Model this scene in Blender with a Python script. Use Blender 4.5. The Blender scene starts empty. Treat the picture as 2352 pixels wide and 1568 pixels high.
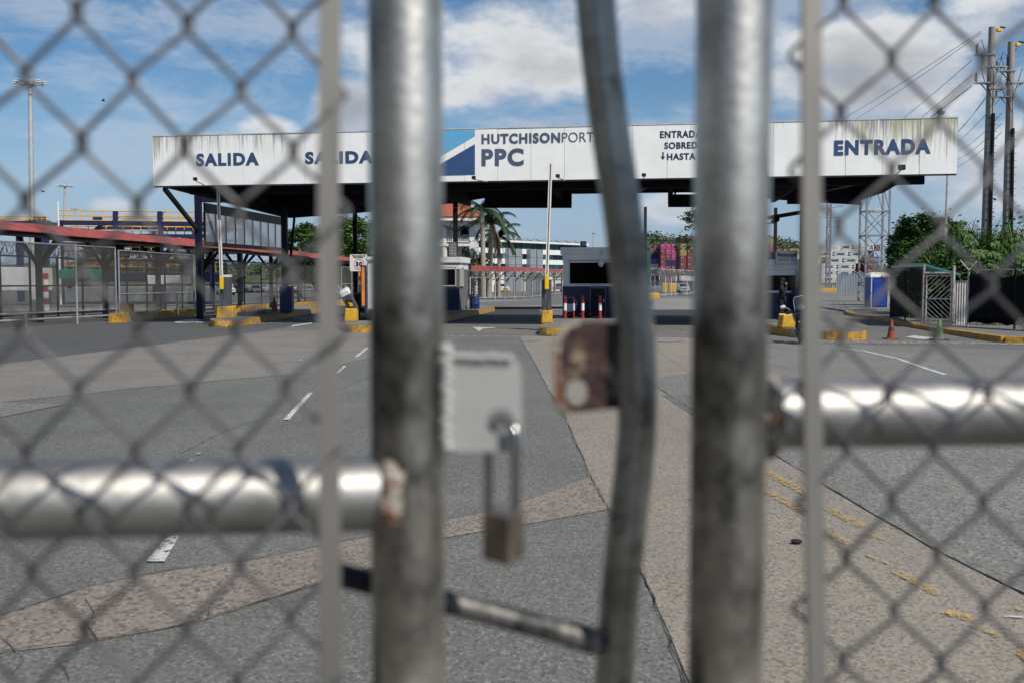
import bpy, bmesh, math, random
from mathutils import Vector, Matrix
from math import sin, cos, pi, radians, sqrt, atan2
random.seed(7)
SC = bpy.context.scene
COL = SC.collection
# ---------------------------------------------------------------- camera
H = 1.85                     # eye height
F = 2287.0                   # focal length in photo units (2352 wide)
PITCH = math.atan(134.0 / F)
cd = bpy.data.cameras.new("camera"); cam = bpy.data.objects.new("camera", cd); COL.objects.link(cam)
cam.location = (0, 0, H); cam.rotation_euler = (pi/2 - PITCH, 0, 0)
cd.sensor_width = 36; cd.lens = 36.0 * F / 2352.0; cd.clip_start = 0.05; cd.clip_end = 6000
cd.dof.use_dof = True; cd.dof.focus_distance = 46; cd.dof.aperture_fstop = 4.0
SC.camera = cam
SC.view_settings.view_transform = 'Standard'; SC.view_settings.look = 'None'
SC.view_settings.exposure = 0.0; SC.view_settings.gamma = 1.0
SC.render.resolution_x = 1024; SC.render.resolution_y = 682
# ---------------------------------------------------------------- sun
SUNV = Vector((0.60, -0.70, 1.00)).normalized()
sd = bpy.data.lights.new("sun", 'SUN'); sd.energy = 4.4; sd.angle = radians(0.5); sd.color = (1, .935, .84)
so = bpy.data.objects.new("sun", sd); COL.objects.link(so)
so.rotation_euler = (-SUNV).to_track_quat('-Z', 'Y').to_euler(); so.location = (0, -10, 30)
# ---------------------------------------------------------------- helpers: photo units -> world
def ray(px, py):
    dx = (px - 1176) / F; dy = (784 - py) / F
    return Vector((dx, cos(PITCH) + dy * sin(PITCH), -sin(PITCH) + dy * cos(PITCH)))
def A(px, py, Y):
    d = ray(px, py); return Vector((0, 0, H)) + d * (Y / d.y)
def G(px, py, z=0.0):
    d = ray(px, py); t = (z - H) / d.z; return Vector((d.x * t, d.y * t, z))
def zat(py, Y):
    return A(1176, py, Y).z
def xat(px, Y):
    return (px - 1176) / F * Y * 1.0017
def pt(px, Y, z=0.0):
    """x from the photo column, real depth and height"""
    # forward distance along the optical axis
    fw = Y * cos(PITCH) + (z - H) * -sin(PITCH)
    return Vector(((px - 1176) / F * fw, Y, z))
# ---------------------------------------------------------------- world
def build_world():
    w = bpy.data.worlds.new("World"); SC.world = w; w.use_nodes = True
    nt = w.node_tree; N = nt.nodes; L = nt.links; N.clear()
    out = N.new('ShaderNodeOutputWorld'); bg = N.new('ShaderNodeBackground')
    sky = N.new('ShaderNodeTexSky'); sky.sky_type = 'NISHITA'; sky.sun_disc = False
    sky.sun_elevation = math.asin(SUNV.z); sky.sun_rotation = atan2(SUNV.x, SUNV.y)
    sky.air_density = 1.0; sky.dust_density = 0.35; sky.ozone_density = 3.0
    tc = N.new('ShaderNodeTexCoord')
    def math_(op, a, b=None, c=None, clamp=False):
        n = N.new('ShaderNodeMath'); n.operation = op; n.use_clamp = clamp
        for i, v in enumerate((a, b, c)):
            if v is None: continue
            if isinstance(v, (int, float)): n.inputs[i].default_value = v
            else: L.new(v, n.inputs[i])
        return n.outputs[0]
    def noise(vec, scale, detail, rough, sc=(1, 1, 1), off=(0, 0, 0), dist=0.0):
        m = N.new('ShaderNodeMapping'); m.inputs['Scale'].default_value = sc; m.inputs['Location'].default_value = off
        L.new(vec, m.inputs[0])
        n = N.new('ShaderNodeTexNoise'); n.inputs['Scale'].default_value = scale; n.inputs['Detail'].default_value = detail
        n.inputs['Roughness'].default_value = rough; n.inputs['Distortion'].default_value = dist
        L.new(m.outputs[0], n.inputs['Vector']); return n.outputs['Fac']
    def ramp(v, a, b, lo=0.0, hi=1.0):
        n = N.new('ShaderNodeMapRange'); n.interpolation_type = 'SMOOTHSTEP'
        n.inputs[1].default_value = a; n.inputs[2].default_value = b; n.inputs[3].default_value = lo; n.inputs[4].default_value = hi
        L.new(v, n.inputs[0]); return n.outputs[0]
    D = tc.outputs['Generated']
    # cloud banks: soft mounds placed by compass direction
    banks = [((1190, 110), 230, 120, 1.0), ((1040, 60), 160, 100, .7), ((1540, 40), 170, 80, .8), ((2050, 170), 300, 110, 1.0), ((1900, 250), 200, 60, .8),
             ((2280, 90), 160, 150, .8), ((1850, 60), 130, 60, .5), ((620, 296), 60, 26, .8), ((800, 262), 80, 55, .95), ((1230, 292), 150, 30, .9),
             ((250, 472), 50, 20, .6), ((2260, 400), 110, 60, .65), ((120, 110), 130, 50, .35), ((1220, 540), 110, 30, .5), ((1560, 480), 90, 40, .6), ((1100, 200), 120, 50, .9),
             ((-300, 200), 260, 120, .9), ((2700, 200), 260, 160, 1.0), ((900, -300), 300, 160, .9), ((1900, -350), 400, 180, .9)]
    bias = None
    for (c, sx, sy, k) in banks:
        d = ray(*c).normalized()
        s = N.new('ShaderNodeVectorMath'); s.operation = 'SUBTRACT'; L.new(D, s.inputs[0]); s.inputs[1].default_value = d
        m = N.new('ShaderNodeVectorMath'); m.operation = 'MULTIPLY'; L.new(s.outputs[0], m.inputs[0])
        m.inputs[1].default_value = (F / sx, F / max(sx, sy), F / sy)
        ln = N.new('ShaderNodeVectorMath'); ln.operation = 'LENGTH'; L.new(m.outputs[0], ln.inputs[0])
        r = ramp(ln.outputs['Value'], 0.2, 1.9, k, 0.0)
        bias = r if bias is None else math_('MAXIMUM', bias, r)
    n1 = noise(D, 5.5, 12, .56, (1, 1, 1.9))
    n2 = noise(D, 5.5, 12, .56, (1, 1, 1.9), (-.004, .006, .055))       # same field, looked up higher: shading
    big = noise(D, 2.2, 4, .5, (1, 1, 2.2), (4, 2, 1))
    dens = math_('ADD', math_('MULTIPLY', bias, .34), n1)
    dens = math_('ADD', dens, math_('MULTIPLY', big, .12))
    cover = ramp(dens, .66, .86)
    thin = noise(D, 7, 13, .66, (1, 1, 3.4), (2, 0, 3), .25)
    thinb = noise(D, 2.0, 3, .5, (1, 1, 3), (7, 1, 0))
    thinc = math_('MULTIPLY', ramp(math_('ADD', thin, math_('MULTIPLY', thinb, .45)), .66, .92), .50)
    shade = ramp(math_('SUBTRACT', n1, n2), -.11, .09)
    thick = ramp(dens, .78, 1.02, 1.0, .64)
    def mixc(f, a, b):
        m = N.new('ShaderNodeMix'); m.data_type = 'RGBA'
        if isinstance(f, (int, float)): m.inputs[0].default_value = f
        else: L.new(f, m.inputs[0])
        for i, v in ((6, a), (7, b)):
            if isinstance(v, tuple): m.inputs[i].default_value = (*v, 1)
            else: L.new(v, m.inputs[i])
        return m.outputs[2]
    cc = mixc(shade, (4.9, 5.3, 6.1), (7.7, 7.9, 8.1))
    vm = N.new('ShaderNodeVectorMath'); vm.operation = 'SCALE'; L.new(cc, vm.inputs[0]); L.new(thick, vm.inputs['Scale'])
    hs = N.new('ShaderNodeHueSaturation'); hs.inputs['Saturation'].default_value = 1.22; hs.inputs['Value'].default_value = .88
    L.new(sky.outputs[0], hs.inputs['Color'])
    c1 = mixc(thinc, hs.outputs[0], (5.8, 6.3, 7.0))
    c2 = mixc(cover, c1, vm.outputs[0])
    sep = N.new('ShaderNodeSeparateXYZ'); L.new(D, sep.inputs[0])
    hz = ramp(sep.outputs['Z'], .0, .20, .80, 0.0)
    hzc = mixc(cover, (2.75, 3.9, 5.9), (4.6, 5.3, 6.4)); c3 = mixc(hz, c2, hzc)
    L.new(c3, bg.inputs[0]); bg.inputs[1].default_value = 0.10; L.new(bg.outputs[0], out.inputs[0])
build_world()
# ---------------------------------------------------------------- materials
def M(name, col, rough=.6, metal=0.0, var=.12, scale=2.0, col2=None, lo=.42, hi=.62, bump=0.0, bscale=40, streak=1.0, detail=6, spec=.5, coord='Object', dirt=None, dirt_lo=.6, dirt_hi=.75, dirt_scale=4):
    m = bpy.data.materials.new(name); m.use_nodes = True
    nt = m.node_tree; N = nt.nodes; L = nt.links; b = N['Principled BSDF']
    b.inputs['Roughness'].default_value = rough; b.inputs['Metallic'].default_value = metal
    b.inputs['Specular IOR Level'].default_value = spec
    tc = N.new('ShaderNodeTexCoord'); mp = N.new('ShaderNodeMapping'); mp.inputs['Scale'].default_value = (1, 1, 1/streak)
    L.new(tc.outputs[coord], mp.inputs[0])
    n = N.new('ShaderNodeTexNoise'); n.inputs['Scale'].default_value = scale; n.inputs['Detail'].default_value = detail; n.inputs['Roughness'].default_value = .62
    L.new(mp.outputs[0], n.inputs['Vector'])
    r = N.new('ShaderNodeMapRange'); r.inputs[1].default_value = lo; r.inputs[2].default_value = hi; L.new(n.outputs['Fac'], r.inputs[0])
    mx = N.new('ShaderNodeMix'); mx.data_type = 'RGBA'; L.new(r.outputs[0], mx.inputs[0])
    c2 = col2 if col2 else tuple(c * (1 - 2 * var) for c in col)
    mx.inputs[6].default_value = (*c2, 1); mx.inputs[7].default_value = (*col, 1)
    out = mx.outputs[2]
    if dirt:
        n2 = N.new('ShaderNodeTexNoise'); n2.inputs['Scale'].default_value = dirt_scale; n2.inputs['Detail'].default_value = 10; n2.inputs['Roughness'].default_value = .68
        L.new(tc.outputs[coord], n2.inputs['Vector'])
        r2 = N.new('ShaderNodeMapRange'); r2.inputs[1].default_value = dirt_lo; r2.inputs[2].default_value = dirt_hi; L.new(n2.outputs['Fac'], r2.inputs[0])
        mx2 = N.new('ShaderNodeMix'); mx2.data_type = 'RGBA'; L.new(r2.outputs[0], mx2.inputs[0]); L.new(out, mx2.inputs[6]); mx2.inputs[7].default_value = (*dirt, 1)
        out = mx2.outputs[2]
    L.new(out, b.inputs['Base Color'])
    if bump:
        n3 = N.new('ShaderNodeTexNoise'); n3.inputs['Scale'].default_value = bscale; n3.inputs['Detail'].default_value = 5; L.new(tc.outputs[coord], n3.inputs['Vector'])
        bp = N.new('ShaderNodeBump'); bp.inputs['Strength'].default_value = bump; bp.inputs['Distance'].default_value = .01
        L.new(n3.outputs['Fac'], bp.inputs['Height']); L.new(bp.outputs[0], b.inputs['Normal'])
    return m
def M_ground(name, c_dark, c_mid, c_light, aggr=55.0, amt=.55, tint=None, tint_amt=0.0, big=.35):
    """worn asphalt or exposed-aggregate concrete: stones, fine grain, large worn patches, oil drips"""
    m = bpy.data.materials.new(name); m.use_nodes = True
    nt = m.node_tree; N = nt.nodes; L = nt.links; b = N['Principled BSDF']; b.inputs['Roughness'].default_value = .85
    tc = N.new('ShaderNodeTexCoord'); O = tc.outputs['Object']
    def nz(scale, det, rough=.6, sc=None):
        n = N.new('ShaderNodeTexNoise'); n.inputs['Scale'].default_value = scale; n.inputs['Detail'].default_value = det; n.inputs['Roughness'].default_value = rough
        if sc:
            mp = N.new('ShaderNodeMapping'); mp.inputs['Scale'].default_value = sc; L.new(O, mp.inputs[0]); L.new(mp.outputs[0], n.inputs['Vector'])
        else: L.new(O, n.inputs['Vector'])
        return n.outputs['Fac']
    def mr(v, a, b_, lo=0.0, hi=1.0):
        r = N.new('ShaderNodeMapRange'); r.inputs[1].default_value = a; r.inputs[2].default_value = b_; r.inputs[3].default_value = lo; r.inputs[4].default_value = hi
        L.new(v, r.inputs[0]); return r.outputs[0]
    def mix(f, a, c):
        x = N.new('ShaderNodeMix'); x.data_type = 'RGBA'
        if isinstance(f, float): x.inputs[0].default_value = f
        else: L.new(f, x.inputs[0])
        for i, v in ((6, a), (7, c)):
            if isinstance(v, tuple): x.inputs[i].default_value = (*v, 1)
            else: L.new(v, x.inputs[i])
        return x.outputs[2]
    v = N.new('ShaderNodeTexVoronoi'); v.inputs['Scale'].default_value = aggr; L.new(O, v.inputs['Vector'])
    sep = N.new('ShaderNodeSeparateColor'); L.new(v.outputs['Color'], sep.inputs[0])
    base = mix(mr(nz(.55, 7, .65), .38, .64), c_mid, tuple(x * (1 + big) for x in c_mid))
    base = mix(mr(nz(.16, 5, .6, (1, .35, 1)), .45, .66, 0, .55), base, tuple(x * .72 for x in c_mid))
    st = mix(mr(sep.outputs[0], .72, .86, 0, amt), base, c_light)
    st = mix(mr(sep.outputs[1], .66, .84, 0, amt), st, c_dark)
    st = mix(mr(nz(28, 8, .75), .40, .62, 0, .35), st, c_dark)
    st = mix(mr(nz(1.3, 9, .7), .64, .72, 0, .5), st, tuple(x * .5 for x in c_mid))
    st = mix(mr(nz(1.1, 8, .65, (1, .10, 1)), .50, .68, 0, .32), st, tuple(x * .55 for x in c_mid))
    st = mix(mr(nz(2.6, 10, .75), .30, .40, .35, 0), st, tuple(min(1, x * 1.5) for x in c_mid))
    if tint: st = mix(mr(nz(.8, 6, .6), .45, .7, 0, tint_amt), st, tint)
    L.new(st, b.inputs['Base Color'])
    bp = N.new('ShaderNodeBump'); bp.inputs['Strength'].default_value = .5; bp.inputs['Distance'].default_value = .006
    L.new(v.outputs['Distance'], bp.inputs['Height']); L.new(bp.outputs[0], b.inputs['Normal'])
    return m
def M_flaky(name, col, thr=.5, scale=9, soft=.02):
    """road paint worn through to the surface below"""
    m = M(name, col, rough=.75, var=.08, scale=6)
    nt = m.node_tree; N = nt.nodes; L = nt.links; b = N['Principled BSDF']
    tc = N.new('ShaderNodeTexCoord'); n = N.new('ShaderNodeTexNoise'); n.inputs['Scale'].default_value = scale; n.inputs['Detail'].default_value = 10; n.inputs['Roughness'].default_value = .7
    L.new(tc.outputs['Object'], n.inputs['Vector'])
    r = N.new('ShaderNodeMapRange'); r.inputs[1].default_value = thr - soft; r.inputs[2].default_value = thr + soft; L.new(n.outputs['Fac'], r.inputs[0])
    L.new(r.outputs[0], b.inputs['Alpha']); return m
def M_leaf(name, c1, c2, scale=.8):
    m = M(name, c1, rough=.55, col2=c2, scale=scale, lo=.38, hi=.62, detail=3, spec=.3)
    b = m.node_tree.nodes['Principled BSDF']
    return m
def M_fascia():
    m = M('fascia paint', (.90, .90, .87), rough=.45, var=.03, scale=1.2)
    nt = m.node_tree; N = nt.nodes; L = nt.links; b = N['Principled BSDF']
    src = b.inputs['Base Color'].links[0].from_socket
    tc = N.new('ShaderNodeTexCoord'); O = tc.outputs['Object']
    def nz(scale, det, sc, rough=.6):
        mp = N.new('ShaderNodeMapping'); mp.inputs['Scale'].default_value = sc; L.new(O, mp.inputs[0])
        n = N.new('ShaderNodeTexNoise'); n.inputs['Scale'].default_value = scale; n.inputs['Detail'].default_value = det; n.inputs['Roughness'].default_value = rough
        L.new(mp.outputs[0], n.inputs['Vector']); return n.outputs['Fac']
    def mt(op, a, c):
        n = N.new('ShaderNodeMath'); n.operation = op
        for i, v in enumerate((a, c)):
            if isinstance(v, (int, float)): n.inputs[i].default_value = v
            else: L.new(v, n.inputs[i])
        return n.outputs[0]
    def mr(v, a, c, lo=0., hi=1.):
        r = N.new('ShaderNodeMapRange'); r.inputs[1].default_value = a; r.inputs[2].default_value = c; r.inputs[3].default_value = lo; r.inputs[4].default_value = hi
        L.new(v, r.inputs[0]); return r.outputs[0]
    streak = nz(1.0, 9, (9, 9, .35), .72)          # runs of algae down from the top edge
    where = nz(.28, 2, (1, 1, 0), .5)
    sp = N.new('ShaderNodeSeparateXYZ'); L.new(O, sp.inputs[0])
    hgt = mr(sp.outputs['Z'], 6.3, 8.25, -.16, .13)
    ends = mr(mt('ABSOLUTE', mt('ADD', sp.outputs['X'], -15.0), 0), 3.0, 15.0, -.26, .07)
    v = mt('ADD', mt('ADD', streak, mt('MULTIPLY', where, .35)), mt('ADD', hgt, ends))
    f = mr(v, .72, .88, 0, .8)
    def mix(fa, a, c):
        x = N.new('ShaderNodeMix'); x.data_type = 'RGBA'; L.new(fa, x.inputs[0])
        for i, vv in ((6, a), (7, c)):
            if isinstance(vv, tuple): x.inputs[i].default_value = (*vv, 1)
            else: L.new(vv, x.inputs[i])
        return x.outputs[2]
    gcol = mix(mr(nz(2, 3, (1, 1, .4)), .45, .6), (.26, .27, .10), (.17, .17, .15))
    o = mix(f, src, gcol)
    o = mix(mr(nz(1, 6, (3, 3, .25), .7), .52, .85, 0, .14), o, (.60, .60, .56))
    L.new(o, b.inputs['Base Color']); return m
MT = {}
def grimy_post():
    """galvanised post, handled and dirty from hand height down"""
    m = M('galvanised post', (.82, .765, .67), rough=.40, metal=.95, col2=(.54, .505, .44), scale=8, lo=.36, hi=.60, detail=6, bump=.12, bscale=90)
    nt = m.node_tree; N = nt.nodes; L = nt.links; b = N['Principled BSDF']; src = b.inputs['Base Color'].links[0].from_socket
    tc = N.new('ShaderNodeTexCoord'); mp = N.new('ShaderNodeMapping'); mp.inputs['Scale'].default_value = (1, 1, .55); L.new(tc.outputs['Object'], mp.inputs[0])
    n = N.new('ShaderNodeTexNoise'); n.inputs['Scale'].default_value = 16; n.inputs['Detail'].default_value = 8; n.inputs['Roughness'].default_value = .62; L.new(mp.outputs[0], n.inputs['Vector'])
    sp = N.new('ShaderNodeSeparateXYZ'); L.new(tc.outputs['Object'], sp.inputs[0])
    h = N.new('ShaderNodeMapRange'); h.inputs[1].default_value = 1.99; h.inputs[2].default_value = 1.80; h.inputs[3].default_value = -.05; h.inputs[4].default_value = .20; L.new(sp.outputs['Z'], h.inputs[0])
    a = N.new('ShaderNodeMath'); a.operation = 'ADD'; L.new(n.outputs['Fac'], a.inputs[0]); L.new(h.outputs[0], a.inputs[1])
    r = N.new('ShaderNodeMapRange'); r.inputs[1].default_value = .50; r.inputs[2].default_value = .78; L.new(a.outputs[0], r.inputs[0])
    n2 = N.new('ShaderNodeTexNoise'); n2.inputs['Scale'].default_value = 34; n2.inputs['Detail'].default_value = 12; L.new(tc.outputs['Object'], n2.inputs['Vector'])
    g = N.new('ShaderNodeMix'); g.data_type = 'RGBA'; g.inputs[6].default_value = (.095, .089, .077, 1); g.inputs[7].default_value = (.27, .255, .222, 1)
    r2 = N.new('ShaderNodeMapRange'); r2.inputs[1].default_value = .42; r2.inputs[2].default_value = .62; L.new(n2.outputs['Fac'], r2.inputs[0]); L.new(r2.outputs[0], g.inputs[0])
    x = N.new('ShaderNodeMix'); x.data_type = 'RGBA'; L.new(r.outputs[0], x.inputs[0]); L.new(src, x.inputs[6]); L.new(g.outputs[2], x.inputs[7]); L.new(x.outputs[2], b.inputs['Base Color'])
    return m
def mats():
    g = MT
    g['asphalt'] = M_ground('asphalt', (.052, .052, .050), (.138, .138, .124), (.30, .295, .27), 60, .6)
    g['asphalt_near'] = g['asphalt']
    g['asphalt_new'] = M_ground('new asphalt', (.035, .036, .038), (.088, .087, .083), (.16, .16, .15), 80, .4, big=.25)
    g['asphalt_oily_shade'] = M_ground('oily asphalt with painted shade', (.012, .012, .012), (.040, .040, .038), (.08, .08, .075), 60, .5, big=.3)  # canopy shade mixed into an oily asphalt colour
    g['concrete_tan'] = M_ground('tan aggregate concrete', (.07, .065, .06), (.272, .240, .190), (.38, .35, .30), 55, .6, (.25, .22, .20), .4, big=.22)
    g['concrete_pink'] = M_ground('pink aggregate concrete', (.05, .05, .052), (.240, .206, .166), (.36, .31, .27), 44, .7, (.26, .20, .155), .25, big=.2)
    g['concrete_grey'] = M_ground('pale grey concrete', (.07, .07, .068), (.19, .186, .165), (.34, .33, .30), 44, .75, big=.25)
    g['yard'] = M_ground('yard paving', (.10, .10, .10), (.24, .235, .225), (.33, .33, .32), 30, .3, big=.3)
    g['crack'] = M('crack', (.02, .02, .02), rough=1)
    g['tar'] = M('tar seam', (.05, .05, .05), rough=.9)
    g['paint_white'] = M_flaky('worn white road paint', (.62, .62, .59), .44, 18)
    g['paint_faint'] = M_flaky('faint white road paint', (.42, .42, .40), .52, 5)
    g['paint_yellow'] = M_flaky('worn yellow road paint', (.52, .35, .12), .515, 30, .075)
    g['kerb_yellow'] = M('yellow kerb paint', (.60, .35, .03), rough=.6, col2=(.38, .19, .02), scale=4, dirt=(.16, .145, .13), dirt_lo=.54, dirt_hi=.60, dirt_scale=6, bump=.4, bscale=25)
    g['block_yellow'] = M('yellow block paint', (.72, .43, .02), rough=.55, col2=(.52, .29, .02), scale=3, dirt=(.24, .23, .21), dirt_lo=.57, dirt_hi=.62, dirt_scale=7, bump=.3, bscale=20)
    g['island_top'] = M_ground('island paving', (.07, .07, .07), (.17, .165, .155), (.26, .26, .25), 40, .5)
    g['galv'] = M('galvanised steel', (.52, .49, .43), rough=.50, metal=.95, col2=(.24, .23, .205), scale=9, lo=.36, hi=.60, detail=6, dirt=(.07, .068, .062), dirt_lo=.50, dirt_hi=.64, dirt_scale=12, bump=.12, bscale=90)
    g['rod'] = M('worn dark rod', (.15, .145, .135), rough=.5, metal=.5, col2=(.03, .03, .032), scale=30, lo=.42, hi=.56)
    g['weld_bead'] = M('weld bead', (.50, .50, .48), rough=.5, metal=.2)
    g['concrete_worn'] = M_ground('worn pale paving', (.06, .06, .058), (.205, .190, .165), (.33, .32, .29), 55, .6, (.23, .20, .17), .4, big=.25)
    g['galv_post'] = grimy_post()
    g['wall_shade'] = M('booth wall darkened for shade', (.17, .17, .165), rough=.8, var=.12, streak=3, scale=3)  # wall colour darkened to stand for the canopy's shade on this booth
    g['galv_bright'] = M('bright galvanised rail', (.46, .45, .425), rough=.52, metal=.95, col2=(.31, .305, .29), scale=14, bump=.1, bscale=80)
    g['galv_dull'] = M('weathered galvanised pipe', (.56, .52, .45), rough=.44, metal=.9, col2=(.27, .25, .215), scale=16, lo=.34, hi=.60, dirt=(.10, .095, .08), dirt_lo=.50, dirt_hi=.68, dirt_scale=22, bump=.15, bscale=90)
    g['wire'] = M('galvanised wire', (.19, .187, .19), rough=.6, metal=.8, col2=(.10, .10, .104), scale=18)
    g['bar_steel'] = M('flat steel bar', (.34, .325, .30), rough=.6, metal=.85, col2=(.25, .24, .22), scale=9, streak=5)
    g['weld'] = M('painted rusty weld', (.38, .355, .31), rough=.45, metal=.3, col2=(.28, .12, .05), scale=45, lo=.42, hi=.52, bump=.9, bscale=140)
    g['plate'] = M('pale zinc plate', (.44, .44, .42), rough=.6, metal=.2, var=.06, scale=12, dirt=(.32, .16, .06), dirt_lo=.66, dirt_hi=.74, dirt_scale=16)
    g['rust'] = M('rusty plate', (.055, .026, .026), rough=.75, metal=.2, col2=(.020, .010, .011), scale=26, lo=.4, hi=.58, dirt=(.42, .34, .22), dirt_lo=.56, dirt_hi=.66, dirt_scale=17, bump=.8, bscale=120)
    g['chrome'] = M('shackle chrome', (.42, .42, .41), rough=.24, metal=1, var=.05)
    g['brass'] = M('padlock body', (.33, .27, .21), rough=.38, metal=.75, col2=(.20, .165, .13), scale=25)
    g['black_wrap'] = M('black tape', (.015, .015, .02), rough=.5, var=.2)
    g['fascia'] = M_fascia()
    g['fascia_edge'] = M('fascia edge', (.60, .61, .60), rough=.5)
    g['navy_text'] = M('navy lettering', (.035, .075, .18), rough=.5, var=.1)
    g['slate_text'] = M('slate lettering', (.085, .11, .17), rough=.5, var=.1)
    g['dark_text'] = M('dark lettering', (.012, .018, .06), rough=.5, var=.1)
    g['logo_light'] = M('light blue logo', (.13, .42, .68), rough=.5, var=.04)
    g['logo_dark'] = M('dark blue logo', (.035, .085, .21), rough=.5, var=.06)
    g['navy'] = M('navy steel', (.006, .009, .032), rough=.5, var=.15, spec=.25, dirt=(.10, .10, .12), dirt_lo=.70, dirt_hi=.80)
    g['navy_bright'] = M('navy paint', (.010, .020, .085), rough=.42, var=.15, dirt=(.3, .3, .3), dirt_lo=.70, dirt_hi=.74, dirt_scale=3)
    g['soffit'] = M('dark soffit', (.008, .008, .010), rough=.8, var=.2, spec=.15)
    g['black'] = M('black steel', (.008, .008, .009), rough=.6, var=.2, spec=.2)
    g['cloth'] = M('black shade cloth', (.006, .006, .006), rough=1, var=.2, spec=.05)
    g['red_roof'] = M('red corrugated roof', (.36, .070, .060), rough=.7, col2=(.20, .050, .045), scale=1.5, lo=.4, hi=.62, dirt=(.06, .03, .03), dirt_lo=.52, dirt_hi=.66, dirt_scale=2.2)
    g['fence_steel'] = M('fence steel', (.46, .47, .47), rough=.45, metal=.4, var=.12)
    g['fence_white'] = M('pale fence post', (.62, .62, .61), rough=.5, metal=.2, var=.1)
    g['mesh_wire'] = M('fence wire', (.16, .163, .163), rough=.5, metal=.4, var=.1)
    g['mesh_dark'] = M('dark fence wire', (.13, .13, .13), rough=.6, metal=.3, var=.1)
    g['razor'] = M('razor wire', (.30, .29, .26), rough=.4, metal=.5, var=.15)
    g['razor_dark'] = M('dark razor wire', (.03, .03, .03), rough=.4, metal=.5, var=.15)
    g['yellow_rail'] = M('yellow railing', (.80, .42, .03), rough=.5, var=.08)
    g['gantry_blue'] = M('gantry blue', (.012, .019, .080), rough=.5, var=.1)
    g['cab_grey'] = M('dark grey cabinet', (.075, .082, .098), rough=.5, var=.1)
    g['cab_white'] = M('cream cap', (.62, .62, .56), rough=.5, var=.06)
    g['arm_white'] = M('barrier arm white', (.75, .74, .69), rough=.45, var=.05)
    g['arm_stripe'] = M('barrier arm rubber', (.10, .08, .06), rough=.7)
    g['yellow_plastic'] = M('yellow plastic', (.85, .50, .01), rough=.4, var=.05)
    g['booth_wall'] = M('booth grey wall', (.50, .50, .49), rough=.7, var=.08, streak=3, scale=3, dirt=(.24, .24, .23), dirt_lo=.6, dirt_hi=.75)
    g['booth_white'] = M('booth white', (.78, .78, .78), rough=.6, var=.05)
    g['glass_dark'] = M('dark booth glass', (.002, .002, .0025), rough=.12, var=.1, spec=.10)
    g['alu'] = M('aluminium frame', (.60, .61, .62), rough=.4, metal=.3, var=.05)
    g['red'] = M('bollard red', (.40, .03, .04), rough=.5, var=.15, dirt=(.12, .05, .05), dirt_lo=.58, dirt_hi=.68)
    g['white'] = M('bollard white', (.80, .80, .78), rough=.5, var=.04)
    g['bag'] = M('black rubbish bag', (.012, .012, .013), rough=.22, var=.1)
    g['bucket'] = M('white bucket', (.62, .63, .66), rough=.4, var=.06)
    g['blue_plastic'] = M('blue plastic', (.015, .03, .13), rough=.4, var=.1)
    g['toilet_blue'] = M('portable toilet blue', (.012, .055, .34), rough=.42, var=.12, scale=1)
    g['toilet_roof'] = M('portable toilet roof', (.72, .72, .66), rough=.5, var=.06)
    g['cone_orange'] = M('cone orange', (.34, .065, .03), rough=.7, col2=(.22, .05, .03), scale=8, dirt=(.10, .055, .05), dirt_lo=.56, dirt_hi=.64, dirt_scale=9)
    g['cone_band'] = M('cone dirty band', (.10, .06, .05), rough=.7, var=.2)
    g['cone_green'] = M('cone green', (.12, .24, .05), rough=.6, var=.15, dirt=(.12, .16, .06), dirt_lo=.6, dirt_hi=.68)
    g['cone_light'] = M('cone pale band', (.20, .34, .08), rough=.6, var=.1)
    g['cone_base'] = M('cone base', (.035, .04, .035), rough=.8)
    g['pole_concrete'] = M('concrete pole', (.33, .305, .27), rough=.8, var=.1, streak=4)
    g['mast'] = M('mast grey', (.50, .51, .50), rough=.5, metal=.2, var=.08)
    g['lattice'] = M('lattice steel', (.30, .30, .31), rough=.5, metal=.2, var=.15)
    g['wood'] = M('bark', (.16, .12, .085), rough=.9, var=.2, scale=5)
    g['palm_trunk'] = M('palm trunk', (.40, .36, .30), rough=.9, var=.15, scale=6)
    g['leaf_a'] = M_leaf('foliage green', (.085, .155, .018), (.025, .062, .010))
    g['leaf_b'] = M_leaf('foliage deep green', (.055, .12, .018), (.014, .038, .007))
    g['leaf_c'] = M_leaf('grass green', (.11, .19, .03), (.03, .07, .01), 1.5)
    g['leaf_d'] = M_leaf('palm green', (.035, .065, .02), (.012, .025, .010), 1.0)
    g['leaf_dry'] = M_leaf('dry frond', (.36, .25, .15), (.20, .13, .08), 1.0)
    g['leaf_hill'] = M_leaf('hill foliage', (.12, .145, .06), (.05, .07, .045), .03)
    g['leaf_e'] = M_leaf('broad leaf', (.060, .135, .018), (.03, .075, .012), 2.0)
    g['leaf_y'] = M_leaf('yellow blossom', (.65, .42, .02), (.4, .3, .03), 2.0)
    g['stucco'] = M('white stucco', (.78, .77, .73), rough=.7, var=.05, streak=2, dirt=(.55, .54, .50), dirt_lo=.62, dirt_hi=.8, dirt_scale=.7)
    g['tile_orange'] = M('orange roof tile', (.50, .16, .07), rough=.7, col2=(.33, .09, .045), scale=3)
    g['teal_glass'] = M('teal window glass', (.015, .15, .19), rough=.18, col2=(.008, .06, .085), scale=.35, lo=.45, hi=.55)
    g['dark_glass'] = M('dark window glass', (.012, .02, .035), rough=.15, var=.2)
    g['panel_metal'] = M('corrugated grey panel', (.38, .42, .46), rough=.5, metal=.2, var=.08, streak=6)
    g['solar'] = M('solar panel', (.20, .22, .24), rough=.25, var=.1)
    g['maroon'] = M('container maroon', (.20, .03, .035), rough=.6, var=.15, dirt=(.13, .05, .04), dirt_lo=.6, dirt_hi=.7)
    g['magenta'] = M('container magenta', (.42, .035, .16), rough=.55, var=.08)
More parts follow.
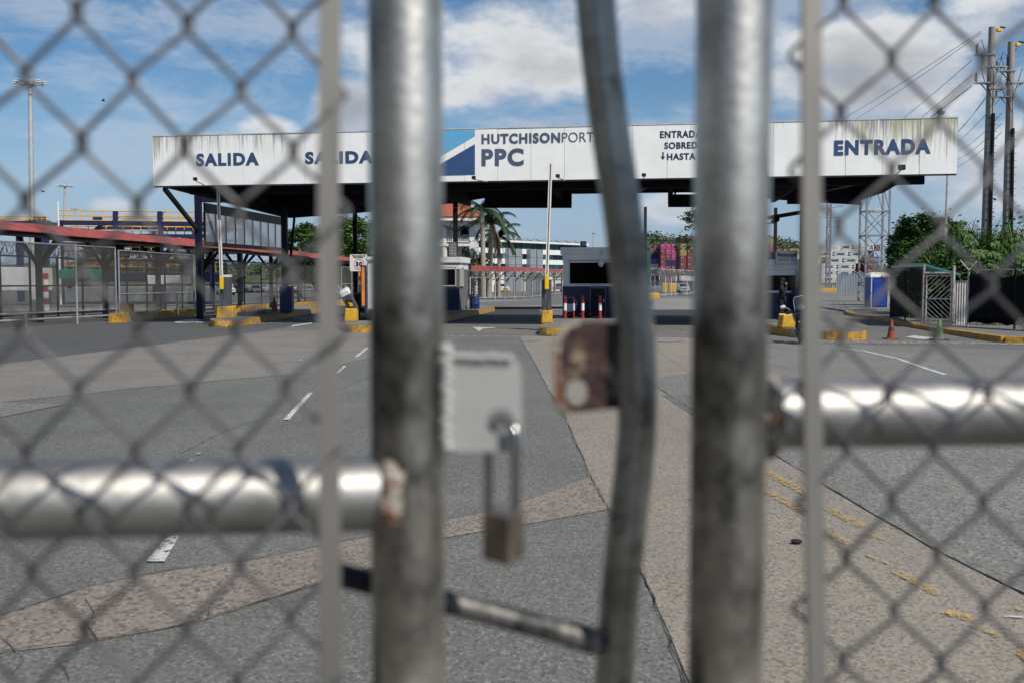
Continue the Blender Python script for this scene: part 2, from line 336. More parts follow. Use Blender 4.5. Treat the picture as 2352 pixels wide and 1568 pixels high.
    g['c_yellow'] = M('container mustard', (.36, .25, .07), rough=.6, var=.12)
    g['c_green'] = M('container green', (.03, .14, .07), rough=.6, var=.12)
    g['c_blue'] = M('container blue', (.02, .09, .32), rough=.6, var=.12)
    g['c_navy'] = M('container navy', (.02, .035, .13), rough=.6, var=.12)
    g['c_grey'] = M('container pale grey', (.55, .56, .54), rough=.6, var=.07)
    g['c_white'] = M('container white', (.74, .74, .71), rough=.55, var=.06)
    g['cab_door'] = M('container door bars', (.42, .38, .34), rough=.6)
    g['c_teal'] = M('container teal', (.12, .30, .25), rough=.6, var=.1)
    g['reefer_dark'] = M('cooling unit', (.04, .045, .05), rough=.5)
    g['logo_sky'] = M('sky blue star panel', (.10, .38, .55), rough=.5, var=.05)
    g['car_white'] = M('white car paint', (.75, .75, .75), rough=.25, var=.03)
    g['car_silver'] = M('silver car paint', (.38, .39, .41), rough=.3, metal=.5, var=.04)
    g['car_dark'] = M('dark car paint', (.05, .055, .065), rough=.3, var=.05)
    g['car_red'] = M('red car paint', (.35, .03, .04), rough=.3, var=.05)
    g['tyre'] = M('tyre rubber', (.015, .015, .015), rough=.8)
    g['rim'] = M('wheel rim', (.3, .3, .31), rough=.35, metal=.7)
    g['lamp_glass'] = M('lamp glass', (.55, .56, .58), rough=.15)
    g['skin'] = M('skin', (.26, .13, .08), rough=.55, var=.06, scale=8)
    g['uniform'] = M('dark uniform', (.010, .011, .018), rough=.8, var=.15)
    g['uniform_blue'] = M('blue shirt', (.08, .22, .42), rough=.8, var=.1)
    g['hair'] = M('black cap', (.006, .006, .008), rough=.8)
    g['moto_black'] = M('motorcycle black', (.012, .012, .014), rough=.3, var=.1)
    g['moto_white'] = M('motorcycle white', (.62, .63, .66), rough=.35, var=.05)
    g['helmet'] = M('helmet grey', (.20, .22, .30), rough=.25, metal=.4, var=.06)
    g['screen'] = M('windscreen', (.10, .12, .16), rough=.1, var=.05)
    g['screen'].node_tree.nodes['Principled BSDF'].inputs['Alpha'].default_value = .35
    g['rust_frame'] = M('rusty pale frame', (.48, .47, .44), rough=.6, metal=.2, col2=(.20, .08, .04), scale=6, lo=.36, hi=.50)
    g['teal_roof'] = M('teal roof sheet', (.12, .42, .42), rough=.5, var=.1)
    g['orange'] = M('orange stripe', (.75, .25, .02), rough=.5)
    g['sign_white'] = M('sign white', (.74, .72, .68), rough=.5, var=.05, scale=4)
    g['sign_cream'] = M('sign cream', (.66, .66, .60), rough=.5, var=.05)
    g['hill'] = M('hill ground', (.10, .11, .05), rough=.95, col2=(.05, .07, .03), scale=.02, lo=.4, hi=.6)
    g['pole_dark'] = M('dark pole', (.016, .017, .019), rough=.7, spec=.2)
    g['water'] = M('puddle water', (.05, .05, .05), rough=.12, var=.1, spec=.8)
    g['green_machine'] = M('green machine', (.02, .20, .12), rough=.6)
    g['barrel_rw'] = g['red']
    g['grille'] = M('grille', (.12, .12, .12), rough=.6)
    g['paper'] = M('paper litter', (.6, .6, .62), rough=.8)
    g['glass_pane'] = M('hazy pane', (.34, .39, .45), rough=.35, var=.04, scale=.5)
    g['glass_pane'].node_tree.nodes['Principled BSDF'].inputs['Alpha'].default_value = .55
mats()
# ---------------------------------------------------------------- mesh builder
ORG = {}
class MB:
    def __init__(s): s.v = []; s.f = []; s.m = []; s.mi = 0
    def add(s, vs, fs):
        b = len(s.v); s.v += [Vector(v) for v in vs]; s.f += [tuple(b + i for i in f) for f in fs]; s.m += [s.mi] * len(fs); return s
    def hexa(s, p):      # 8 points: bottom 0-3 ccw, top 4-7
        return s.add(p, [(3, 2, 1, 0), (4, 5, 6, 7), (0, 1, 5, 4), (1, 2, 6, 5), (2, 3, 7, 6), (3, 0, 4, 7)])
    def box(s, x0, x1, y0, y1, z0, z1):
        return s.hexa([(x0, y0, z0), (x1, y0, z0), (x1, y1, z0), (x0, y1, z0), (x0, y0, z1), (x1, y0, z1), (x1, y1, z1), (x0, y1, z1)])
    def cbox(s, c, sz, ch):   # chamfered box
        x, y, z = (a / 2 for a in sz); c = Vector(c); vs = []; 
        ring = [(-x + ch, -y), (x - ch, -y), (x, -y + ch), (x, y - ch), (x - ch, y), (-x + ch, y), (-x, y - ch), (-x, -y + ch)]
        lev = [(-z, 1 - ch / max(x, y)), (-z + ch, 1), (z - ch, 1), (z, 1 - ch / max(x, y))]
        for zz, k in lev:
            for a, b in ring: vs.append(c + Vector((a * k, b * k, zz)))
        fs = [tuple(range(7, -1, -1)), tuple(range(24, 32))]
        for l in range(3):
            for i in range(8): fs.append((l * 8 + i, l * 8 + (i + 1) % 8, l * 8 + 8 + (i + 1) % 8, l * 8 + 8 + i))
        return s.add(vs, fs)
    def bar(s, p, q, w, h=None, up=(0, 0, 1)):
        p = Vector(p); q = Vector(q); h = h or w; d = (q - p).normalized(); u = Vector(up)
        if abs(d.dot(u)) > .98: u = Vector((0, 1, 0))
        a = d.cross(u).normalized(); b = a.cross(d).normalized(); a *= w / 2; b *= h / 2
        return s.hexa([p - a - b, p + a - b, p + a + b, p - a + b, q - a - b, q + a - b, q + a + b, q - a + b])
    def tube(s, pts, r, n=8, cap=True, closed=False):
        pts = [Vector(p) for p in pts]; k = len(pts); rs = r if isinstance(r, (list, tuple)) else [r] * k
        vs = []; prev = None
        for i, p in enumerate(pts):
            a = pts[(i - 1) % k] if (closed or i > 0) else p; b = pts[(i + 1) % k] if (closed or i < k - 1) else p
            d = (b - a)
            d = d.normalized() if d.length > 1e-9 else Vector((0, 0, 1))
            if prev is None:
                u = Vector((0, 0, 1)) if abs(d.z) < .9 else Vector((1, 0, 0))
                e = d.cross(u).normalized()
            else:
                e = prev - d * prev.dot(d)
                e = e.normalized() if e.length > 1e-6 else d.orthogonal().normalized()
            prev = e; g = d.cross(e)
            for j in range(n):
                t = 2 * pi * j / n; vs.append(p + (e * cos(t) + g * sin(t)) * rs[i])
        fs = []
        for i in range(k if closed else k - 1):
            for j in range(n):
                i2 = (i + 1) % k; fs.append((i * n + j, i * n + (j + 1) % n, i2 * n + (j + 1) % n, i2 * n + j))
        if cap and not closed: fs += [tuple(range(n - 1, -1, -1)), tuple((k - 1) * n + j for j in range(n))]
        return s.add(vs, fs)
    def cyl(s, p, q, r, r2=None, n=12): return s.tube([p, q], [r, r if r2 is None else r2], n)
    def lathe(s, prof, c=(0, 0, 0), n=20):
        c = Vector(c); vs = []; k = len(prof)
        for r, z in prof:
            for j in range(n): vs.append(c + Vector((r * cos(2 * pi * j / n), r * sin(2 * pi * j / n), z)))
        fs = [(i * n + j, i * n + (j + 1) % n, (i + 1) * n + (j + 1) % n, (i + 1) * n + j) for i in range(k - 1) for j in range(n)]
        fs += [tuple(range(n - 1, -1, -1)), tuple((k - 1) * n + j for j in range(n))]
        return s.add(vs, fs)
    def ell(s, c, r, n=10, m=6):
        c = Vector(c); vs = [c + Vector((0, 0, -r[2]))]
        for i in range(1, m):
            t = -pi / 2 + pi * i / m
            for j in range(n): vs.append(c + Vector((r[0] * cos(t) * cos(2 * pi * j / n), r[1] * cos(t) * sin(2 * pi * j / n), r[2] * sin(t))))
        vs.append(c + Vector((0, 0, r[2]))); fs = [(0, 1 + (j + 1) % n, 1 + j) for j in range(n)]
        for i in range(m - 2):
            for j in range(n): fs.append((1 + i * n + j, 1 + i * n + (j + 1) % n, 1 + (i + 1) * n + (j + 1) % n, 1 + (i + 1) * n + j))
        t = len(vs) - 1; b = 1 + (m - 2) * n; fs += [(t, b + j, b + (j + 1) % n) for j in range(n)]
        return s.add(vs, fs)
    def prism(s, poly, z0, z1, batter=0.0):
        n = len(poly); P = [Vector((p[0], p[1])) for p in poly]; ar = sum(P[i].x * P[(i + 1) % n].y - P[(i + 1) % n].x * P[i].y for i in range(n))
        if ar < 0: P.reverse()
        c = sum(P, Vector((0, 0))) / n; vs = []
        for z, k in ((z0, batter), (z1, 0)):
            for p in P:
                o = (p - c).normalized() * k; vs.append((p.x + o.x, p.y + o.y, z))
        return s.add(vs, [tuple(range(n - 1, -1, -1)), tuple(range(n, 2 * n))] + [(i, (i + 1) % n, n + (i + 1) % n, n + i) for i in range(n)])
    def slab(s, pts, n, th):   # planar polygon in 3D extruded along -n
        k = len(pts); n = Vector(n).normalized() * th; P = [Vector(p) for p in pts]; return s.add(P + [p - n for p in P], [tuple(range(k)), tuple(range(2 * k - 1, k - 1, -1))] + [((i + 1) % k, i, k + i, k + (i + 1) % k) for i in range(k)])
    def mat(s, i): s.mi = i; return s
    def build(s, name, mats, parent=None, smooth=False, world=True, angle=40):
        me = bpy.data.meshes.new(name)
        if parent is not None and world:
            o_ = ORG.get(parent.name, Vector((0, 0, 0))); vs = [v - o_ for v in s.v]
        else: vs = s.v
        me.from_pydata(vs, [], s.f); me.update()
        for m in (mats if isinstance(mats, (list, tuple)) else [mats]): me.materials.append(MT[m] if isinstance(m, str) else m)
        for i, p in enumerate(me.polygons): p.material_index = s.m[i]; p.use_smooth = smooth
        if smooth:
            try: me.set_sharp_from_angle(angle=radians(angle))
            except Exception: pass
        o = bpy.data.objects.new(name, me); COL.objects.link(o)
        if parent is not None:
            o.parent = parent; ORG[o.name] = ORG.get(parent.name, Vector((0, 0, 0))) if world else Vector((0, 0, 0))
        return o
def tag(o, label=None, cat=None, group=None, kind=None):
    if label: o['label'] = label
    if cat: o['category'] = cat
    if group: o['group'] = group
    if kind: o['kind'] = kind
    return o
def thing(name, label, cat, loc=(0, 0, 0), rz=0.0, group=None):
    o = bpy.data.objects.new(name, None); COL.objects.link(o); o.location = loc; o.rotation_euler = (0, 0, rz); o.empty_display_size = .2
    ORG[o.name] = Vector(loc); return tag(o, label, cat, group)
def dup(root, loc, rz=0.0, label=None, group=None):
    r = root.copy(); COL.objects.link(r); r.location = loc; r.rotation_euler = (0, 0, rz)
    if label: r['label'] = label
    if group: r['group'] = group
    def rec(src, dst):
        for ch in list(src.children):
            c = ch.copy(); COL.objects.link(c); c.parent = dst; rec(ch, c)
    rec(root, r); return r
def obj(mb, name, mats, label, cat, group=None, smooth=False, loc=None):
    """a thing that is one mesh; world-authored vertices, origin moved to loc"""
    if loc is not None: mb.v = [v - Vector(loc) for v in mb.v]
    o = mb.build(name, mats, None, smooth)
    if loc is not None: o.location = loc
    return tag(o, label, cat, group)
def sheet(name, pts, z, mat, kind='structure', label=None):
    mb = MB(); mb.add([(p[0], p[1], z) for p in pts], [tuple(range(len(pts)))])
    if mb.f:
        n = len(pts); ar = sum(pts[i][0] * pts[(i + 1) % n][1] - pts[(i + 1) % n][0] * pts[i][1] for i in range(n))
        if ar < 0: mb.f = [tuple(reversed(mb.f[0]))]
    o = mb.build(name, mat); tag(o, label, None, None, kind); return o
def jitter(poly, amp=.05, step=.5):
    out = []; n = len(poly)
    for i in range(n):
        a = Vector(poly[i][:2]); b = Vector(poly[(i + 1) % n][:2]); k = max(1, int((b - a).length / step))
        for j in range(k):
            p = a.lerp(b, j / k); out.append((p.x + random.uniform(-amp, amp), p.y + random.uniform(-amp, amp)))
    return out
_tc = {}
def glyphs(s, bold):
    k = (s, bold)
    if k not in _tc:
        cu = bpy.data.curves.new("txt", 'FONT'); cu.body = s; cu.size = 1; cu.offset = bold; cu.extrude = 0; cu.resolution_u = 4; cu.fill_mode = 'BOTH' if False else cu.fill_mode
        cu.extrude = .02; cu.space_character = 1.0 + max(0.0, bold) * 3.6
        ob = bpy.data.objects.new("txt", cu); COL.objects.link(ob)
        dg = bpy.context.evaluated_depsgraph_get(); me = bpy.data.meshes.new_from_object(ob.evaluated_get(dg))
        vs = [v.co.copy() for v in me.vertices]; fs = [tuple(p.vertices) for p in me.polygons]
        bpy.data.objects.remove(ob); bpy.data.curves.remove(cu); bpy.data.meshes.remove(me); _tc[k] = (vs, fs)
    return _tc[k]
def letters(mb, s, O, ex, ez, w, h, th=.01, bold=.03):
    """lettering in a box w x h whose lower left is O, x axis ex, up ez"""
    vs, fs = glyphs(s, bold); x0 = min(v.x for v in vs); x1 = max(v.x for v in vs); y0 = min(v.y for v in vs); y1 = max(v.y for v in vs)
    ex = Vector(ex).normalized(); ez = Vector(ez).normalized(); n = ex.cross(ez)
    mb.add([Vector(O) + ex * ((v.x - x0) / (x1 - x0) * w) + ez * ((v.y - y0) / (y1 - y0) * h) + n * (th if v.z > 0 else 0.0) for v in vs], fs)
    return mb
# ---------------------------------------------------------------- the canopy frame of reference
CA = Vector((xat(360, 43.3), 43.3, 0)); CB = Vector((xat(2188, 38.4), 38.4, 0))
VD = (CB - CA).normalized(); UD = Vector((-VD.y, VD.x, 0)); CL = (CB - CA).length; CRZ = atan2(VD.y, VD.x)
def C(s, t, z): return CA + VD * s + UD * t + Vector((0, 0, z))
def FP(px, py, off=0.0):
    """photo point on the front face of the fascia -> (s, z)"""
    d = ray(px, py); n = UD; o = Vector((0, 0, H)); t = (CA - UD * off - o).dot(n) / d.dot(n); p = o + d * t
    return (p - CA).dot(VD), p.z
# ---------------------------------------------------------------- ground
def build_ground():
    sheet('ground', [(-3000, -300), (3000, -300), (3000, 4500), (-3000, 4500)], 0.0, 'yard')
    sheet('road', [(-45, -8), (30, -8), (34, 68), (-30, 68)], .004, 'asphalt')
    def gp(*pp): return [G(x, y)[:2] for x, y in pp]
    # newer dark asphalt at left
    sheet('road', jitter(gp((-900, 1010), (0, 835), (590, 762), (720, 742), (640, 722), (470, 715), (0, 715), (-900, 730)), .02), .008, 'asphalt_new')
    # tan concrete strip, left middle distance
    sheet('pavement', jitter(gp((-900, 1015), (0, 838), (590, 764), (860, 752), (1010, 745), (1010, 790), (880, 815), (700, 857), (300, 893), (0, 925), (-900, 1060)), .03), .010, 'concrete_worn')
    sheet('pavement', jitter(gp((-300, 985), (0, 925), (145, 930), (-10, 962), (-300, 1030)), .02), .013, 'concrete_grey')
    # pink strip across the foreground
    sheet('pavement', jitter(gp((-700, 1560), (0, 1418), (200, 1352), (360, 1318), (600, 1285), (860, 1232), (1010, 1200), (1200, 1158), (1356, 1096), (1470, 1140), (1400, 1172), (1210, 1205), (1010, 1240), (850, 1310), (650, 1368), (420, 1440), (180, 1478), (0, 1500), (-700, 1640)), .025, .4), .010, 'concrete_pink')
    # tan-pink concrete, right
    sheet('pavement', jitter(gp((1192, 772), (1226, 830), (1262, 900), (1296, 950), (1356, 1096), (1400, 1172), (1480, 1330), (1530, 1450), (1580, 1580), (1640, 1900), (3200, 1900), (2700, 1560), (2360, 1372), (2130, 1258), (1900, 1120), (1760, 1035), (1600, 950), (1500, 885), (1520, 868), (1640, 850), (1760, 792), (1600, 777), (1400, 776)), .02), .011, 'concrete_tan')
    sheet('pavement', jitter(gp((1500, 884), (1520, 867), (1640, 848), (1760, 788), (1960, 792), (2400, 806), (3200, 830), (3300, 1560), (2720, 1555), (2362, 1370), (2130, 1256), (1900, 1118), (1760, 1033), (1600, 948)), .02), .013, 'concrete_grey')
    sheet('pavement', jitter(gp((1520, 910), (1600, 905), (1760, 985), (1740, 1010), (1600, 960)), .03), .016, 'asphalt')
    sheet('oil_shade_patch', jitter(gp((1010, 739), (1240, 739), (1240, 705), (1120, 705), (1040, 722)), .15, .6), .012, 'asphalt_oily_shade')  # dark sheets paint the canopy's shade deeper over the oily lanes
    sheet('oil_shade_patch', jitter(gp((1500, 746), (1760, 746), (1760, 712), (1480, 712)), .15, .6), .012, 'asphalt_oily_shade')
    sheet('oil_shade_patch', jitter(gp((600, 727), (1000, 727), (1000, 703), (700, 703)), .15, .6), .0125, 'asphalt_oily_shade')
    # far yard patches
    sheet('pavement', jitter(gp((1090, 705), (1290, 700), (1500, 703), (1500, 690), (1290, 688), (1100, 694)), .2, 3), .010, 'asphalt')
    sheet('pavement', jitter(gp((1900, 716), (2000, 716), (1990, 675), (1850, 668), (1700, 668), (1500, 672), (1500, 684), (1860, 690)), .2, 3), .010, 'concrete_grey')
    sheet('pavement', jitter(gp((-2600, 712), (0, 712), (700, 690), (1100, 690), (1600, 684), (2600, 676), (2600, 662), (-2600, 662)), .4, 12), .007, 'asphalt')
    # cracks and slab joints
    def line(name, pts, w, mat, z=.018, amp=.011, kind='structure'):
        P = [Vector(G(x, y)[:2]) for x, y in pts]; Q = []
        for a, b in zip(P, P[1:]):
            k = max(1, int((b - a).length / .12))
            for j in range(k): Q.append(a.lerp(b, j / k))
        Q.append(P[-1]); mb = MB(); ps = []
        for i, q in enumerate(Q):
            d = (Q[min(i + 1, len(Q) - 1)] - Q[max(i - 1, 0)]).normalized(); nrm = Vector((-d.y, d.x)); o = q + nrm * random.uniform(-amp, amp); ww = w * .38 * random.uniform(.3, 1.2) / 2
            ps.append((o + nrm * ww, o - nrm * ww))
        vs = [(p.x, p.y, z) for a in ps for p in a]; fs = [(2 * i + 1, 2 * i + 3, 2 * i + 2, 2 * i) for i in range(len(ps) - 1)]
        mb.add(vs, fs); return tag(mb.build(name, mat), None, None, None, kind)
    cr = [([(0, 997), (300, 992), (520, 990), (700, 930), (850, 865)], .022), ([(400, 1050), (520, 990)], .02), ([(0, 1418), (200, 1352), (360, 1318), (600, 1285), (860, 1232)], .03),
          ([(0, 1500), (180, 1478), (420, 1440), (650, 1368), (850, 1310)], .022), ([(195, 1380), (215, 1412), (205, 1440), (225, 1475), (130, 1520), (160, 1568)], .014),
          ([(470, 1440), (480, 1405), (540, 1380)], .010), ([(1356, 1096), (1480, 1330), (1530, 1450), (1600, 1650)], .020), ([(1192, 772), (1226, 830), (1262, 900), (1296, 950), (1356, 1096)], .014),
          ([(1356, 1096), (1386, 1140)], .012), ([(1500, 885), (1600, 950), (1760, 1035), (1900, 1120), (2130, 1258), (2400, 1390)], .022),
          ([(1380, 1280), (1000, 1290), (480, 1440)], .008), ([(1100, 735), (1600, 740)], .06), ([(1050, 745), (1230, 745)], .05), ([(850, 865), (1020, 815)], .02), ([(1500, 800), (1590, 860)], .02), ([(0, 1470), (60, 1520), (20, 1560)], .010)]
    for p, w in cr: line('crack', p, w, 'crack')
    # painted marks
    def quad(pp, z=.020, mat='paint_white'): sheet('road_marking', [G(x, y)[:2] for x, y in pp], z, mat)
    quad([(650, 966), (664, 966), (719, 903), (709, 903)]); quad([(770, 859), (777, 859), (796, 841), (790, 841)]); quad([(814, 821), (822, 821), (848, 799), (841, 799)])
    quad([(336, 1294), (378, 1294), (412, 1235), (385, 1238)]); quad([(425, 1068), (438, 1068), (462, 1043), (452, 1043)], mat='paint_faint')
    quad([(400, 740), (430, 735), (462, 735), (455, 739), (470, 742), (405, 742.5)]); quad([(668, 752), (672, 748), (716, 742), (718, 744)])
    quad([(1085, 752), (1120, 753), (1158, 753), (1110, 756), (1100, 762)], .0205); quad([(2078, 775), (2100, 772), (2150, 777), (2152, 779), (2120, 781)], .0205)
    quad([(1800, 783), (2352, 788), (2700, 792), (2700, 798), (2352, 793), (1800, 786)], mat='paint_faint'); quad([(1500, 776), (1760, 779), (1760, 783), (1500, 779)], mat='paint_faint')
    quad([(500, 748), (735, 736), (735, 737.5), (500, 750)], mat='paint_faint'); quad([(1000, 772), (1235, 773), (1235, 775), (1000, 774)], mat='paint_faint')
    def poly_strip(pp, w, mat):
        P = [Vector(G(x, y)[:2]) for x, y in pp]
        for a, b in zip(P, P[1:]):
            d = (b - a).normalized(); n = Vector((-d.y, d.x)) * w / 2; sheet('road_marking', [tuple(a + n), tuple(b + n), tuple(b - n), tuple(a - n)], .0202, mat)
    poly_strip([(1915, 799), (1980, 806), (2060, 824)], .12, 'paint_white'); poly_strip([(2062, 824.5), (2120, 845), (2172, 862)], .12, 'paint_white'); poly_strip([(1975, 804), (1990, 799), (2020, 802)], .08, 'paint_faint')
    poly_strip([(1880, 713), (1992, 704), (2080, 697)], .15, 'paint_white'); poly_strip([(2305, 1421), (2352, 1424)], .03, 'paint_white')
    for a, b, w in (((1756, 1085), (1862, 1142), .11), ((1756, 1128), (1862, 1186), .11), ((1900, 1172), (1985, 1215), .10), ((1900, 1228), (1955, 1255), .07), ((1985, 1228), (2030, 1246), .06), ((2060, 1318), (2160, 1372), .08), ((2170, 1410), (2245, 1432), .10), ((2230, 1440), (2300, 1470), .05), ((2330, 1404), (2440, 1425), .05), ((2345, 1500), (2420, 1560), .1), ((1990, 1280), (2040, 1300), .03)):
        P = Vector(G(*a)[:2]); Q = Vector(G(*b)[:2]); d = (Q - P).normalized(); n = Vector((-d.y, d.x)) * w / 2; sheet('road_marking', [tuple(P + n), tuple(Q + n), tuple(Q - n), tuple(P - n)], .022, 'paint_yellow')
    # puddle and access cover
    tag(sheet('puddle', jitter(gp((1200, 782), (1222, 780.5), (1242, 782), (1232, 785), (1208, 785.5)), .03, .3), .022, 'water'), None, None, None, 'structure')
    tag(sheet('puddle', jitter(gp((1505, 785), (1560, 783.5), (1572, 785), (1530, 786.5)), .03, .3), .022, 'water'), None, None, None, 'structure')
    sheet('oil_shade_patch', jitter(gp((1500, 742), (1590, 742), (1590, 730), (1500, 730)), .2, .6), .018, 'crack')
build_ground()
# small litter
mb = MB(); p = G(1829, 1252); mb.ell((p.x, p.y, .03), (.045, .03, .02), 7, 4); obj(mb, 'stone', 'crack', 'small black lump lying on the tan concrete near the flat bar of the right gate', 'stone')
mb = MB(); p = G(690, 832); mb.ell((p.x, p.y, .04), (.05, .03, .022), 8, 4); obj(mb, 'crushed_bottle', 'logo_sky', 'crushed blue plastic bottle lying on the asphalt left of the lane dashes', 'bottle')
mb = MB(); p = G(1565, 769 - 10); mb.box(p.x - .06, p.x + .1, p.y - .05, p.y + .05, .02, .03); obj(mb, 'dry_leaf', 'cone_orange', 'brown dry leaf on the pavement between the two centre gate pipes', 'leaf')
# ---------------------------------------------------------------- islands and kerbs
def island(px, z, label, top='island_top', back=None, batter=.03):
    P = [Vector(G(x, y, z)[:2]) for x, y in px]
    # rounded corners
    Q = []
    n = len(P)
    for i in range(n):
        a, b, c = P[i - 1], P[i], P[(i + 1) % n]; r = min(.35, (a - b).length * .35, (c - b).length * .35)
        p0 = b + (a - b).normalized() * r; p1 = b + (c - b).normalized() * r
        for k in range(4):
            t = k / 3; Q.append((p0 * (1 - t) ** 2 + b * 2 * t * (1 - t) + p1 * t * t))
    t = thing('traffic_island', label, 'traffic island', (P[0].x, P[0].y, 0))
    MB().prism(Q, 0.0, z - .012, batter).build('kerb', 'kerb_yellow', t)
    c = sum(Q, Vector((0, 0))) / len(Q); S = [q + (c - q).normalized() * .17 for q in Q]
    MB().prism(S, z - .03, z + .004).build('paving', top, t)
    return t
ZI = .28
island([(481, 732), (492, 737), (540, 736), (674, 716.5), (740, 707), (700, 702), (630, 707)], ZI, 'narrow yellow kerbed island with weeds left of the speed sign')
island([(785, 742), (800, 747), (935, 748), (1035, 724), (1137, 705.5), (1110, 701), (930, 701), (850, 715)], ZI, 'yellow kerbed island carrying the toppled barrier cabinet and speed sign')
island([(1238, 748), (1246, 753), (1494, 754), (1502, 745), (1490, 733), (1466, 712), (1330, 711), (1262, 735)], ZI, 'wide yellow kerbed island under the red and white bollards')
island([(1757, 742), (1789, 752.6), (1832, 757), (1903, 761), (1976, 762), (1991, 760), (1984, 756), (1900, 741), (1868, 731), (1850, 712), (1700, 705), (1650, 715), (1690, 735)], ZI, 'yellow kerbed island with scraped corner behind the motorcycle')
def kerb(name, pts, w, h, mat, label, cat='kerb'):
    mb = MB()
    for a, b in zip(pts, pts[1:]):
        a = Vector((a[0], a[1], h / 2)); b = Vector((b[0], b[1], h / 2)); k = max(1, int((b - a).length / 1.2))
        for j in range(k):
            p = a.lerp(b, j / k); q = a.lerp(b, (j + .985) / k); dz = random.uniform(-.006, .006)
            mb.bar(p + Vector((0, 0, dz)), q + Vector((0, 0, dz)), w, h)
    o = mb.build(name, mat); return tag(o, label, cat)
# pavement at right with its kerb
kp = [G(x, y, .15) for x, y in ((1944, 713), (1950, 718), (1970, 722), (2010, 727), (2109, 746), (2199, 760), (2250, 768), (2310, 776), (2352, 777), (2600, 782))]
sheet('pavement', [tuple(p[:2]) for p in kp] + [(60, kp[-1].y), (60, 75), (G(1960, 704, .15).x, G(1960, 704, .15).y)], .145, 'island_top')
mbp = MB(); mbp.prism([(kp[0].x + .3, kp[0].y + 1), (60, kp[-1].y + 1), (60, 75), (kp[0].x + 2, 75)], 0, .12); tag(mbp.build('pavement', 'island_top'), None, None, None, 'structure')
kerb('kerb', kp[:5], .22, .165, 'kerb_yellow', 'faded yellow kerb curving round the pavement behind the orange cone')
kerb('kerb', kp[5:], .26, .19, 'kerb_yellow', 'taller yellow kerb along the pavement beyond the green cone')
kerb('kerb', kp[4:6], .22, .165, 'kerb_yellow', 'worn black and yellow kerb stretch just behind the green cone')
def ykerb(pxs, w, h, label):
    return kerb('kerb', [G(x, y) for x, y in pxs], w, h, 'kerb_yellow', label)
ykerb([(262, 742), (460, 724)], .5, .42, 'long yellow kerb block under the left chain link fence')
ykerb([(500, 719), (610, 712.5)], .5, .40, 'yellow kerb block in the shade behind the first barrier cabinet')
ykerb([(672, 708), (850, 696)], .5, .40, 'yellow kerb block under the fence behind the speed sign')
ykerb([(1870, 668), (1990, 668)], .6, .6, 'far yellow kerb in front of the pale container pile')
ykerb([(1870, 671), (1972, 670.5)], .5, .8, 'far yellow kerb step left of the portable toilet')
ykerb([(1992, 671), (2060, 669)], .5, .8, 'far sloping yellow kerb right behind the portable toilet')
mb = MB()
for (x, y, w, h) in ((285, 740, .42, .85),): 
    p = G(x, y); mb.cbox((p.x, p.y + .4, h / 2), (w, .7, h), .03)
obj(mb, 'gate_stop_block', 'kerb_yellow', 'yellow concrete block at the end of the left sliding gate', 'block')
p = G(1488, 688); mb = MB().cbox((p.x, p.y + .8, .35), (2.6, 1.6, .7), .05); obj(mb, 'concrete_block', 'block_yellow', 'yellow concrete block at the near corner of the far white gate', 'block')
p = A(1100, 706, 70); mb = MB().tube([A(1088, 708, 66), A(1330, 707, 66)], .085, 8); obj(mb, 'speed_bump', 'black', 'dark rubber hump lying across the shaded centre lane', 'speed bump')
# ---------------------------------------------------------------- chain link, fences, razor wire
def mesh_panel(mb, a, b, z0, z1, pitch=.085, w=.005, n=3):
    """diagonal wires clipped to the rectangle a-b, z0..z1"""
    a = Vector(a); b = Vector(b); L_ = Vector((b.x - a.x, b.y - a.y, 0)).length; d = Vector(((b.x - a.x) / L_, (b.y - a.y) / L_, 0)); hh = z1 - z0
    for sgn in (1, -1):
        k = -hh
        while k < L_:
            s0, s1 = max(0, k), min(L_, k + hh)
            if s1 > s0:
                za, zb = (s0 - k, s1 - k) if sgn > 0 else (hh - (s0 - k), hh - (s1 - k))
                off = Vector((-d.y, d.x, 0)) * (.004 * sgn)
                p = Vector((a.x, a.y, z0)) + d * s0 + Vector((0, 0, za)) + off; q = Vector((a.x, a.y, z0)) + d * s1 + Vector((0, 0, zb)) + off
                mb.tube([p, q], w / 2, n, cap=False)
            k += pitch * 1.41
    return mb
def coil(mb, a, b, z, r=.3, pitch=.28, w=.008, n=3, seg=12):
    a = Vector(a); b = Vector(b); a.z = b.z = z; L_ = (b - a).length; d = (b - a) / L_; e = Vector((-d.y, d.x, 0)); T = int(L_ / pitch); pts = []
    for i in range(T * seg + 1):
        t = 2 * pi * i / seg; rr = r * (1 + .12 * sin(i * .7) + random.uniform(-.1, .1)); pts.append(a + d * (L_ * i / (T * seg)) + e * (cos(t) * rr) + Vector((0, 0, sin(t) * rr)))
    return mb.tube(pts, w, n, cap=False)
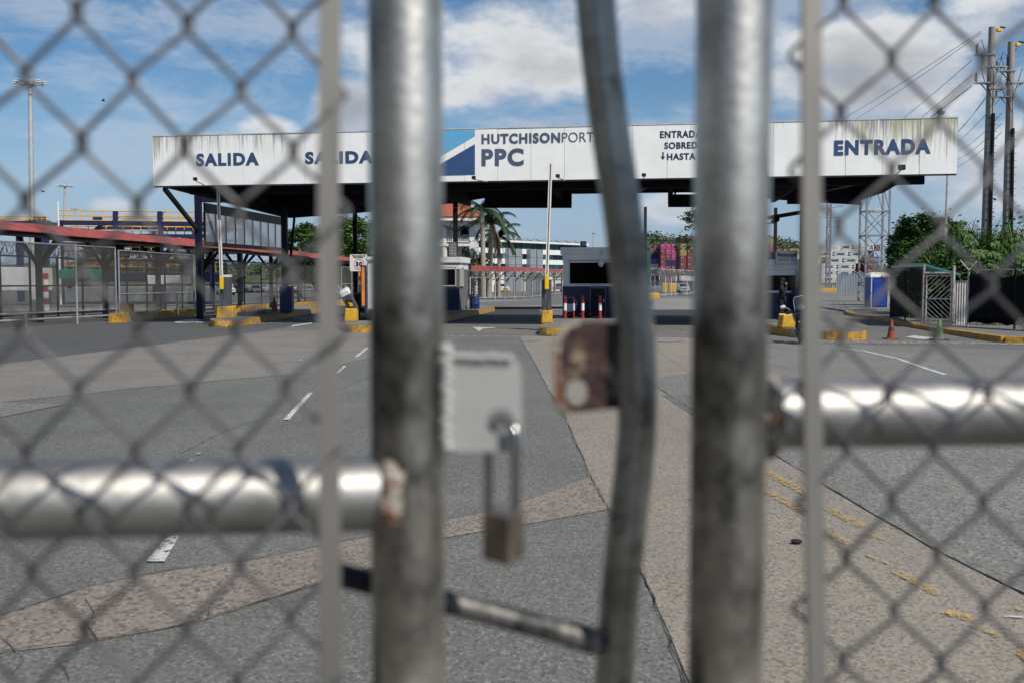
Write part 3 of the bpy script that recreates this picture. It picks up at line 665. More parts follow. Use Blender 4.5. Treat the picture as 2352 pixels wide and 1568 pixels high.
def fence(label, P, z0, z1, post_w=.06, rails=('top', 'bottom'), step=2.6, razor=False, mesh='mesh_wire', steel='fence_steel', posts=None, pitch=.085, w=.005, arms=False, group=None, rz='razor'):
    t = thing('chain_link_fence', label, 'fence', (P[0].x, P[0].y, 0), group=group); mm = MB()
    for a, b in zip(P, P[1:]):
        mesh_panel(mm, a, b, z0, z1, pitch, w)
        for r_ in rails:
            zz = {'top': z1, 'bottom': z0, 'mid': (z0 + z1) / 2, 'low': z0 + (z1 - z0) * .28}[r_]
            MB().tube([(a.x, a.y, zz), (b.x, b.y, zz)], post_w * .4, 6).build('rail', steel, t)
        if razor:
            r_ = MB(); coil(r_, a, b, z1 + .34, .30, .30, .014); coil(r_, a, b, z1 + .30, .22, .40, .012); r_.build('razor_coil', rz, t)
    mm.build('mesh', mesh, t)
    if posts is None:
        posts = []
        for a, b in zip(P, P[1:]):
            k = max(1, round((b - a).length / step)); posts += [a.lerp(b, j / k) for j in range(k)]
        posts.append(P[-1])
    for q in posts:
        m_ = MB().cyl((q.x, q.y, 0), (q.x, q.y, z1 + .03), post_w / 2, n=7)
        if arms:
            for sx in (-1, 1): m_.bar((q.x, q.y, z1), (q.x + sx * .22, q.y - .12, z1 + .34), .035)
        m_.build('post', steel, t)
    return t
FL0 = G(0, 752); FL1 = G(452, 722); FU = (FL1 - FL0).normalized(); FN = Vector((-FU.y, FU.x, 0))     # FN points to the walkway side
FA = FL0 - FU * 7
FM = G(268, 736)
zt = 3.45
fence('galvanised sliding gate of chain link with a low pipe, far left', [FA, FM], .55, zt + .12, .08, ('top', 'bottom'), posts=[FA, FL0 - FU * .5, G(178, 744), FM], pitch=.095, w=.012)
t = thing('gate_track_pipe', 'low galvanised pipe rail along the foot of the left sliding gate', 'pipe', (FA.x, FA.y, 0))
MB().tube([FA + Vector((0, 0, .28)), G(255, 738) + Vector((0, 0, .28))], .05, 8).build('pipe', 'fence_steel', t)
for q in (G(178, 745), G(60, 753), G(252, 738)): MB().cyl((q.x, q.y, 0), (q.x, q.y, .55), .045, n=8).build('post', 'fence_steel', t)
fence('chain link fence standing on the long yellow kerb, left', [FM + FU * .3, FL1], .45, zt, .08, ('top', 'bottom', 'low'), posts=[FM + FU * .3, FM + FU * 8.2, FL1 - FU * .1], pitch=.095, w=.012)
W1 = FL1 + FU * 4; W2 = G(783, 700) + Vector((0, 0, 0)); W2 = FL1 + FU * 26
fence('dark chain link fence under the canopy behind the first barrier', [W1, W2], .45, 3.2, .08, ('top', 'bottom', 'mid', 'low'), 2.6, mesh='mesh_dark', steel='pole_dark', pitch=.12, w=.014)
W3 = W2 + FU * 14 + Vector((1, 0, 0))
fence('galvanised fence end beyond the speed sign', [W2 + FU * .4, W3], .35, 3.2, .07, ('top', 'bottom', 'mid'), 2.4, pitch=.12, w=.014)
# second fence with razor wire behind the walkway
S0 = FA + FN * 2.7; S1 = FL1 + FN * 2.7 + FU * 10
fence('dark fence topped with razor wire behind the red roofed walkway', [S0, S1], .3, 3.1, .11, ('top', 'bottom', 'mid'), 2.2, razor=True, mesh='mesh_dark', steel='pole_dark', pitch=.10, w=.014, arms=True, rz='razor_dark')
# curved far fence with razor coils
cf = [(1080, 689), (1115, 688), (1138, 687.5), (1160, 687.5), (1182, 687), (1203, 686), (1222, 684.5), (1240, 682.5), (1258, 680.5), (1275, 679), (1292, 677.8), (1310, 676.5), (1330, 675.5), (1352, 674.5)]
CF = [G(x, y) for x, y in cf]
t = thing('chain_link_fence', 'pale curved security fence with thick razor coils beyond the centre lane', 'fence', (CF[0].x, CF[0].y, 0)); mm = MB(); rc = MB()
for i, (a, b) in enumerate(zip(CF, CF[1:])):
    za = zat(638, a.y); mesh_panel(mm, a, b, .2, za, .22, .014)
    for zz in (.2, za): MB().tube([(a.x, a.y, zz), (b.x, b.y, zat(638, b.y) if zz > 1 else .2)], .035, 5).build('rail', 'fence_white', t)
    for k in range(2): coil(rc, a, b, za + .34 + .05 * k, .34 + .05 * k, .36 + .08 * k, .016)
for q in CF: MB().cyl((q.x, q.y, 0), (q.x, q.y, zat(637, q.y)), .05, n=6).build('post', 'fence_white', t)
mm.build('mesh', 'mesh_wire', t); rc.build('razor_coil', 'razor', t)
# white gate in front of the pickup
GF = [G(1494, 683), G(1514, 684), G(1541, 681), G(1562, 679.5), G(1592, 677), G(1640, 675)]
t = thing('chain_link_fence', 'white barred yard gate with razor coils in front of the far pickup', 'fence', (GF[0].x, GF[0].y, 0)); mm = MB(); rc = MB()
for a, b in zip(GF, GF[1:]):
    za, zb = zat(633, a.y), zat(633, b.y); mesh_panel(mm, a, b, .3, za, .22, .014)
    MB().tube([(a.x, a.y, za), (b.x, b.y, zb)], .05, 5).build('rail', 'fence_white', t); MB().tube([(a.x, a.y, .3), (b.x, b.y, .3)], .05, 5).build('rail', 'fence_white', t)
    for k in range(2): coil(rc, a, b, za + .45, .42, .40 + .08 * k, .016)
    for k in range(2):
        q = a.lerp(b, k / 2); MB().cyl((q.x, q.y, 0), (q.x, q.y, za), .06, n=6).build('post', 'fence_white', t)
mm.build('mesh', 'mesh_wire', t); rc.build('razor_coil', 'razor', t)
fence('low pale fence in front of the container pile at right', [G(1860, 667), G(1960, 666.5)], .3, 3.2, .09, ('top', 'bottom'), 7, pitch=.3, w=.016, steel='fence_white')
# ---------------------------------------------------------------- red roofed walkway
def corrugated(mb, a, b, za, off0, off1, z0, z1, zb=None, z1b=None, pitch=.16, amp=.025):
    """sheet running a->b, low edge at offset off0, high edge at off1 along FN-like normal"""
    a = Vector(a); b = Vector(b); d = (b - a); L_ = d.length; d /= L_; n = Vector((-d.y, d.x, 0)); k = int(L_ / pitch * 2); zb = z0 if zb is None else zb; z1b = z1 if z1b is None else z1b
    vs = []
    for i in range(k + 1):
        s = L_ * i / k; dz = amp if i % 2 else -amp; f = i / k
        for o_, zz in ((off0, z0 + (zb - z0) * f), (off1, z1 + (z1b - z1) * f)): vs.append(a + d * s + n * o_ + Vector((0, 0, zz + dz)))
    fs = [(2 * i, 2 * i + 2, 2 * i + 3, 2 * i + 1) for i in range(k)]
    return mb.add(vs, fs)
t = thing('covered_walkway', 'long covered walkway with a red corrugated roof behind the left fence', 'walkway', (FL0.x, FL0.y, 0))
seglen = 5.5; total = (W3 - FA).length; s = 0; i = 0
WD = FU
while s < total:
    e = min(s + seglen, total); a = FA + WD * (s - .05); b = FA + WD * (e + .05)
    zz = 4.08 - .004 * s + (.03 if i % 2 else 0) - .03 * max(0, s - 34) / 3
    corrugated(MB(), a, b, 0, .15, 2.6, zz, zz + .62).build('roof_sheet', 'red_roof', t)
    MB().bar(a + FN * .3 + Vector((0, 0, zz - .14)), b + FN * .3 + Vector((0, 0, zz - .14)), .1, .2).build('roof_beam', 'pole_dark', t)
    MB().bar(a + FN * 2.4 + Vector((0, 0, zz + .2)), b + FN * 2.4 + Vector((0, 0, zz + .2)), .1, .2).build('roof_beam', 'pole_dark', t)
    q = FA + WD * (s + .9) + FN * 1.5
    MB().bar((q.x, q.y, 0), (q.x, q.y, zz + .15), .24).build('column', 'pole_dark', t)
    for sg in (-1, 1):
        MB().bar((q.x, q.y, 2.6), (q.x + FN.x * sg * 1.1, q.y + FN.y * sg * 1.1, zz - .05 + .16 * sg), .14).build('brace', 'pole_dark', t)
    MB().bar((q.x, q.y, 2.5), (q.x + FU.x * 1.5, q.y + FU.y * 1.5, zz), .16).build('brace', 'pole_dark', t)
    s = e; i += 1
t = thing('covered_walkway', 'curved red walkway roof beyond the razor wire of the centre lane', 'walkway', (CF[0].x, CF[0].y, 0))
rtop = [(611, 624), (611.5, 624), (612, 624.5), (612.5, 625), (613, 625), (614, 625.5), (615, 626), (616, 626), (617, 626), (618, 627), (619, 627), (619.5, 627), (620, 627), (620, 627)]
for k, (a, b) in enumerate(zip(CF, CF[1:])):
    mb = MB(); N_ = Vector((0, 1, 0)); za0, zb0 = zat(rtop[k][1], a.y + 1), zat(rtop[k + 1][1], b.y + 1); za1, zb1 = zat(rtop[k][0], a.y + 4), zat(rtop[k + 1][0], b.y + 4)
    n = 14; vs = []
    for j in range(n + 1):
        p = a.lerp(b, j / n); dz = .03 if j % 2 else -.03; f = j / n
        vs.append((p.x, p.y + 1, za0 + (zb0 - za0) * f + dz)); vs.append((p.x, p.y + 4, za1 + (zb1 - za1) * f + dz))
    mb.add(vs, [(2 * j, 2 * j + 2, 2 * j + 3, 2 * j + 1) for j in range(n)]); mb.build('roof_sheet', 'red_roof', t)
    q = a; MB().bar((q.x, q.y + 2.5, 0), (q.x, q.y + 2.5, za0), .22).build('column', 'pole_dark', t)
    MB().bar((q.x, q.y + 2.5, za0 - 1.2), (q.x + 1.1, q.y + 2.5, za0), .14).build('brace', 'pole_dark', t)
# ---------------------------------------------------------------- canopy
Z0F = zat(428, 43.3); Z1F = zat(315, 43.3)          # fascia bottom and top
def canopy():
    t = thing('toll_canopy', 'long toll gate canopy with a stained white fascia on navy steel columns', 'canopy', tuple(CA))
    # fascia sheets: x axis along VD so the streak texture runs straight
    ps = MB(); n = 24; w = CL / n
    fas = MB()
    for i in range(n):
        a, b = i * w, (i + 1) * w - .012; dz = random.uniform(-.008, .008); dt = random.uniform(-.006, .006)
        fas.hexa([C(a, dt, Z0F), C(b, dt, Z0F), C(b, .16, Z0F), C(a, .16, Z0F), C(a, dt, Z1F + dz), C(b, dt, Z1F + dz), C(b, .16, Z1F + dz), C(a, .16, Z1F + dz)])
    fo = fas.build('fascia', 'fascia', t)
    MB().hexa([C(0, .03, Z0F - .05), C(CL, .03, Z0F - .05), C(CL, .19, Z0F - .05), C(0, .19, Z0F - .05), C(0, .03, Z0F), C(CL, .03, Z0F), C(CL, .19, Z0F), C(0, .19, Z0F)]).build('fascia_trim', 'cab_grey', t)
    MB().hexa([C(0, -.02, Z1F + .01), C(CL, -.02, Z1F + .01), C(CL, .20, Z1F + .01), C(0, .20, Z1F + .01), C(0, -.02, Z1F + .05), C(CL, -.02, Z1F + .05), C(CL, .20, Z1F + .05), C(0, .20, Z1F + .05)]).build('fascia_cap', 'fascia_edge', t)
    def bx(mb, s0, s1, t0, t1, z0, z1, z0b=None):
        z0b = z0 if z0b is None else z0b
        return mb.hexa([C(s0, t0, z0), C(s1, t0, z0), C(s1, t1, z0b), C(s0, t1, z0b), C(s0, t0, z1), C(s1, t0, z1), C(s1, t1, z1), C(s0, t1, z1)])
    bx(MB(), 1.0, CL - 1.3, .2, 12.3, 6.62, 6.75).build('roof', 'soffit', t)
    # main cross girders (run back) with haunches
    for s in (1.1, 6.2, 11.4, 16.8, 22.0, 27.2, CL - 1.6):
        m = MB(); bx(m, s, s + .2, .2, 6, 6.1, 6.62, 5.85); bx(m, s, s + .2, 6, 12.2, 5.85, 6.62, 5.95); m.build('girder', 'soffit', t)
    # back girder with a bottom edge that rises between the column heads
    prof = [(649, 500), (666, 501), (812, 490), (950, 477), (1047, 466), (1113, 455), (1320, 432), (1460, 431), (1592, 442), (1765, 457), (1842, 463), (1979, 471)]
    def st(px, py, tt):
        d = ray(px, py); o = Vector((0, 0, H)); k = (CA + UD * tt - o).dot(UD) / d.dot(UD); p = o + d * k; return (p - CA).dot(VD), p.z
    pr = [st(x, y, 12.0) for x, y in prof]; m = MB()
    for (s0, za), (s1, zb) in zip(pr, pr[1:]):
        m.hexa([C(s0, 12, za), C(s1, 12, zb), C(s1, 12.25, zb), C(s0, 12.25, za), C(s0, 12, 6.9), C(s1, 12, 6.9), C(s1, 12.25, 6.9), C(s0, 12.25, 6.9)])
    m.build('back_girder', 'navy', t)
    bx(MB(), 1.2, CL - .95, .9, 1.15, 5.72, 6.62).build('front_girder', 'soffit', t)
    # left side girder (bottom edge seen against the sky)
    s0, z0 = st(376, 431, .2); s1, z1 = st(649, 500, 12.0)
    MB().hexa([C(s0, .2, z0), C(s0 + .2, .2, z0), C(s1 + .2, 12, z1), C(s1, 12, z1), C(s0, .2, 6.62), C(s0 + .2, .2, 6.62), C(s1 + .2, 12, 6.7), C(s1, 12, 6.7)]).build('side_girder', 'navy', t)
    m = MB()
    for k in range(9): bx(m, 1.2, CL - 1.4, 1.8 + k * 1.2, 1.88 + k * 1.2, 6.45, 6.6)
    m.build('purlins', 'black', t)
    m = MB()
    for s in (3, 9, 14, 19.5, 25, 29): m.bar(C(s, 1.2, 6.35), C(s + 2.2, 6, 6.40), .05); m.bar(C(s + 2.2, 6, 6.40), C(s, 11.8, 6.3), .05)
    m.build('tie_rods', 'fence_steel', t)
    bx(MB(), 12.9, 13.5, 5.5, 5.7, 6.2, 6.3).build('pipe', 'red_roof', t)
    # columns: px, Y, z bottom, z top, width
    def col(px, Y, z0, z1, w, name='column', m='navy'):
        x = xat(px, Y); MB().bar((x, Y, z0), (x, Y, z1), w, w, (0, 1, 0)).build(name, m, t)
    col(461, 50.5, 0, 6.3, .30); col(657, 53, .28, 6.0, .30); col(818, 54.5, .28, 6.2, .22, m='black'); col(1047, 58.9, 3.2, 6.75, .28, m='black'); col(1841, 43.5, .28, 6.2, .25); col(1480, 62, 0, zat(476, 62), .17, m='pole_dark'); col(1777, 60, 0, zat(478, 60), .17, m='pole_dark')
    # stub, knee brace, struts
    x = xat(461, 50.5); MB().bar((x - .2, 50.5, 6.05), (x + 3.2, 51.5, 6.05), .25, .28).build('stub_beam', 'navy', t)
    MB().bar(A(378, 434, 43.8), A(452, 527, 50.3), .16, .18).build('knee_brace', 'navy', t)
    MB().bar(A(668, 590, 53), A(676, 502, 54.5), .12).build('knee_brace', 'navy', t)
    MB().bar(A(1765, 501, 46), A(1872, 483, 42.5), .13, .16).build('strut', 'black', t)
    MB().bar(A(1005, 515, 51), A(1042, 528, 58.9), .12).build('strut', 'black', t); MB().bar(A(1047, 470, 51.5), A(1047, 474, 59), .2, .3).build('strut', 'black', t)
    # column boxes
    for px0, px1, y0, y1, Y in ((643.5, 671, 658, 717, 52.3), (1824.5, 1858.5, 661, 734, 43.0), (985, 1016, 668, 722, 50)):
        a, b = xat(px0, Y), xat(px1, Y); MB().cbox(((a + b) / 2, Y + .3, (.28 + zat(y0, Y)) / 2), (b - a, .6, zat(y0, Y) - .28), .015).build('column_casing', 'navy_bright', t)
    # lettering and logo, laid on the fascia
    def txt(s, x0, x1, yt, yb, mat, bold=.03, name='lettering'):
        xm = (x0 + x1) / 2; s0, _ = FP(x0, (yt + yb) / 2); s1, _ = FP(x1, (yt + yb) / 2); _, z1 = FP(xm, yt); _, z0 = FP(xm, yb)
        letters(MB(), s, C(s0, -.011, z0), VD, (0, 0, 1), s1 - s0, z1 - z0, .002, bold).build(name, mat, t)
    txt('SALIDA', 451, 595, 352, 382, 'navy_text', .052); txt('SALIDA', 701, 858, 348, 377, 'navy_text', .052)
    txt('ENTRADA', 1916, 2138, 321, 356, 'navy_text', .052)
    txt('HUTCHISON', 1106, 1287, 306.8, 330.5, 'slate_text', .042); txt('PORTS', 1291, 1378, 304.5, 327, 'slate_text', -.004)
    txt('PPC', 1106, 1203, 342, 382.5, 'slate_text', .042)
    txt('ENTRADA', 1516, 1612, 301, 317, 'dark_text', .03); txt('SOBREDIMENSION', 1526, 1700, 326, 341.5, 'dark_text', .03); txt('HASTA', 1532, 1598, 352.5, 368, 'dark_text', .03)
    def poly(pp, mat, name='logo'):
        P = [FP(x, y) for x, y in pp]; MB().slab([C(s, -.016, z) for s, z in P], -UD, .006).build(name, mat, t)
    poly([(1518, 360), (1523, 368), (1528, 360), (1524.5, 361), (1524.5, 350), (1521.5, 350), (1521.5, 361)][::-1], 'dark_text', 'arrow')
    poly([(905, 303.5), (1091, 299), (1091, 313.3), (1017, 356.5), (940, 404), (905, 405)][::-1], 'logo_light')
    poly([(1091, 331.8), (1091, 402.3), (968, 405), (1017, 374.5)][::-1], 'logo_dark')
    # floodlights on arms
    for px, py, bx_ in ((448, 411, 470), (756, 407, 775), (1088, 408, 1122), (1281, 404, 1300), (1479, 402, 1478), (1757, 397, 1775), (2072, 384, 2058)):
        sc = .95 if px == 2072 else .62
        s, z = FP(px, py, 1.1); s2, z2 = FP(bx_, 428 - (bx_ - 360) * .0164, 0); n = MB()
        p = C(s, -1.1, z); q = C(s2, .25, Z0F - .03)
        fl = n.bar(q, p + Vector((0, 0, -.08)), .035).build('flood_arm', 'lattice', t)
        k = MB(); c = p
        k.hexa([c + Vector(v) * sc for v in ((-.13, -.05, -.09), (.13, -.05, -.09), (.13, .09, -.12), (-.13, .09, -.12), (-.13, -.02, .09), (.13, -.02, .09), (.13, .12, .06), (-.13, .12, .06))]); k.build('floodlight', 'black', t)
    # glazed screen over the walkway, receding between the first two columns
    return t
canopy()
t = thing('glazed_screen', 'dark framed glazed screen above the walkway between two navy columns', 'screen', tuple(G(505, 735)))
a = Vector((xat(467, 50.8) + .2, 50.8, 0)); b = Vector((xat(652, 66), 66, 0))
for f0, f1, zb0, zb1, zt0, zt1 in ((0, 1, 598, 620, 571, 0, ),): pass
def zl(f, y0, y1): p = a.lerp(b, f); return zat(y0 + (y1 - y0) * f * 66 / (50.8 + (66 - 50.8) * f), p.y)
def P3(f, y0, y1):
    p = a.lerp(b, f); fx = f * 66 / (50.8 + 15.2 * f)    # perspective-correct height interpolation
    return Vector((p.x, p.y, 0)), None
za_t, zb_t = zat(466, 50.8), zat(500, 66); za_w, zb_w = zat(489, 50.8), zat(518, 66); za_s, zb_s = zat(555, 50.8), zat(570, 66); za_b, zb_b = zat(566, 50.8), zat(577, 66)
def strip(z0a, z0b, z1a, z1b, f0=0, f1=1, th=.08):
    p, q = a.lerp(b, f0), a.lerp(b, f1); d = (b - a).normalized(); n = Vector((-d.y, d.x, 0)) * th
    L0 = lambda u, v, f: u + (v - u) * f
    return [(p.x, p.y, L0(z0a, z0b, f0)), (q.x, q.y, L0(z0a, z0b, f1)), (q.x + n.x, q.y + n.y, L0(z0a, z0b, f1)), (p.x + n.x, p.y + n.y, L0(z0a, z0b, f0)), (p.x, p.y, L0(z1a, z1b, f0)), (q.x, q.y, L0(z1a, z1b, f1)), (q.x + n.x, q.y + n.y, L0(z1a, z1b, f1)), (p.x + n.x, p.y + n.y, L0(z1a, z1b, f0))]
MB().hexa(strip(za_w, zb_w, za_t, zb_t)).hexa(strip(za_b, zb_b, za_s, zb_s)).build('frame', 'black', t)
for k in range(10):
    f = k / 9; w_ = .007; MB().hexa(strip(za_s, zb_s, za_w, zb_w, max(0, f - w_), min(1, f + w_), .1)).build('mullion', 'black', t)
for k in range(9): MB().hexa(strip(za_s, zb_s, za_w, zb_w, k / 9 + .008, (k + 1) / 9 - .008, .012)).build('pane', 'glass_pane', t)
# hanging signs seen from behind
def hang(label, px0, px1, y0, y1, Y, frame=False, d=.18):
    a_, b_ = A(px0, y0, Y), A(px1, y1, Y); t = thing('overhead_sign', label, 'sign', (a_.x, Y, b_.z))
    MB().box(a_.x, b_.x, Y, Y + d, b_.z, a_.z).build('panel', 'soffit', t)
    if frame:
        n = 4
        for k in range(n + 1):
            x = a_.x + (b_.x - a_.x) * k / n; MB().box(x - .03, x + .03, Y - .05, Y, b_.z, a_.z).build('stiffener', 'black', t)
    for x in (a_.x + (b_.x - a_.x) * .12, a_.x + (b_.x - a_.x) * .85): MB().bar((x, Y + .1, a_.z), (x, Y + .1, 6.5), .08).build('hanger', 'black', t)
hang('wide black sign panel hanging under the canopy over the centre lane', 1113, 1313, 430, 478, 48.6)
hang('dark framed sign back hanging under the canopy beside the right gate post', 1536, 1665, 447, 476, 46, True)
hang('small dark sign back hanging under the canopy at the right column', 1810, 1862, 457, 469, 46.5, True)
# ---------------------------------------------------------------- booths
def booth(label, px0, px1, Y, ytop, depth, win, side_win=None, dado=1.05, zbase=ZI, roof_over=.12, rz=CRZ, wall='booth_wall'):
    """front left corner at px0, front right at px1"""
    z1 = zat(ytop, Y); a_ = Vector((xat(px0, Y), Y, 0)); e = Vector((cos(rz), sin(rz), 0)); n = Vector((-e.y, e.x, 0))
    w = (xat(px1, Y) - xat(px0, Y)) / e.x * (1 + .0); t = thing('guard_booth', label, 'booth', (a_.x, a_.y, zbase))
    def P(x, y, z): return a_ + e * x + n * y + Vector((0, 0, z))
    def bx(m, x0, x1, y0, y1, z0, z1): return m.hexa([P(x0, y0, z0), P(x1, y0, z0), P(x1, y1, z0), P(x0, y1, z0), P(x0, y0, z1), P(x1, y0, z1), P(x1, y1, z1), P(x0, y1, z1)])
    zd = zbase + dado; zr = z1 - .32; x0, x1, w0, w1 = win
    w0 = max(w0, zd + .02)
    m = MB(); T = .12
    bx(m, 0, x0, 0, T, zd, zr); bx(m, x1, w, 0, T, zd, zr); bx(m, x0, x1, 0, T, w1, zr); bx(m, x0, x1, 0, T, zd, w0)
    bx(m, 0, T, T, depth, zd, zr); bx(m, 0, w, depth - T, depth, zd, zr)
    if side_win:
        y0, y1 = side_win; bx(m, w - T, w, T, y0, zbase, zr); bx(m, w - T, w, y1, depth - T, zbase, zr); bx(m, w - T, w, y0, y1, w1, zr); bx(m, w - T, w, y0, y1, zbase, w0)
    else: bx(m, w - T, w, T, depth - T, zbase, zr)
    m.build('wall', wall, t)
    m = MB(); bx(m, -.02, w - (.0 if side_win else -.02), -.02, T, zbase, zd); bx(m, -.02, T, T, depth, zbase, zd); m.build('dado', 'navy_bright', t)
    m = MB(); bx(m, -roof_over, w + roof_over, -roof_over, depth + roof_over, zr, z1); bx(m, -.02, w + .02, -.03, depth, zr - .38, zr - .002); m.build('roof', 'booth_white', t)
    fr = MB(); f = .06
    for (p, q, r, s) in ((x0, x1, w0, w0 + f), (x0, x1, w1 - f, w1), (x0, x0 + f, w0 + f, w1 - f), (x1 - f, x1, w0 + f, w1 - f)): bx(fr, p, q, -.03, .09, r, s)
    wn = fr.build('window', 'alu', t); bx(MB(), x0 + f, x1 - f, .02, .05, w0 + f, w1 - f).build('pane', 'glass_dark', wn)
    if side_win:
        fr = MB(); y0, y1 = side_win
        for (p, q, r, s) in ((y0, y1, w0, w0 + f), (y0, y1, w1 - f, w1), (y0, y0 + f, w0 + f, w1 - f), (y1 - f, y1, w0 + f, w1 - f), ((y0 + y1) / 2 - .03, (y0 + y1) / 2 + .03, w0 + f, w1 - f)): bx(fr, w - .08, w + .10, p, q, r, s)
        wn = fr.build('window', 'alu', t); bx(MB(), w - .04, w + .02, y0 + f, y1 - f, w0 + f, w1 - f).build('pane', 'glass_dark', wn)
    return t, P, bx, w
Y = 57.5
t1, P1, bx1, w1 = booth('grey guard booth with navy dado on the island left of the centre lane', 955, 1056, Y, 591, 2.6, (1.3, 2.4, zat(658, Y), zat(614, Y)), (.25, .9), dado=zat(660, Y) - ZI, wall='wall_shade')
Y = 46
t3, P3_, bx3, w3 = booth('white topped guard booth with wide black window behind the bollards', 1293, 1466, Y, 569, 2.4, (.25, 3.3, zat(656, Y) + .02, zat(598, Y)), dado=zat(658, Y) - ZI, wall='booth_white')
bx3(MB(), 1.0 + .55, 1.0 + .62, -.05, -.02, 1.25 + ZI - .25, 1.25 + ZI).build('switch_plate', 'c_white', t3)
Y = 44.6
t4, P4, bx4, w4 = booth('pale guard booth with black window and blue base beside the guard', 1655, 1832, Y, 597, 2.4, (.3, 3.28, zat(672, Y) + .02, zat(603 + 16, Y)), dado=zat(673, Y) - ZI, wall='booth_white')
def simple_box(name, mat, label, cat, px0, px1, y0, y1, Y, d, ch=.01, group=None):
    a_, b_ = A(px0, y0, Y), A(px1, y1, Y); mb = MB().cbox(((a_.x + b_.x) / 2, Y + d / 2, (a_.z + b_.z) / 2), (b_.x - a_.x, d, a_.z - b_.z), ch); return obj(mb, name, mat, label, cat, group, loc=((a_.x + b_.x) / 2, Y, b_.z))
def cabinet(label, px0, px1, y0, y1, Y):
    a_, b_ = A(px0, y0, Y), A(px1, y1, Y); t = thing('equipment_cabinet', label, 'cabinet', (a_.x, Y, b_.z)); w, h = b_.x - a_.x, a_.z - b_.z
    MB().cbox((a_.x + w / 2, Y + .25, b_.z + h / 2), (w, .5, h), .02).build('housing', 'cab_grey', t); MB().box(a_.x + .06, b_.x - .06, Y - .015, Y - .002, b_.z + .1, a_.z - .1).build('door', 'black', t)
    MB().box(b_.x - .12, b_.x - .09, Y - .04, Y - .016, b_.z + h * .5, b_.z + h * .6).build('handle', 'alu', t); return t
cabinet('tall dark equipment cabinet against the booth behind the bollards', 1354, 1392, 658, 731, 45)
cabinet('black cabinet standing in the shade behind the speed sign pole', 788 + 24, 838, 672, 720, 52)
# things on the booth roofs
def aircon(label, px0, px1, y0, y1, Y):
    a_, b_ = A(px0, y0, Y), A(px1, y1, Y); t = thing('air_conditioner', label, 'air conditioner', (a_.x, Y, b_.z)); w, h = b_.x - a_.x, a_.z - b_.z
    MB().cbox((a_.x + w / 2, Y + .3, b_.z + h / 2), (w, .6, h), .03).build('casing', 'cab_grey', t)
    m = MB()
    for k in range(1, 6): m.box(a_.x + w * k / 6 - .015, a_.x + w * k / 6 + .015, Y - .03, Y - .002, b_.z + .05, a_.z - .05)
    for k in range(1, 5): m.box(a_.x + .04, b_.x - .04, Y - .036, Y - .031, b_.z + h * k / 5 - .012, b_.z + h * k / 5 + .012)
    m.build('grille', 'fence_steel', t)
    for x in (a_.x + .1, b_.x - .14): MB().box(x, x + .05, Y + .05, Y + .5, b_.z - .06, b_.z - .001).build('foot', 'black', t)
aircon('air conditioning unit with grid guard on the left booth roof', 1030, 1049, 556, 590, 58.2)
aircon('black air conditioning unit on the middle booth roof', 1334.5, 1347, 554.5, 568.5, 46.6)
def dome(label, px, py, Y, r=.16, arm=None, m='c_white'):
    c = A(px, py, Y); t = thing('dome_camera', label, 'camera', tuple(c))
    MB().lathe([(r * .35, r * 1.6), (r * .9, r * 1.0), (r, 0), (r * 1.02, -.02)], c, 14).build('housing', m, t, True); MB().ell(c + Vector((0, 0, -.02)), (r * .85, r * .85, r * .95), 12, 8).build('dome_glass', 'lamp_glass', t, True)
    if arm: MB().tube([c + Vector((0, 0, r * 1.5)), c + Vector((0, 0, r * 2.4)), Vector(arm)], .03, 6).build('bracket', m, t)
dome('black dome camera hanging from the column over the left booth', 1068, 539, 51, .2, A(1047, 534, 51), 'black')
dome('white dome camera hanging at the right edge of the middle booth', 1380.5, 607, 45.4, .14, A(1383, 575, 45.6))
t = thing('security_camera', 'black bullet camera on a bracket left of the right navy column', 'camera', tuple(A(1765, 512, 46)))
MB().cyl(A(1775, 510, 45.6), A(1785, 504, 45.2), .10, .13, 10).build('housing', 'black', t); MB().tube([A(1759, 515, 46), A(1768, 514, 45.8), A(1777, 509, 45.6)], .03, 6).build('bracket', 'black', t)
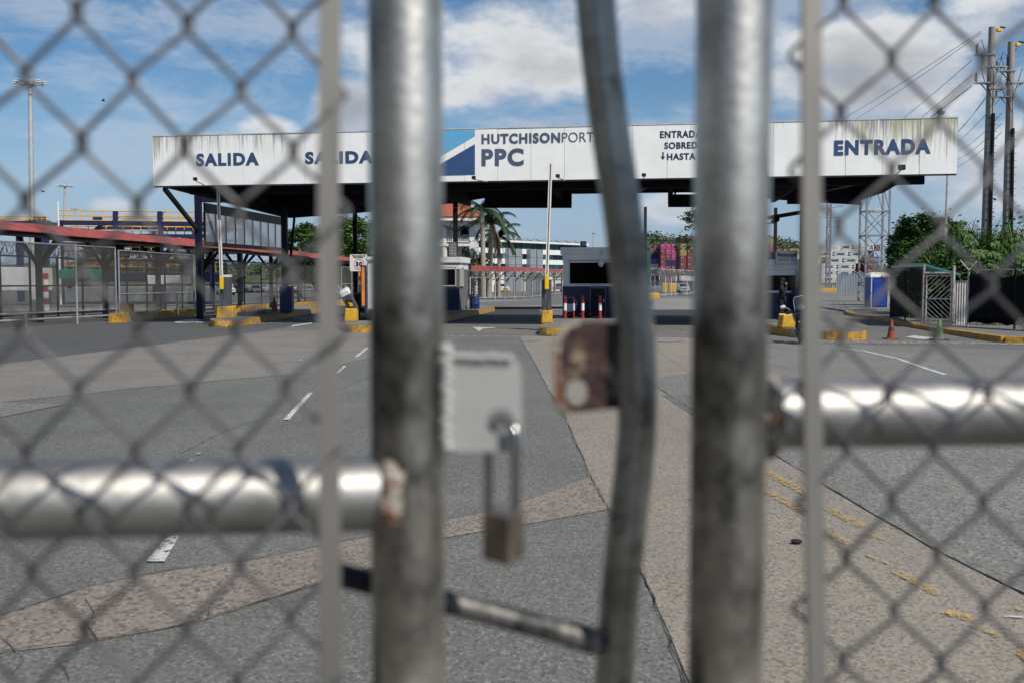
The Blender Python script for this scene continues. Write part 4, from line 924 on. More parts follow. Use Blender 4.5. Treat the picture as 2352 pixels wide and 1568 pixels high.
# inspection sign
def make_sign():
    Y = 44.0; a_, b_ = A(1784, 578, Y), A(1829.5, 606.5, Y); t = thing('inspection_sign', 'cream and blue identification sign mounted on the right booth roof', 'sign', (a_.x, Y, b_.z)); w, h = b_.x - a_.x, a_.z - b_.z
    MB().box(a_.x, b_.x, Y, Y + .05, b_.z, a_.z).build('board', 'sign_cream', t)
    f = MB(); f.box(a_.x - .03, b_.x + .03, Y - .01, Y + .06, a_.z + .001, a_.z + .035); f.box(a_.x - .03, b_.x + .03, Y - .01, Y + .06, b_.z - .035, b_.z - .001); f.box(a_.x - .035, a_.x - .001, Y - .01, Y + .06, b_.z, a_.z); f.box(b_.x + .001, b_.x + .035, Y - .01, Y + .06, b_.z, a_.z); f.build('frame', 'fence_steel', t)
    X = Vector((1, 0, 0)); Z = (0, 0, 1); Q = lambda u, v: Vector((a_.x + u * w, Y - .006, b_.z + v * h))
    MB().slab([Q(.86, .99), Q(.99, .99), Q(.99, .80)], (0, -1, 0), .004).slab([Q(.99, .52), Q(.72, .52), Q(.70, .40)], (0, -1, 0), .004).build('corner_panel', 'logo_light', t)
    MB().box(a_.x + .05 * w, a_.x + .97 * w, Y - .012, Y - .001, b_.z + .54 * h, b_.z + .82 * h).build('band', 'dark_text', t)
    for s, u0, u1, v0, v1, m in (('IDENTIFÍQUESE', .19, .82, .70, .81, 'sign_cream'), ('ÁREA DE INSPECCIÓN', .06, .93, .56, .68, 'sign_cream'), ('IDENTIFY YOURSELF', .06, .64, .37, .43, 'dark_text'), ('INSPECTION AREA', .09, .60, .25, .31, 'dark_text')):
        letters(MB(), s, Q(u0, v0) - Vector((0, .008, 0)), X, Z, (u1 - u0) * w, (v1 - v0) * h, .004, .03).build('lettering', m, t)
    MB().tube([Q(.92, .44), Q(.96, .36), Q(.95, .24), Q(.90, .16), Q(.86, .22)], .012, 5).build('symbol', 'red', t); MB().box(a_.x + .73 * w, a_.x + .84 * w, Y - .008, Y - .002, b_.z + .18 * h, b_.z + .40 * h).build('symbol', 'logo_sky', t)
    MB().box(a_.x + .05 * w, a_.x + .12 * w, Y - .008, Y - .002, b_.z + .87 * h, b_.z + .93 * h).build('symbol', 'logo_dark', t)
make_sign()
t = thing('support_legs', 'black splayed bracket legs on the right booth roof beside the sign', 'bracket', tuple(A(1770, 598, 45)))
for x in (1765, 1774): MB().bar(A(x, 597, 45), A(1772, 580, 45), .12).build('leg', 'black', t)
# ---------------------------------------------------------------- barriers
def block(label, px0, px1, y0, y1, d=.6, chip=True):
    p = G((px0 + px1) / 2, y1, ZI); Y = p.y; w = (px1 - px0) / F * Y; h = zat(y0, Y) - ZI; m = MB(); m.cbox((p.x, Y + d / 2, ZI + h / 2), (w, d, h), .03)
    if chip: m.v = [v + (Vector((.05, 0, -.04)) if v.x < p.x - w * .4 and v.z > ZI + h * .8 else Vector((0, 0, 0))) for v in m.v]
    return obj(m, 'concrete_block', 'block_yellow', label, 'block', loc=(p.x, Y, ZI)), p, w, h
b1, q1, w_, h_ = block('yellow block carrying the first barrier cabinet on the weedy island', 496, 535, 703, 732)
b3, q3, w_, h_ = block('chipped yellow block carrying the centre barrier cabinet', 1243, 1269, 713, 743)
b4, q4, w_, h_ = block('bare yellow block between the guard and the motorcycle', 1795, 1827, 722, 753)
b2, q2, w_, h_ = block('yellow block under the toppled barrier cabinet', 790, 818, 709, 739)
def barrier(label, p, d, hc, px_a, y_top, y_bot, wc, armlabel):
    z0 = p[2]; t = thing('barrier_gate', label, 'barrier', tuple(p)); Y = p[1]
    MB().cbox((p[0], Y + .2, z0 + hc / 2), (wc, .4, hc), .02).build('cabinet', 'cab_grey', t)
    MB().cbox((p[0], Y + .2, z0 + hc + .06), (wc + .05, .45, .12), .02).build('cap', 'cab_white', t)
    at_, ab = A(px_a[0], y_top, Y - .15), A(px_a[1], y_bot, Y - .15)
    arm = MB().bar(ab, at_, .13, .07).build('arm', 'arm_white', t); dr = (at_ - ab); off = Vector((0, -.045, 0))
    MB().bar(ab + off, at_ + off, .03, .015).build('rubber_edge', 'arm_stripe', arm)
    MB().cbox(ab + Vector((0, -.03, .02)), (.16, .16, .55), .02).build('arm_clamp', 'yellow_plastic', t)
    MB().tube([ab + Vector((.06, -.05, -.2)), ab + Vector((.1, -.06, -.5)), ab + Vector((0, -.05, -.9)), ab + Vector((.04, -.05, -1.2))], .012, 4).build('cable', 'black', t)
    return t
Y = q1.y + .1; z0 = zat(703, Y); barrier('first barrier gate with dark grey cabinet and raised white arm, left island', (q1.x + .0, Y, z0), .4, zat(638, Y) - z0, (500.5, 509.5), 421, 652, .42, '')
Y = q3.y + .1; z0 = zat(713, Y); barrier('centre barrier gate with dark grey cabinet and tallest raised white arm', (q3.x, Y, z0), .4, zat(644, Y) - z0, (1265, 1255.5), 377, 650, .37, '')
t = thing('barrier_gate', 'toppled barrier cabinet leaning over its yellow block by the speed sign', 'barrier', (q2.x, q2.y, ZI)); c = A(803, 693, q2.y + .3)
def tilt(m, c, ang):
    R = Matrix.Rotation(ang, 3, 'Y') @ Matrix.Rotation(radians(18), 3, 'X'); m.v = [c + R @ (v - c) for v in m.v]; return m
tilt(MB().cbox(c, (.40, .36, .80), .03), c, radians(-24)).build('cabinet', 'cab_grey', t); cc = c + Vector((0, 0, .43)); tilt(MB().cbox(cc, (.42, .40, .26), .05), c, radians(-24)).build('cap', 'c_white', t)
cc = c + Vector((0.02, -.2, -.05)); tilt(MB().cbox(cc, (.12, .06, .22), .01), c, radians(-24)).build('arm_clamp', 'yellow_plastic', t)
MB().cyl((c.x - .1, c.y - .2, c.z + .05), (c.x + .12, c.y - .2, c.z + .0), .05, n=8).build('arm_socket', 'black', t)
# ---------------------------------------------------------------- speed sign
p = G(826, 735, ZI); Y = p.y; t = thing('speed_sign', 'white speed limit sign on a rusty orange pole with a round black foot', 'sign', (p.x, Y, ZI))
MB().cyl((p.x, Y, ZI), (p.x, Y, ZI + .12), .55, .53, 20).build('base', 'cone_base', t, True)
MB().cyl((p.x, Y, ZI + .13), (p.x, Y, zat(672, Y)), .035, n=8).build('pole', 'pole_dark', t); MB().cyl((p.x, Y, zat(672, Y)), (p.x, Y, zat(624, Y)), .045, n=8).build('pole', 'orange', t)
MB().cyl((p.x - .002, Y, zat(655, Y)), (p.x - .002, Y, zat(645, Y)), .048, n=8).build('reflective_band', 'white', t)
a_, b_ = A(803.5, 585, Y - .05), A(844, 623.5, Y - .05); w, h = b_.x - a_.x, a_.z - b_.z
bd = MB(); r = .06; ring = []
for cx, cz, s0 in ((b_.x - r, a_.z - r, 0), (a_.x + r, a_.z - r, 1), (a_.x + r, b_.z + r, 2), (b_.x - r, b_.z + r, 3)):
    for k in range(5): an = pi / 2 * (s0 + k / 4); ring.append((cx + r * cos(an), Y - .06, cz + r * sin(an)))
bd.slab(ring[::-1], (0, -1, 0), .02).build('panel', 'sign_white', t); X = (1, 0, 0); Z = (0, 0, 1)
for s, u0, u1, v0, v1, bo, m in (('VELOCIDAD', .10, .90, .87, .96, .05, 'black'), ('MAXIMA', .22, .78, .77, .86, .05, 'black'), ('30', .33, .71, .27, .57, .06, 'black'), ('Km/h', .42, .62, .17, .23, .02, 'black')):
    letters(MB(), s, (a_.x + u0 * w, Y - .064, b_.z + v0 * h), X, Z, (u1 - u0) * w, (v1 - v0) * h, .004, bo).build('lettering', m, t)
MB().tube([(a_.x + w * .52 + w * .29 * cos(k * pi / 16), Y - .063, b_.z + h * .40 + w * .29 * sin(k * pi / 16)) for k in range(32)], .012, 4, closed=True).build('red_ring', 'red', t)
# lane column beside the left gate post
p = G(852, 742, ZI); Y = 41; t = thing('lane_terminal', 'white lane terminal with orange and blue edge stripe beside the left gate post', 'terminal', (xat(850, Y), Y, ZI))
x0 = xat(841, Y); MB().cbox((x0 + .45, Y + .3, (zat(604, Y) + zat(712, Y)) / 2), (.8, .6, zat(604, Y) - zat(712, Y)), .05).build('housing', 'booth_white', t); MB().cbox((x0 + .46, Y + .3, zat(596, Y)), (.9, .8, .22), .08).build('hood', 'c_white', t)
MB().lathe([(.30, 0), (.30, .04), (.2, .2), (.2, .3)], (x0 + .45, Y + .3, zat(583, Y)), 16).build('beacon', 'white', t, True)
MB().box(x0 - .20, x0 + .02, Y, Y + .2, zat(708, Y), zat(610, Y)).build('edge_panel', 'navy_bright', t); MB().box(x0 - .16, x0 - .04, Y - .02, Y - .001, zat(703, Y), zat(614, Y)).build('stripe', 'orange', t)
MB().lathe([(.16, 0), (.16, zat(714, Y) - ZI - .06), (.26, zat(714, Y) - ZI)], (x0 + .4, Y + .3, ZI), 12).build('pedestal', 'booth_white', t)
# ---------------------------------------------------------------- bollards, bucket, bag
for (px, w, lab) in ((1298, .30, 'red and white bollard, leftmost, in front of the bucket'), (1318, .15, 'thin red and white bollard second from the left'), (1338.5, .30, 'thick red and white bollard beside the rubbish bag'), (1378.5, .30, 'red and white bollard farthest right by the dark cabinet')):
    p = G(px, 732.5, ZI); r = w / 2 * .47; hh = zat(679, p.y) - ZI; t = thing('bollard', lab, 'bollard', (p.x, p.y, ZI), group='red and white bollards on the wide island')
    if w > .2: MB().lathe([(r * 1.25, 0), (r * 1.25, .03), (r, .035), (r, hh * .35)], p, 14).build('lower_band', 'red', t, True)
    else: MB().lathe([(r, 0), (r, hh * .35)], p, 10).build('lower_band', 'red', t, True)
    MB().lathe([(r, hh * .35), (r, hh * .66)], p, 14).build('white_band', 'white', t, True); MB().lathe([(r, hh * .66), (r, hh * .985), (r * .8, hh)], p, 14).build('upper_band', 'red', t, True)
p = G(1310, 730, ZI); t = thing('bucket', 'white plastic bucket with wire handle behind the leftmost bollard', 'bucket', tuple(p)); MB().lathe([(.22, 0), (.28, .55), (.30, .56), (.30, .62), (.27, .62), (.25, .5)], p, 18).build('body', 'bucket', t, True)
MB().tube([(p.x + .3 * cos(k * pi / 10), p.y, p.z + .6 + .32 * sin(k * pi / 10)) for k in range(11)], .012, 4).build('handle', 'fence_steel', t)
p = G(1330, 731.5, ZI); bm = MB(); random.seed(3)
for k in range(9): bm.ell((p.x - .35 + k * .1 + random.uniform(-.05, .05), p.y + random.uniform(-.1, .25), p.z + .09 + random.uniform(0, .14)), (random.uniform(.12, .24), .18, random.uniform(.09, .17)), 9, 6)
bm.v = [v + Vector((random.uniform(-.02, .02), random.uniform(-.02, .02), random.uniform(-.02, .02))) for v in bm.v]
obj(bm, 'rubbish_bag', 'bag', 'slumped shiny black rubbish bag between the bollards', 'rubbish bag', smooth=False, loc=tuple(p))
p = G(1089, 713, .0); Y = 56.5; x = xat(1089, Y); z = .1
t = thing('barrel', 'dark blue plastic barrel beside the left booth', 'barrel', (xat(1089, 60), 60, .1)); MB().lathe([(.29, 0), (.31, .1), (.30, .45), (.32, .5), (.30, .55), (.31, .95), (.27, 1.02)], (xat(1090, 60), 60, .1), 18).build('drum', 'blue_plastic', t, True); MB().lathe([(.28, 1.02), (.28, 1.05)], (xat(1090, 60), 60, .1), 18).build('lid', 'navy', t)
t = thing('stool', 'black metal stool frame standing right of the left booth', 'stool', (xat(1084, 58.5), 58.5, .28)); x = xat(1082, 58.5)
for dx, dy in ((0, 0), (.25, 0), (0, .3), (.25, .3)): MB().cyl((x + dx, 58.5 + dy, .28), (x + dx, 58.5 + dy, .95), .02, n=6).build('leg', 'black', t)
MB().box(x - .03, x + .28, 58.45, 58.85, .95, 1.0).build('seat', 'black', t)
# ---------------------------------------------------------------- portable toilet
p = G(1999, 706, .15); Y = p.y; t = thing('portable_toilet', 'blue portable toilet with ribbed white roof', 'portable toilet', (p.x, Y, .15)); w = 1.25; z1 = zat(638, Y); x0 = p.x
MB().cbox((x0 + w / 2, Y + .6, .15 + (z1 - .15) / 2), (w, 1.2, z1 - .15), .04).build('cabin', 'toilet_blue', t)
dr = MB().cbox((x0 + w / 2 + .02, Y - .015, .2 + (z1 - .4) / 2), (w * .74, .05, z1 - .5), .02).build('door', 'toilet_blue', t); MB().box(x0 + w * .78, x0 + w * .82, Y - .06, Y - .042, 1.1, 1.25).build('handle', 'black', dr)
for sx in (x0 + .04, x0 + w - .04): MB().bar((sx, Y - .01, .15), (sx, Y - .01, z1), .07).build('corner_post', 'alu', t)
rf = MB(); n = 10; prof = [(1.0, 0), (1.03, .06), (.98, .14), (.80, .28), (.5, .36), (.2, .38)]; vs = []
for k, z in prof:
    for (ax, ay) in ((-1, -1), (-.33, -1.02), (.33, -1.02), (1, -1), (1.02, 0), (1, 1), (.33, 1.02), (-.33, 1.02), (-1, 1), (-1.02, 0)): vs.append((x0 + w / 2 + ax * k * (w / 2 + .04), Y + .6 + ay * k * .64, z1 + z))
fs = [(i * 10 + j, i * 10 + (j + 1) % 10, i * 10 + 10 + (j + 1) % 10, i * 10 + 10 + j) for i in range(5) for j in range(10)] + [tuple(range(50, 60)), tuple(range(9, -1, -1))]
rf.add(vs, fs).build('roof', 'toilet_roof', t, True, angle=50)
m = MB()
for k in range(7): xx = x0 + .12 + k * .17; m.bar((xx, Y - .03, z1 + .15), (xx * .6 + (x0 + w / 2) * .4, Y + .3, z1 + .37), .04)
m.build('roof_ribs', 'toilet_roof', t)
# ---------------------------------------------------------------- cones
def cone(label, px, pyb, pyt, cols):
    p = G(px, pyb - 1); hh = (pyb - pyt) / F * p.y * .99; t = thing('traffic_cone', label, 'traffic cone', (p.x, p.y, 0)); r0, r1 = hh * .235, .035
    MB().cbox((p.x, p.y, .025), (hh * .70, hh * .70, .04), .015).build('base', cols[3], t)
    R = lambda f: r0 + (r1 - r0) * f
    for f0, f1, m, nm in ((.05, .42, cols[0], 'lower_cone'), (.42, .62, cols[1], 'band'), (.62, 1, cols[2], 'upper_cone')): MB().lathe([(R(f0), hh * f0), (R(f1), hh * f1)], p, 20).build(nm, m, t, True)
cone('orange traffic cone with a dirty dark band', 2047, 780, 735, ('cone_orange', 'cone_band', 'cone_orange', 'cone_orange'))
cone('green traffic cone on a black base', 2157, 782, 734, ('cone_green', 'cone_green', 'cone_light', 'cone_base'))
def scone(label, px, pyb, pyt, m, zb=0., Y=None):
    p = G(px, pyb, zb); 
    if Y: p = Vector((xat(px, Y), Y, zb))
    hh = (pyb - pyt) / F * p.y; t = thing('traffic_cone', label, 'traffic cone', tuple(p)); MB().cbox((p.x, p.y, zb + .03), (hh * .5, hh * .5, .05), .01).build('base', m, t); MB().lathe([(hh * .19, .05), (.03, hh)], p, 16).build('cone', m, t, True)
scone('tall red traffic cone in the shade left of the blue column casing', 630.5, 716, 678, 'red', .28)
scone('small distant dark cone left of the grey corrugated fence', 1909, 661, 652, 'cone_base'); scone('small distant rusty cone at the foot of the corrugated fence', 1899 + 20, 661, 655, 'cone_band')
# bollard pipe on left kerb
t = obj(MB().cyl((G(411, 727).x, G(411, 727).y - .3, .0), (G(411, 727).x, G(411, 727).y - .3, 1.35), .06, n=8), 'marker_post', 'sign_cream', 'thin cream marker pipe standing on the long yellow kerb', 'post')
# ---------------------------------------------------------------- people
def skin_body(name, joints, edges, mat, parent=None, sub=2):
    me = bpy.data.meshes.new(name); me.from_pydata([j[0] for j in joints], edges, []); o = bpy.data.objects.new(name, me); COL.objects.link(o)
    sk = o.modifiers.new('skin', 'SKIN'); sk.use_smooth_shade = True
    for i, j in enumerate(joints):
        r = j[1]; sv = me.skin_vertices[0].data[i]; sv.radius = r if isinstance(r, tuple) else (r, r); sv.use_root = (i == 0)
    ss = o.modifiers.new('sub', 'SUBSURF'); ss.levels = sub; ss.render_levels = sub
    dg = bpy.context.evaluated_depsgraph_get(); m2 = bpy.data.meshes.new_from_object(o.evaluated_get(dg)); bpy.data.objects.remove(o); 
    o = bpy.data.objects.new(name, m2); m2.materials.clear(); m2.materials.append(MT[mat]); COL.objects.link(o)
    for p in m2.polygons: p.use_smooth = True
    if parent: o.parent = parent
    return o
def person(label, loc, rz, shirt, trousers, phone=True, hgt=1.72):
    """faces +X in its own frame"""
    t = thing('person', label, 'person', loc, rz); k = hgt / 1.72
    J = [((0, 0, .96), (.13, .16)), ((0, 0, 1.12), (.115, .15)), ((.01, 0, 1.30), (.125, .175)), ((0, 0, 1.42), (.09, .15)), ((.01, 0, 1.50), .055), ((.025, 0, 1.56), .052),
         ((0, .09, .90), .10), ((.03, .10, .50), .065), ((-.01, .10, .09), .045), ((.06, .10, .045), .045), ((.17, .11, .03), .035),
         ((0, -.09, .90), .10), ((.0, -.10, .50), .065), ((-.04, -.10, .09), .045), ((.03, -.10, .045), .045), ((.14, -.12, .03), .035),
         ((0, .18, 1.40), .062), ((-.04, .23, 1.12), .048), ((.08, .21, .90), .036),
         ((0, -.18, 1.40), .062), ((.10, -.24, 1.17), .052), ((.21, -.16, 1.36), .037), ((.20, -.115, 1.46), .032)]
    E = [(0, 1), (1, 2), (2, 3), (3, 4), (4, 5), (0, 6), (6, 7), (7, 8), (8, 9), (9, 10), (0, 11), (11, 12), (12, 13), (13, 14), (14, 15), (3, 16), (16, 17), (17, 18), (3, 19), (19, 20), (20, 21), (21, 22)]
    J = [((p[0] * k, p[1] * k, p[2] * k), r) for p, r in J]
    b = skin_body('body', J, E, shirt, t); skin_body('neck', [((.012 * k, 0, 1.46 * k), .050), ((.025 * k, 0, 1.57 * k), .048)], [(0, 1)], 'skin', t)
    # clothing: slightly larger copies of the covered regions
    def shell(nm, idx, mat, g=.012):
        m = {a: i for i, a in enumerate(idx)}; jj = [(J[a][0], tuple(x + g for x in (J[a][1] if isinstance(J[a][1], tuple) else (J[a][1],) * 2))) for a in idx]; ee = [(m[a], m[c]) for a, c in E if a in m and c in m]
        return skin_body(nm, jj, ee, mat, t)
    shell('shirt', [0, 1, 2, 3, 16, 17, 18, 19, 20, 21], shirt); shell('trousers', [0, 6, 7, 8, 11, 12, 13], trousers, .02); shell('boots', [8, 9, 10], 'moto_black', .012); shell('boots', [13, 14, 15], 'moto_black', .012)
    hd = MB(); c = Vector((.035, 0, 1.625)) * 1; c.z *= k
    hd.ell(c, (.098, .078, .118), 16, 12)
    for i, v in enumerate(hd.v):     # face: chin, brow, nose
        d = v - c
        if d.z < -.02: hd.v[i] = c + Vector((d.x * (1 + d.z * 1.2), d.y * (1 + d.z * 2.6), d.z * 1.05))
    hd.hexa([c + Vector(v) for v in ((.085, -.012, -.03), (.118, -.014, -.032), (.118, .014, -.032), (.085, .012, -.03), (.085, -.006, .022), (.098, -.006, .02), (.098, .006, .02), (.085, .006, .022))])
    for sy in (-1, 1): hd.ell(c + Vector((-.005, sy * .08, -.005)), (.022, .010, .034), 8, 5)
    hd.ell(c + Vector((.088, 0, -.062)), (.012, .026, .009), 8, 4)
    hd.build('head', 'skin', t, True, world=False)
    ey = MB()
    for sy in (-1, 1): ey.ell(c + Vector((.086, sy * .03, .012)), (.011, .014, .008), 8, 5)
    ey.build('eyes', 'black', t, True, world=False)
    cp = MB(); cp.lathe([(.100, .035), (.104, .07), (.094, .115), (.06, .145), (.01, .152)], c + Vector((-.008, 0, 0)), 16); cp.hexa([c + Vector(v) for v in ((.07, -.07, .05), (.185, -.05, .035), (.185, .05, .035), (.07, .07, .05), (.07, -.07, .062), (.185, -.05, .045), (.185, .05, .045), (.07, .07, .062))]); cp.build('cap', 'hair', t, True, world=False)
    # hands with fingers
    def hand(base, dr, side, curl, sgn):
        dr = Vector(dr).normalized(); side = Vector(side).normalized(); base = Vector(base); nn = dr.cross(side); jj = [(tuple(base), (.026, .016)), (tuple(base + dr * .045), (.038, .015)), (tuple(base + dr * .085), (.036, .013))]; ee = [(0, 1), (1, 2)]
        for f in range(4):
            L_ = (.062, .072, .068, .055)[f]; o = side * (.027 - .018 * f); p0 = base + dr * .088 + o; p1 = p0 + (dr + nn * curl * .6).normalized() * L_ * .5; p2 = p1 + (dr * .6 + nn * curl).normalized() * L_ * .5
            n0 = len(jj); jj += [(tuple(p0), .009), (tuple(p1), .0085), (tuple(p2), .007)]; ee += [(2, n0), (n0, n0 + 1), (n0 + 1, n0 + 2)]
        p0 = base + dr * .03 + side * .034; p1 = p0 + (dr * .7 + side * .7).normalized() * .035; p2 = p1 + (dr + nn * curl * .5).normalized() * .03; n0 = len(jj)
        jj += [(tuple(p0), .012), (tuple(p1), .010), (tuple(p2), .008)]; ee += [(1, n0), (n0, n0 + 1), (n0 + 1, n0 + 2)]
        skin_body('hand', jj, ee, 'skin', t, 1)
    hand((.20 * k, -.115 * k, 1.47 * k), (-.35, .1, 1), (1, .1, .3), .7, 1); hand((.085 * k, .21 * k, .89 * k), (.1, 0, -1), (1, 0, 0), -.4, -1)
    MB().box(-.05, .10, -.20, .19, 1.01, 1.06).build('belt', 'black', t, world=False)
    if phone:
        ph = thing('phone', 'dark mobile phone held to the ear of the guard in black', 'phone', loc, rz); MB().hexa([Vector(v) for v in ((.115, -.105, 1.53), (.175, -.105, 1.53), (.175, -.095, 1.53), (.115, -.095, 1.53), (.06, -.098, 1.66), (.12, -.098, 1.67), (.12, -.088, 1.67), (.06, -.088, 1.66))]).build('case', 'black', ph, world=False)
    MB().box(.126, .131, .05, .11, 1.31, 1.34).build('badge', 'c_white', t, world=False); MB().box(-.02, .04, -.243, -.238, 1.28, 1.32).build('badge', 'c_white', t, world=False)
    return t
p = G(1794, 740, ZI); person('guard in black uniform and cap standing by the booth holding a phone to his ear', (p.x, p.y, ZI), radians(-22), 'uniform', 'uniform')
Y = 47; person('person in a blue shirt half hidden behind the left gate post', (xat(1006, Y) , Y, ZI), radians(-150), 'uniform_blue', 'uniform', phone=False)
# ---------------------------------------------------------------- motorcycle (points towards the viewer, leaning on its stand)
p = G(1852, 789); t = thing('motorcycle', 'parked black and white motorcycle with clear windscreen beside the yellow kerb', 'motorcycle', (p.x, p.y + .1, 0), radians(-90 + 24))
t.rotation_euler = (radians(12), 0, radians(-90 - 6))
def wheel(x, r, nm='wheel', par=None):
    w = MB(); w.tube([(x + r * cos(k * pi / 12), 0, r + .005 + r * sin(k * pi / 12)) for k in range(24)], .052, 8, closed=True); wo = w.build(nm, 'tyre', par, True, world=False)
    s = MB(); s.tube([(x + (r - .06) * cos(k * pi / 12), 0, r + (r - .06) * sin(k * pi / 12)) for k in range(24)], .018, 5, closed=True); s.cyl((x, -.05, r), (x, .05, r), .05, n=10)
    for k in range(6): an = k * pi / 3; s.bar((x, 0, r), (x + (r - .06) * cos(an), 0, r + (r - .06) * sin(an)), .025)
    s.build('rim', 'rim', wo, world=False); d = MB().cyl((x, .06, r), (x, .066, r), .13, n=16); d.build('brake_disc', 'rim', wo, world=False)
    return wo
wheel(.68, .31, par=t); wheel(-.66, .31, par=t)
for sy in (-.09, .09): MB().tube([(.68, sy, .31), (.56, sy, .62), (.44, sy, .95)], [.030, .033, .028], 8).build('fork', 'moto_black', t, True, world=False)
fd = MB()
for k in range(9):
    an = radians(10 + 115 * k / 8); 
vs = []
for k in range(10):
    an = radians(5 + 120 * k / 9); c_ = Vector((.68 + .40 * cos(an), 0, .31 + .40 * sin(an)))
    for sy in (-.075, 0, .075): vs.append((c_.x, sy, c_.z + (.025 if sy == 0 else 0)))
fd.add(vs, [(i * 3 + j, i * 3 + j + 1, i * 3 + j + 4, i * 3 + j + 3) for i in range(9) for j in range(2)]).build('mudguard', 'moto_black', t, True, world=False)
def loft(secs, n=12):
    m = MB(); vs = []
    for (x, y, z, ry, rz_) in secs:
        for j in range(n): an = 2 * pi * j / n; vs.append((x, y + ry * cos(an), z + rz_ * sin(an)))
    k = len(secs); m.add(vs, [(i * n + j, i * n + (j + 1) % n, (i + 1) * n + (j + 1) % n, (i + 1) * n + j) for i in range(k - 1) for j in range(n)] + [tuple(range(n - 1, -1, -1)), tuple((k - 1) * n + j for j in range(n))]); return m
loft([(.30, 0, .80, .08, .08), (.22, 0, .82, .15, .13), (.05, 0, .84, .17, .15), (-.12, 0, .80, .14, .11), (-.2, 0, .76, .10, .07)]).build('fuel_tank', 'moto_black', t, True, world=False)
loft([(-.15, 0, .80, .10, .04), (-.3, 0, .80, .14, .05), (-.6, 0, .83, .13, .05), (-.85, 0, .88, .08, .04)]).build('seat', 'moto_black', t, True, world=False)
loft([(.25, 0, .42, .10, .10), (.15, 0, .42, .17, .19), (-.15, 0, .40, .18, .18), (-.28, 0, .40, .10, .10)]).build('engine', 'cab_grey', t, True, world=False)
loft([(-.55, 0, .72, .12, .10), (-.8, 0, .80, .09, .08), (-.95, 0, .86, .05, .05)]).build('tail', 'moto_white', t, True, world=False)
MB().tube([(.2, -.14, .40), (.0, -.17, .22), (-.5, -.2, .28), (-.8, -.22, .40)], [.03, .03, .05, .055], 10).build('exhaust', 'rim', t, True, world=False)
for sy in (-1, 1):
    f = MB(); f.slab([Vector(v) for v in ((.60, sy * .10, 1.02), (.52, sy * .20, .88), (.36, sy * .22, .62), (.28, sy * .20, .42), (.22, sy * .20, .62), (.30, sy * .19, .90), (.45, sy * .13, 1.04))], (0, sy, 0), .03); f.build('side_fairing', 'moto_white' if sy > 0 else 'moto_black', t, world=False)
loft([(.42, 0, .95, .15, .15), (.56, 0, .95, .15, .14), (.66, 0, .93, .09, .09)]).build('headlight_cowl', 'moto_black', t, True, world=False); MB().ell((.66, 0, .93), (.03, .075, .07), 12, 6).build('headlight', 'lamp_glass', t, True, world=False)
ws = MB(); vs = []
for i in range(5):
    z = 1.05 + .42 * i / 4
    for j in range(5): yy = (j - 2) / 2 * (.20 - .03 * i / 4 if i < 4 else .13); vs.append((.56 - .10 * i / 4 - .25 * yy * yy * 6, yy, z))
ws.add(vs, [(i * 5 + j, i * 5 + j + 1, i * 5 + j + 6, i * 5 + j + 5) for i in range(4) for j in range(4)]).build('windscreen', 'screen', t, True, world=False)
edge = [vs[i * 5] for i in range(5)] + vs[21:25] + [vs[i * 5 + 4] for i in range(3, -1, -1)]; MB().tube(edge, .008, 4).build('screen_edge', 'alu', t, world=False)
MB().tube([(.30, -.42, 1.02), (.38, -.30, 1.04), (.46, -.1, .99), (.46, .1, .99), (.38, .30, 1.04), (.30, .42, 1.02)], .016, 7).build('handlebar', 'moto_black', t, True, world=False)
for sy in (-1, 1):
    MB().cyl((.37, sy * .30, 1.04), (.29, sy * .44, 1.02), .030, n=8).build('grip', 'moto_black', t, True, world=False); MB().cbox((.40, sy * .34, 1.05), (.10, .16, .10), .02).build('hand_guard', 'moto_black', t, world=False)
    MB().tube([(.38, sy * .26, 1.05), (.36, sy * .36, 1.17), (.36, sy * .44, 1.22)], .009, 5).build('mirror_stalk', 'alu', t, world=False); MB().ell((.36, sy * .50, 1.25), (.02, .085, .055), 10, 6).build('mirror', 'moto_white', t, True, world=False)
MB().tube([(.0, .12, .30), (-.05, .32, .02), (.02, .36, .012)], .014, 5).build('side_stand', 'rim', t, world=False)
for sy in (-.22, .22): MB().tube([(.5, sy, .80), (.52, sy * .7, .60), (.3, sy * .8, .38)], .012, 5).build('cable', 'black', t, world=False)
p2 = A(1842, 711, p.y - .45); t = thing('helmet', 'grey full face helmet hanging on the motorcycle handlebar', 'helmet', tuple(p2)); h = MB().ell((0, 0, 0), (.155, .17, .15), 18, 12); h.build('shell', 'helmet', t, True, world=False)
v = MB(); v.lathe([(.158, -.06), (.174, -.03), (.172, .02)], (0, 0, -.03), 18); v.build('visor', 'navy', t, True, world=False); MB().lathe([(.12, -.16), (.155, -.12), (.165, -.085)], (0, 0, 0), 16).build('chin_guard', 'moto_black', t, True, world=False)
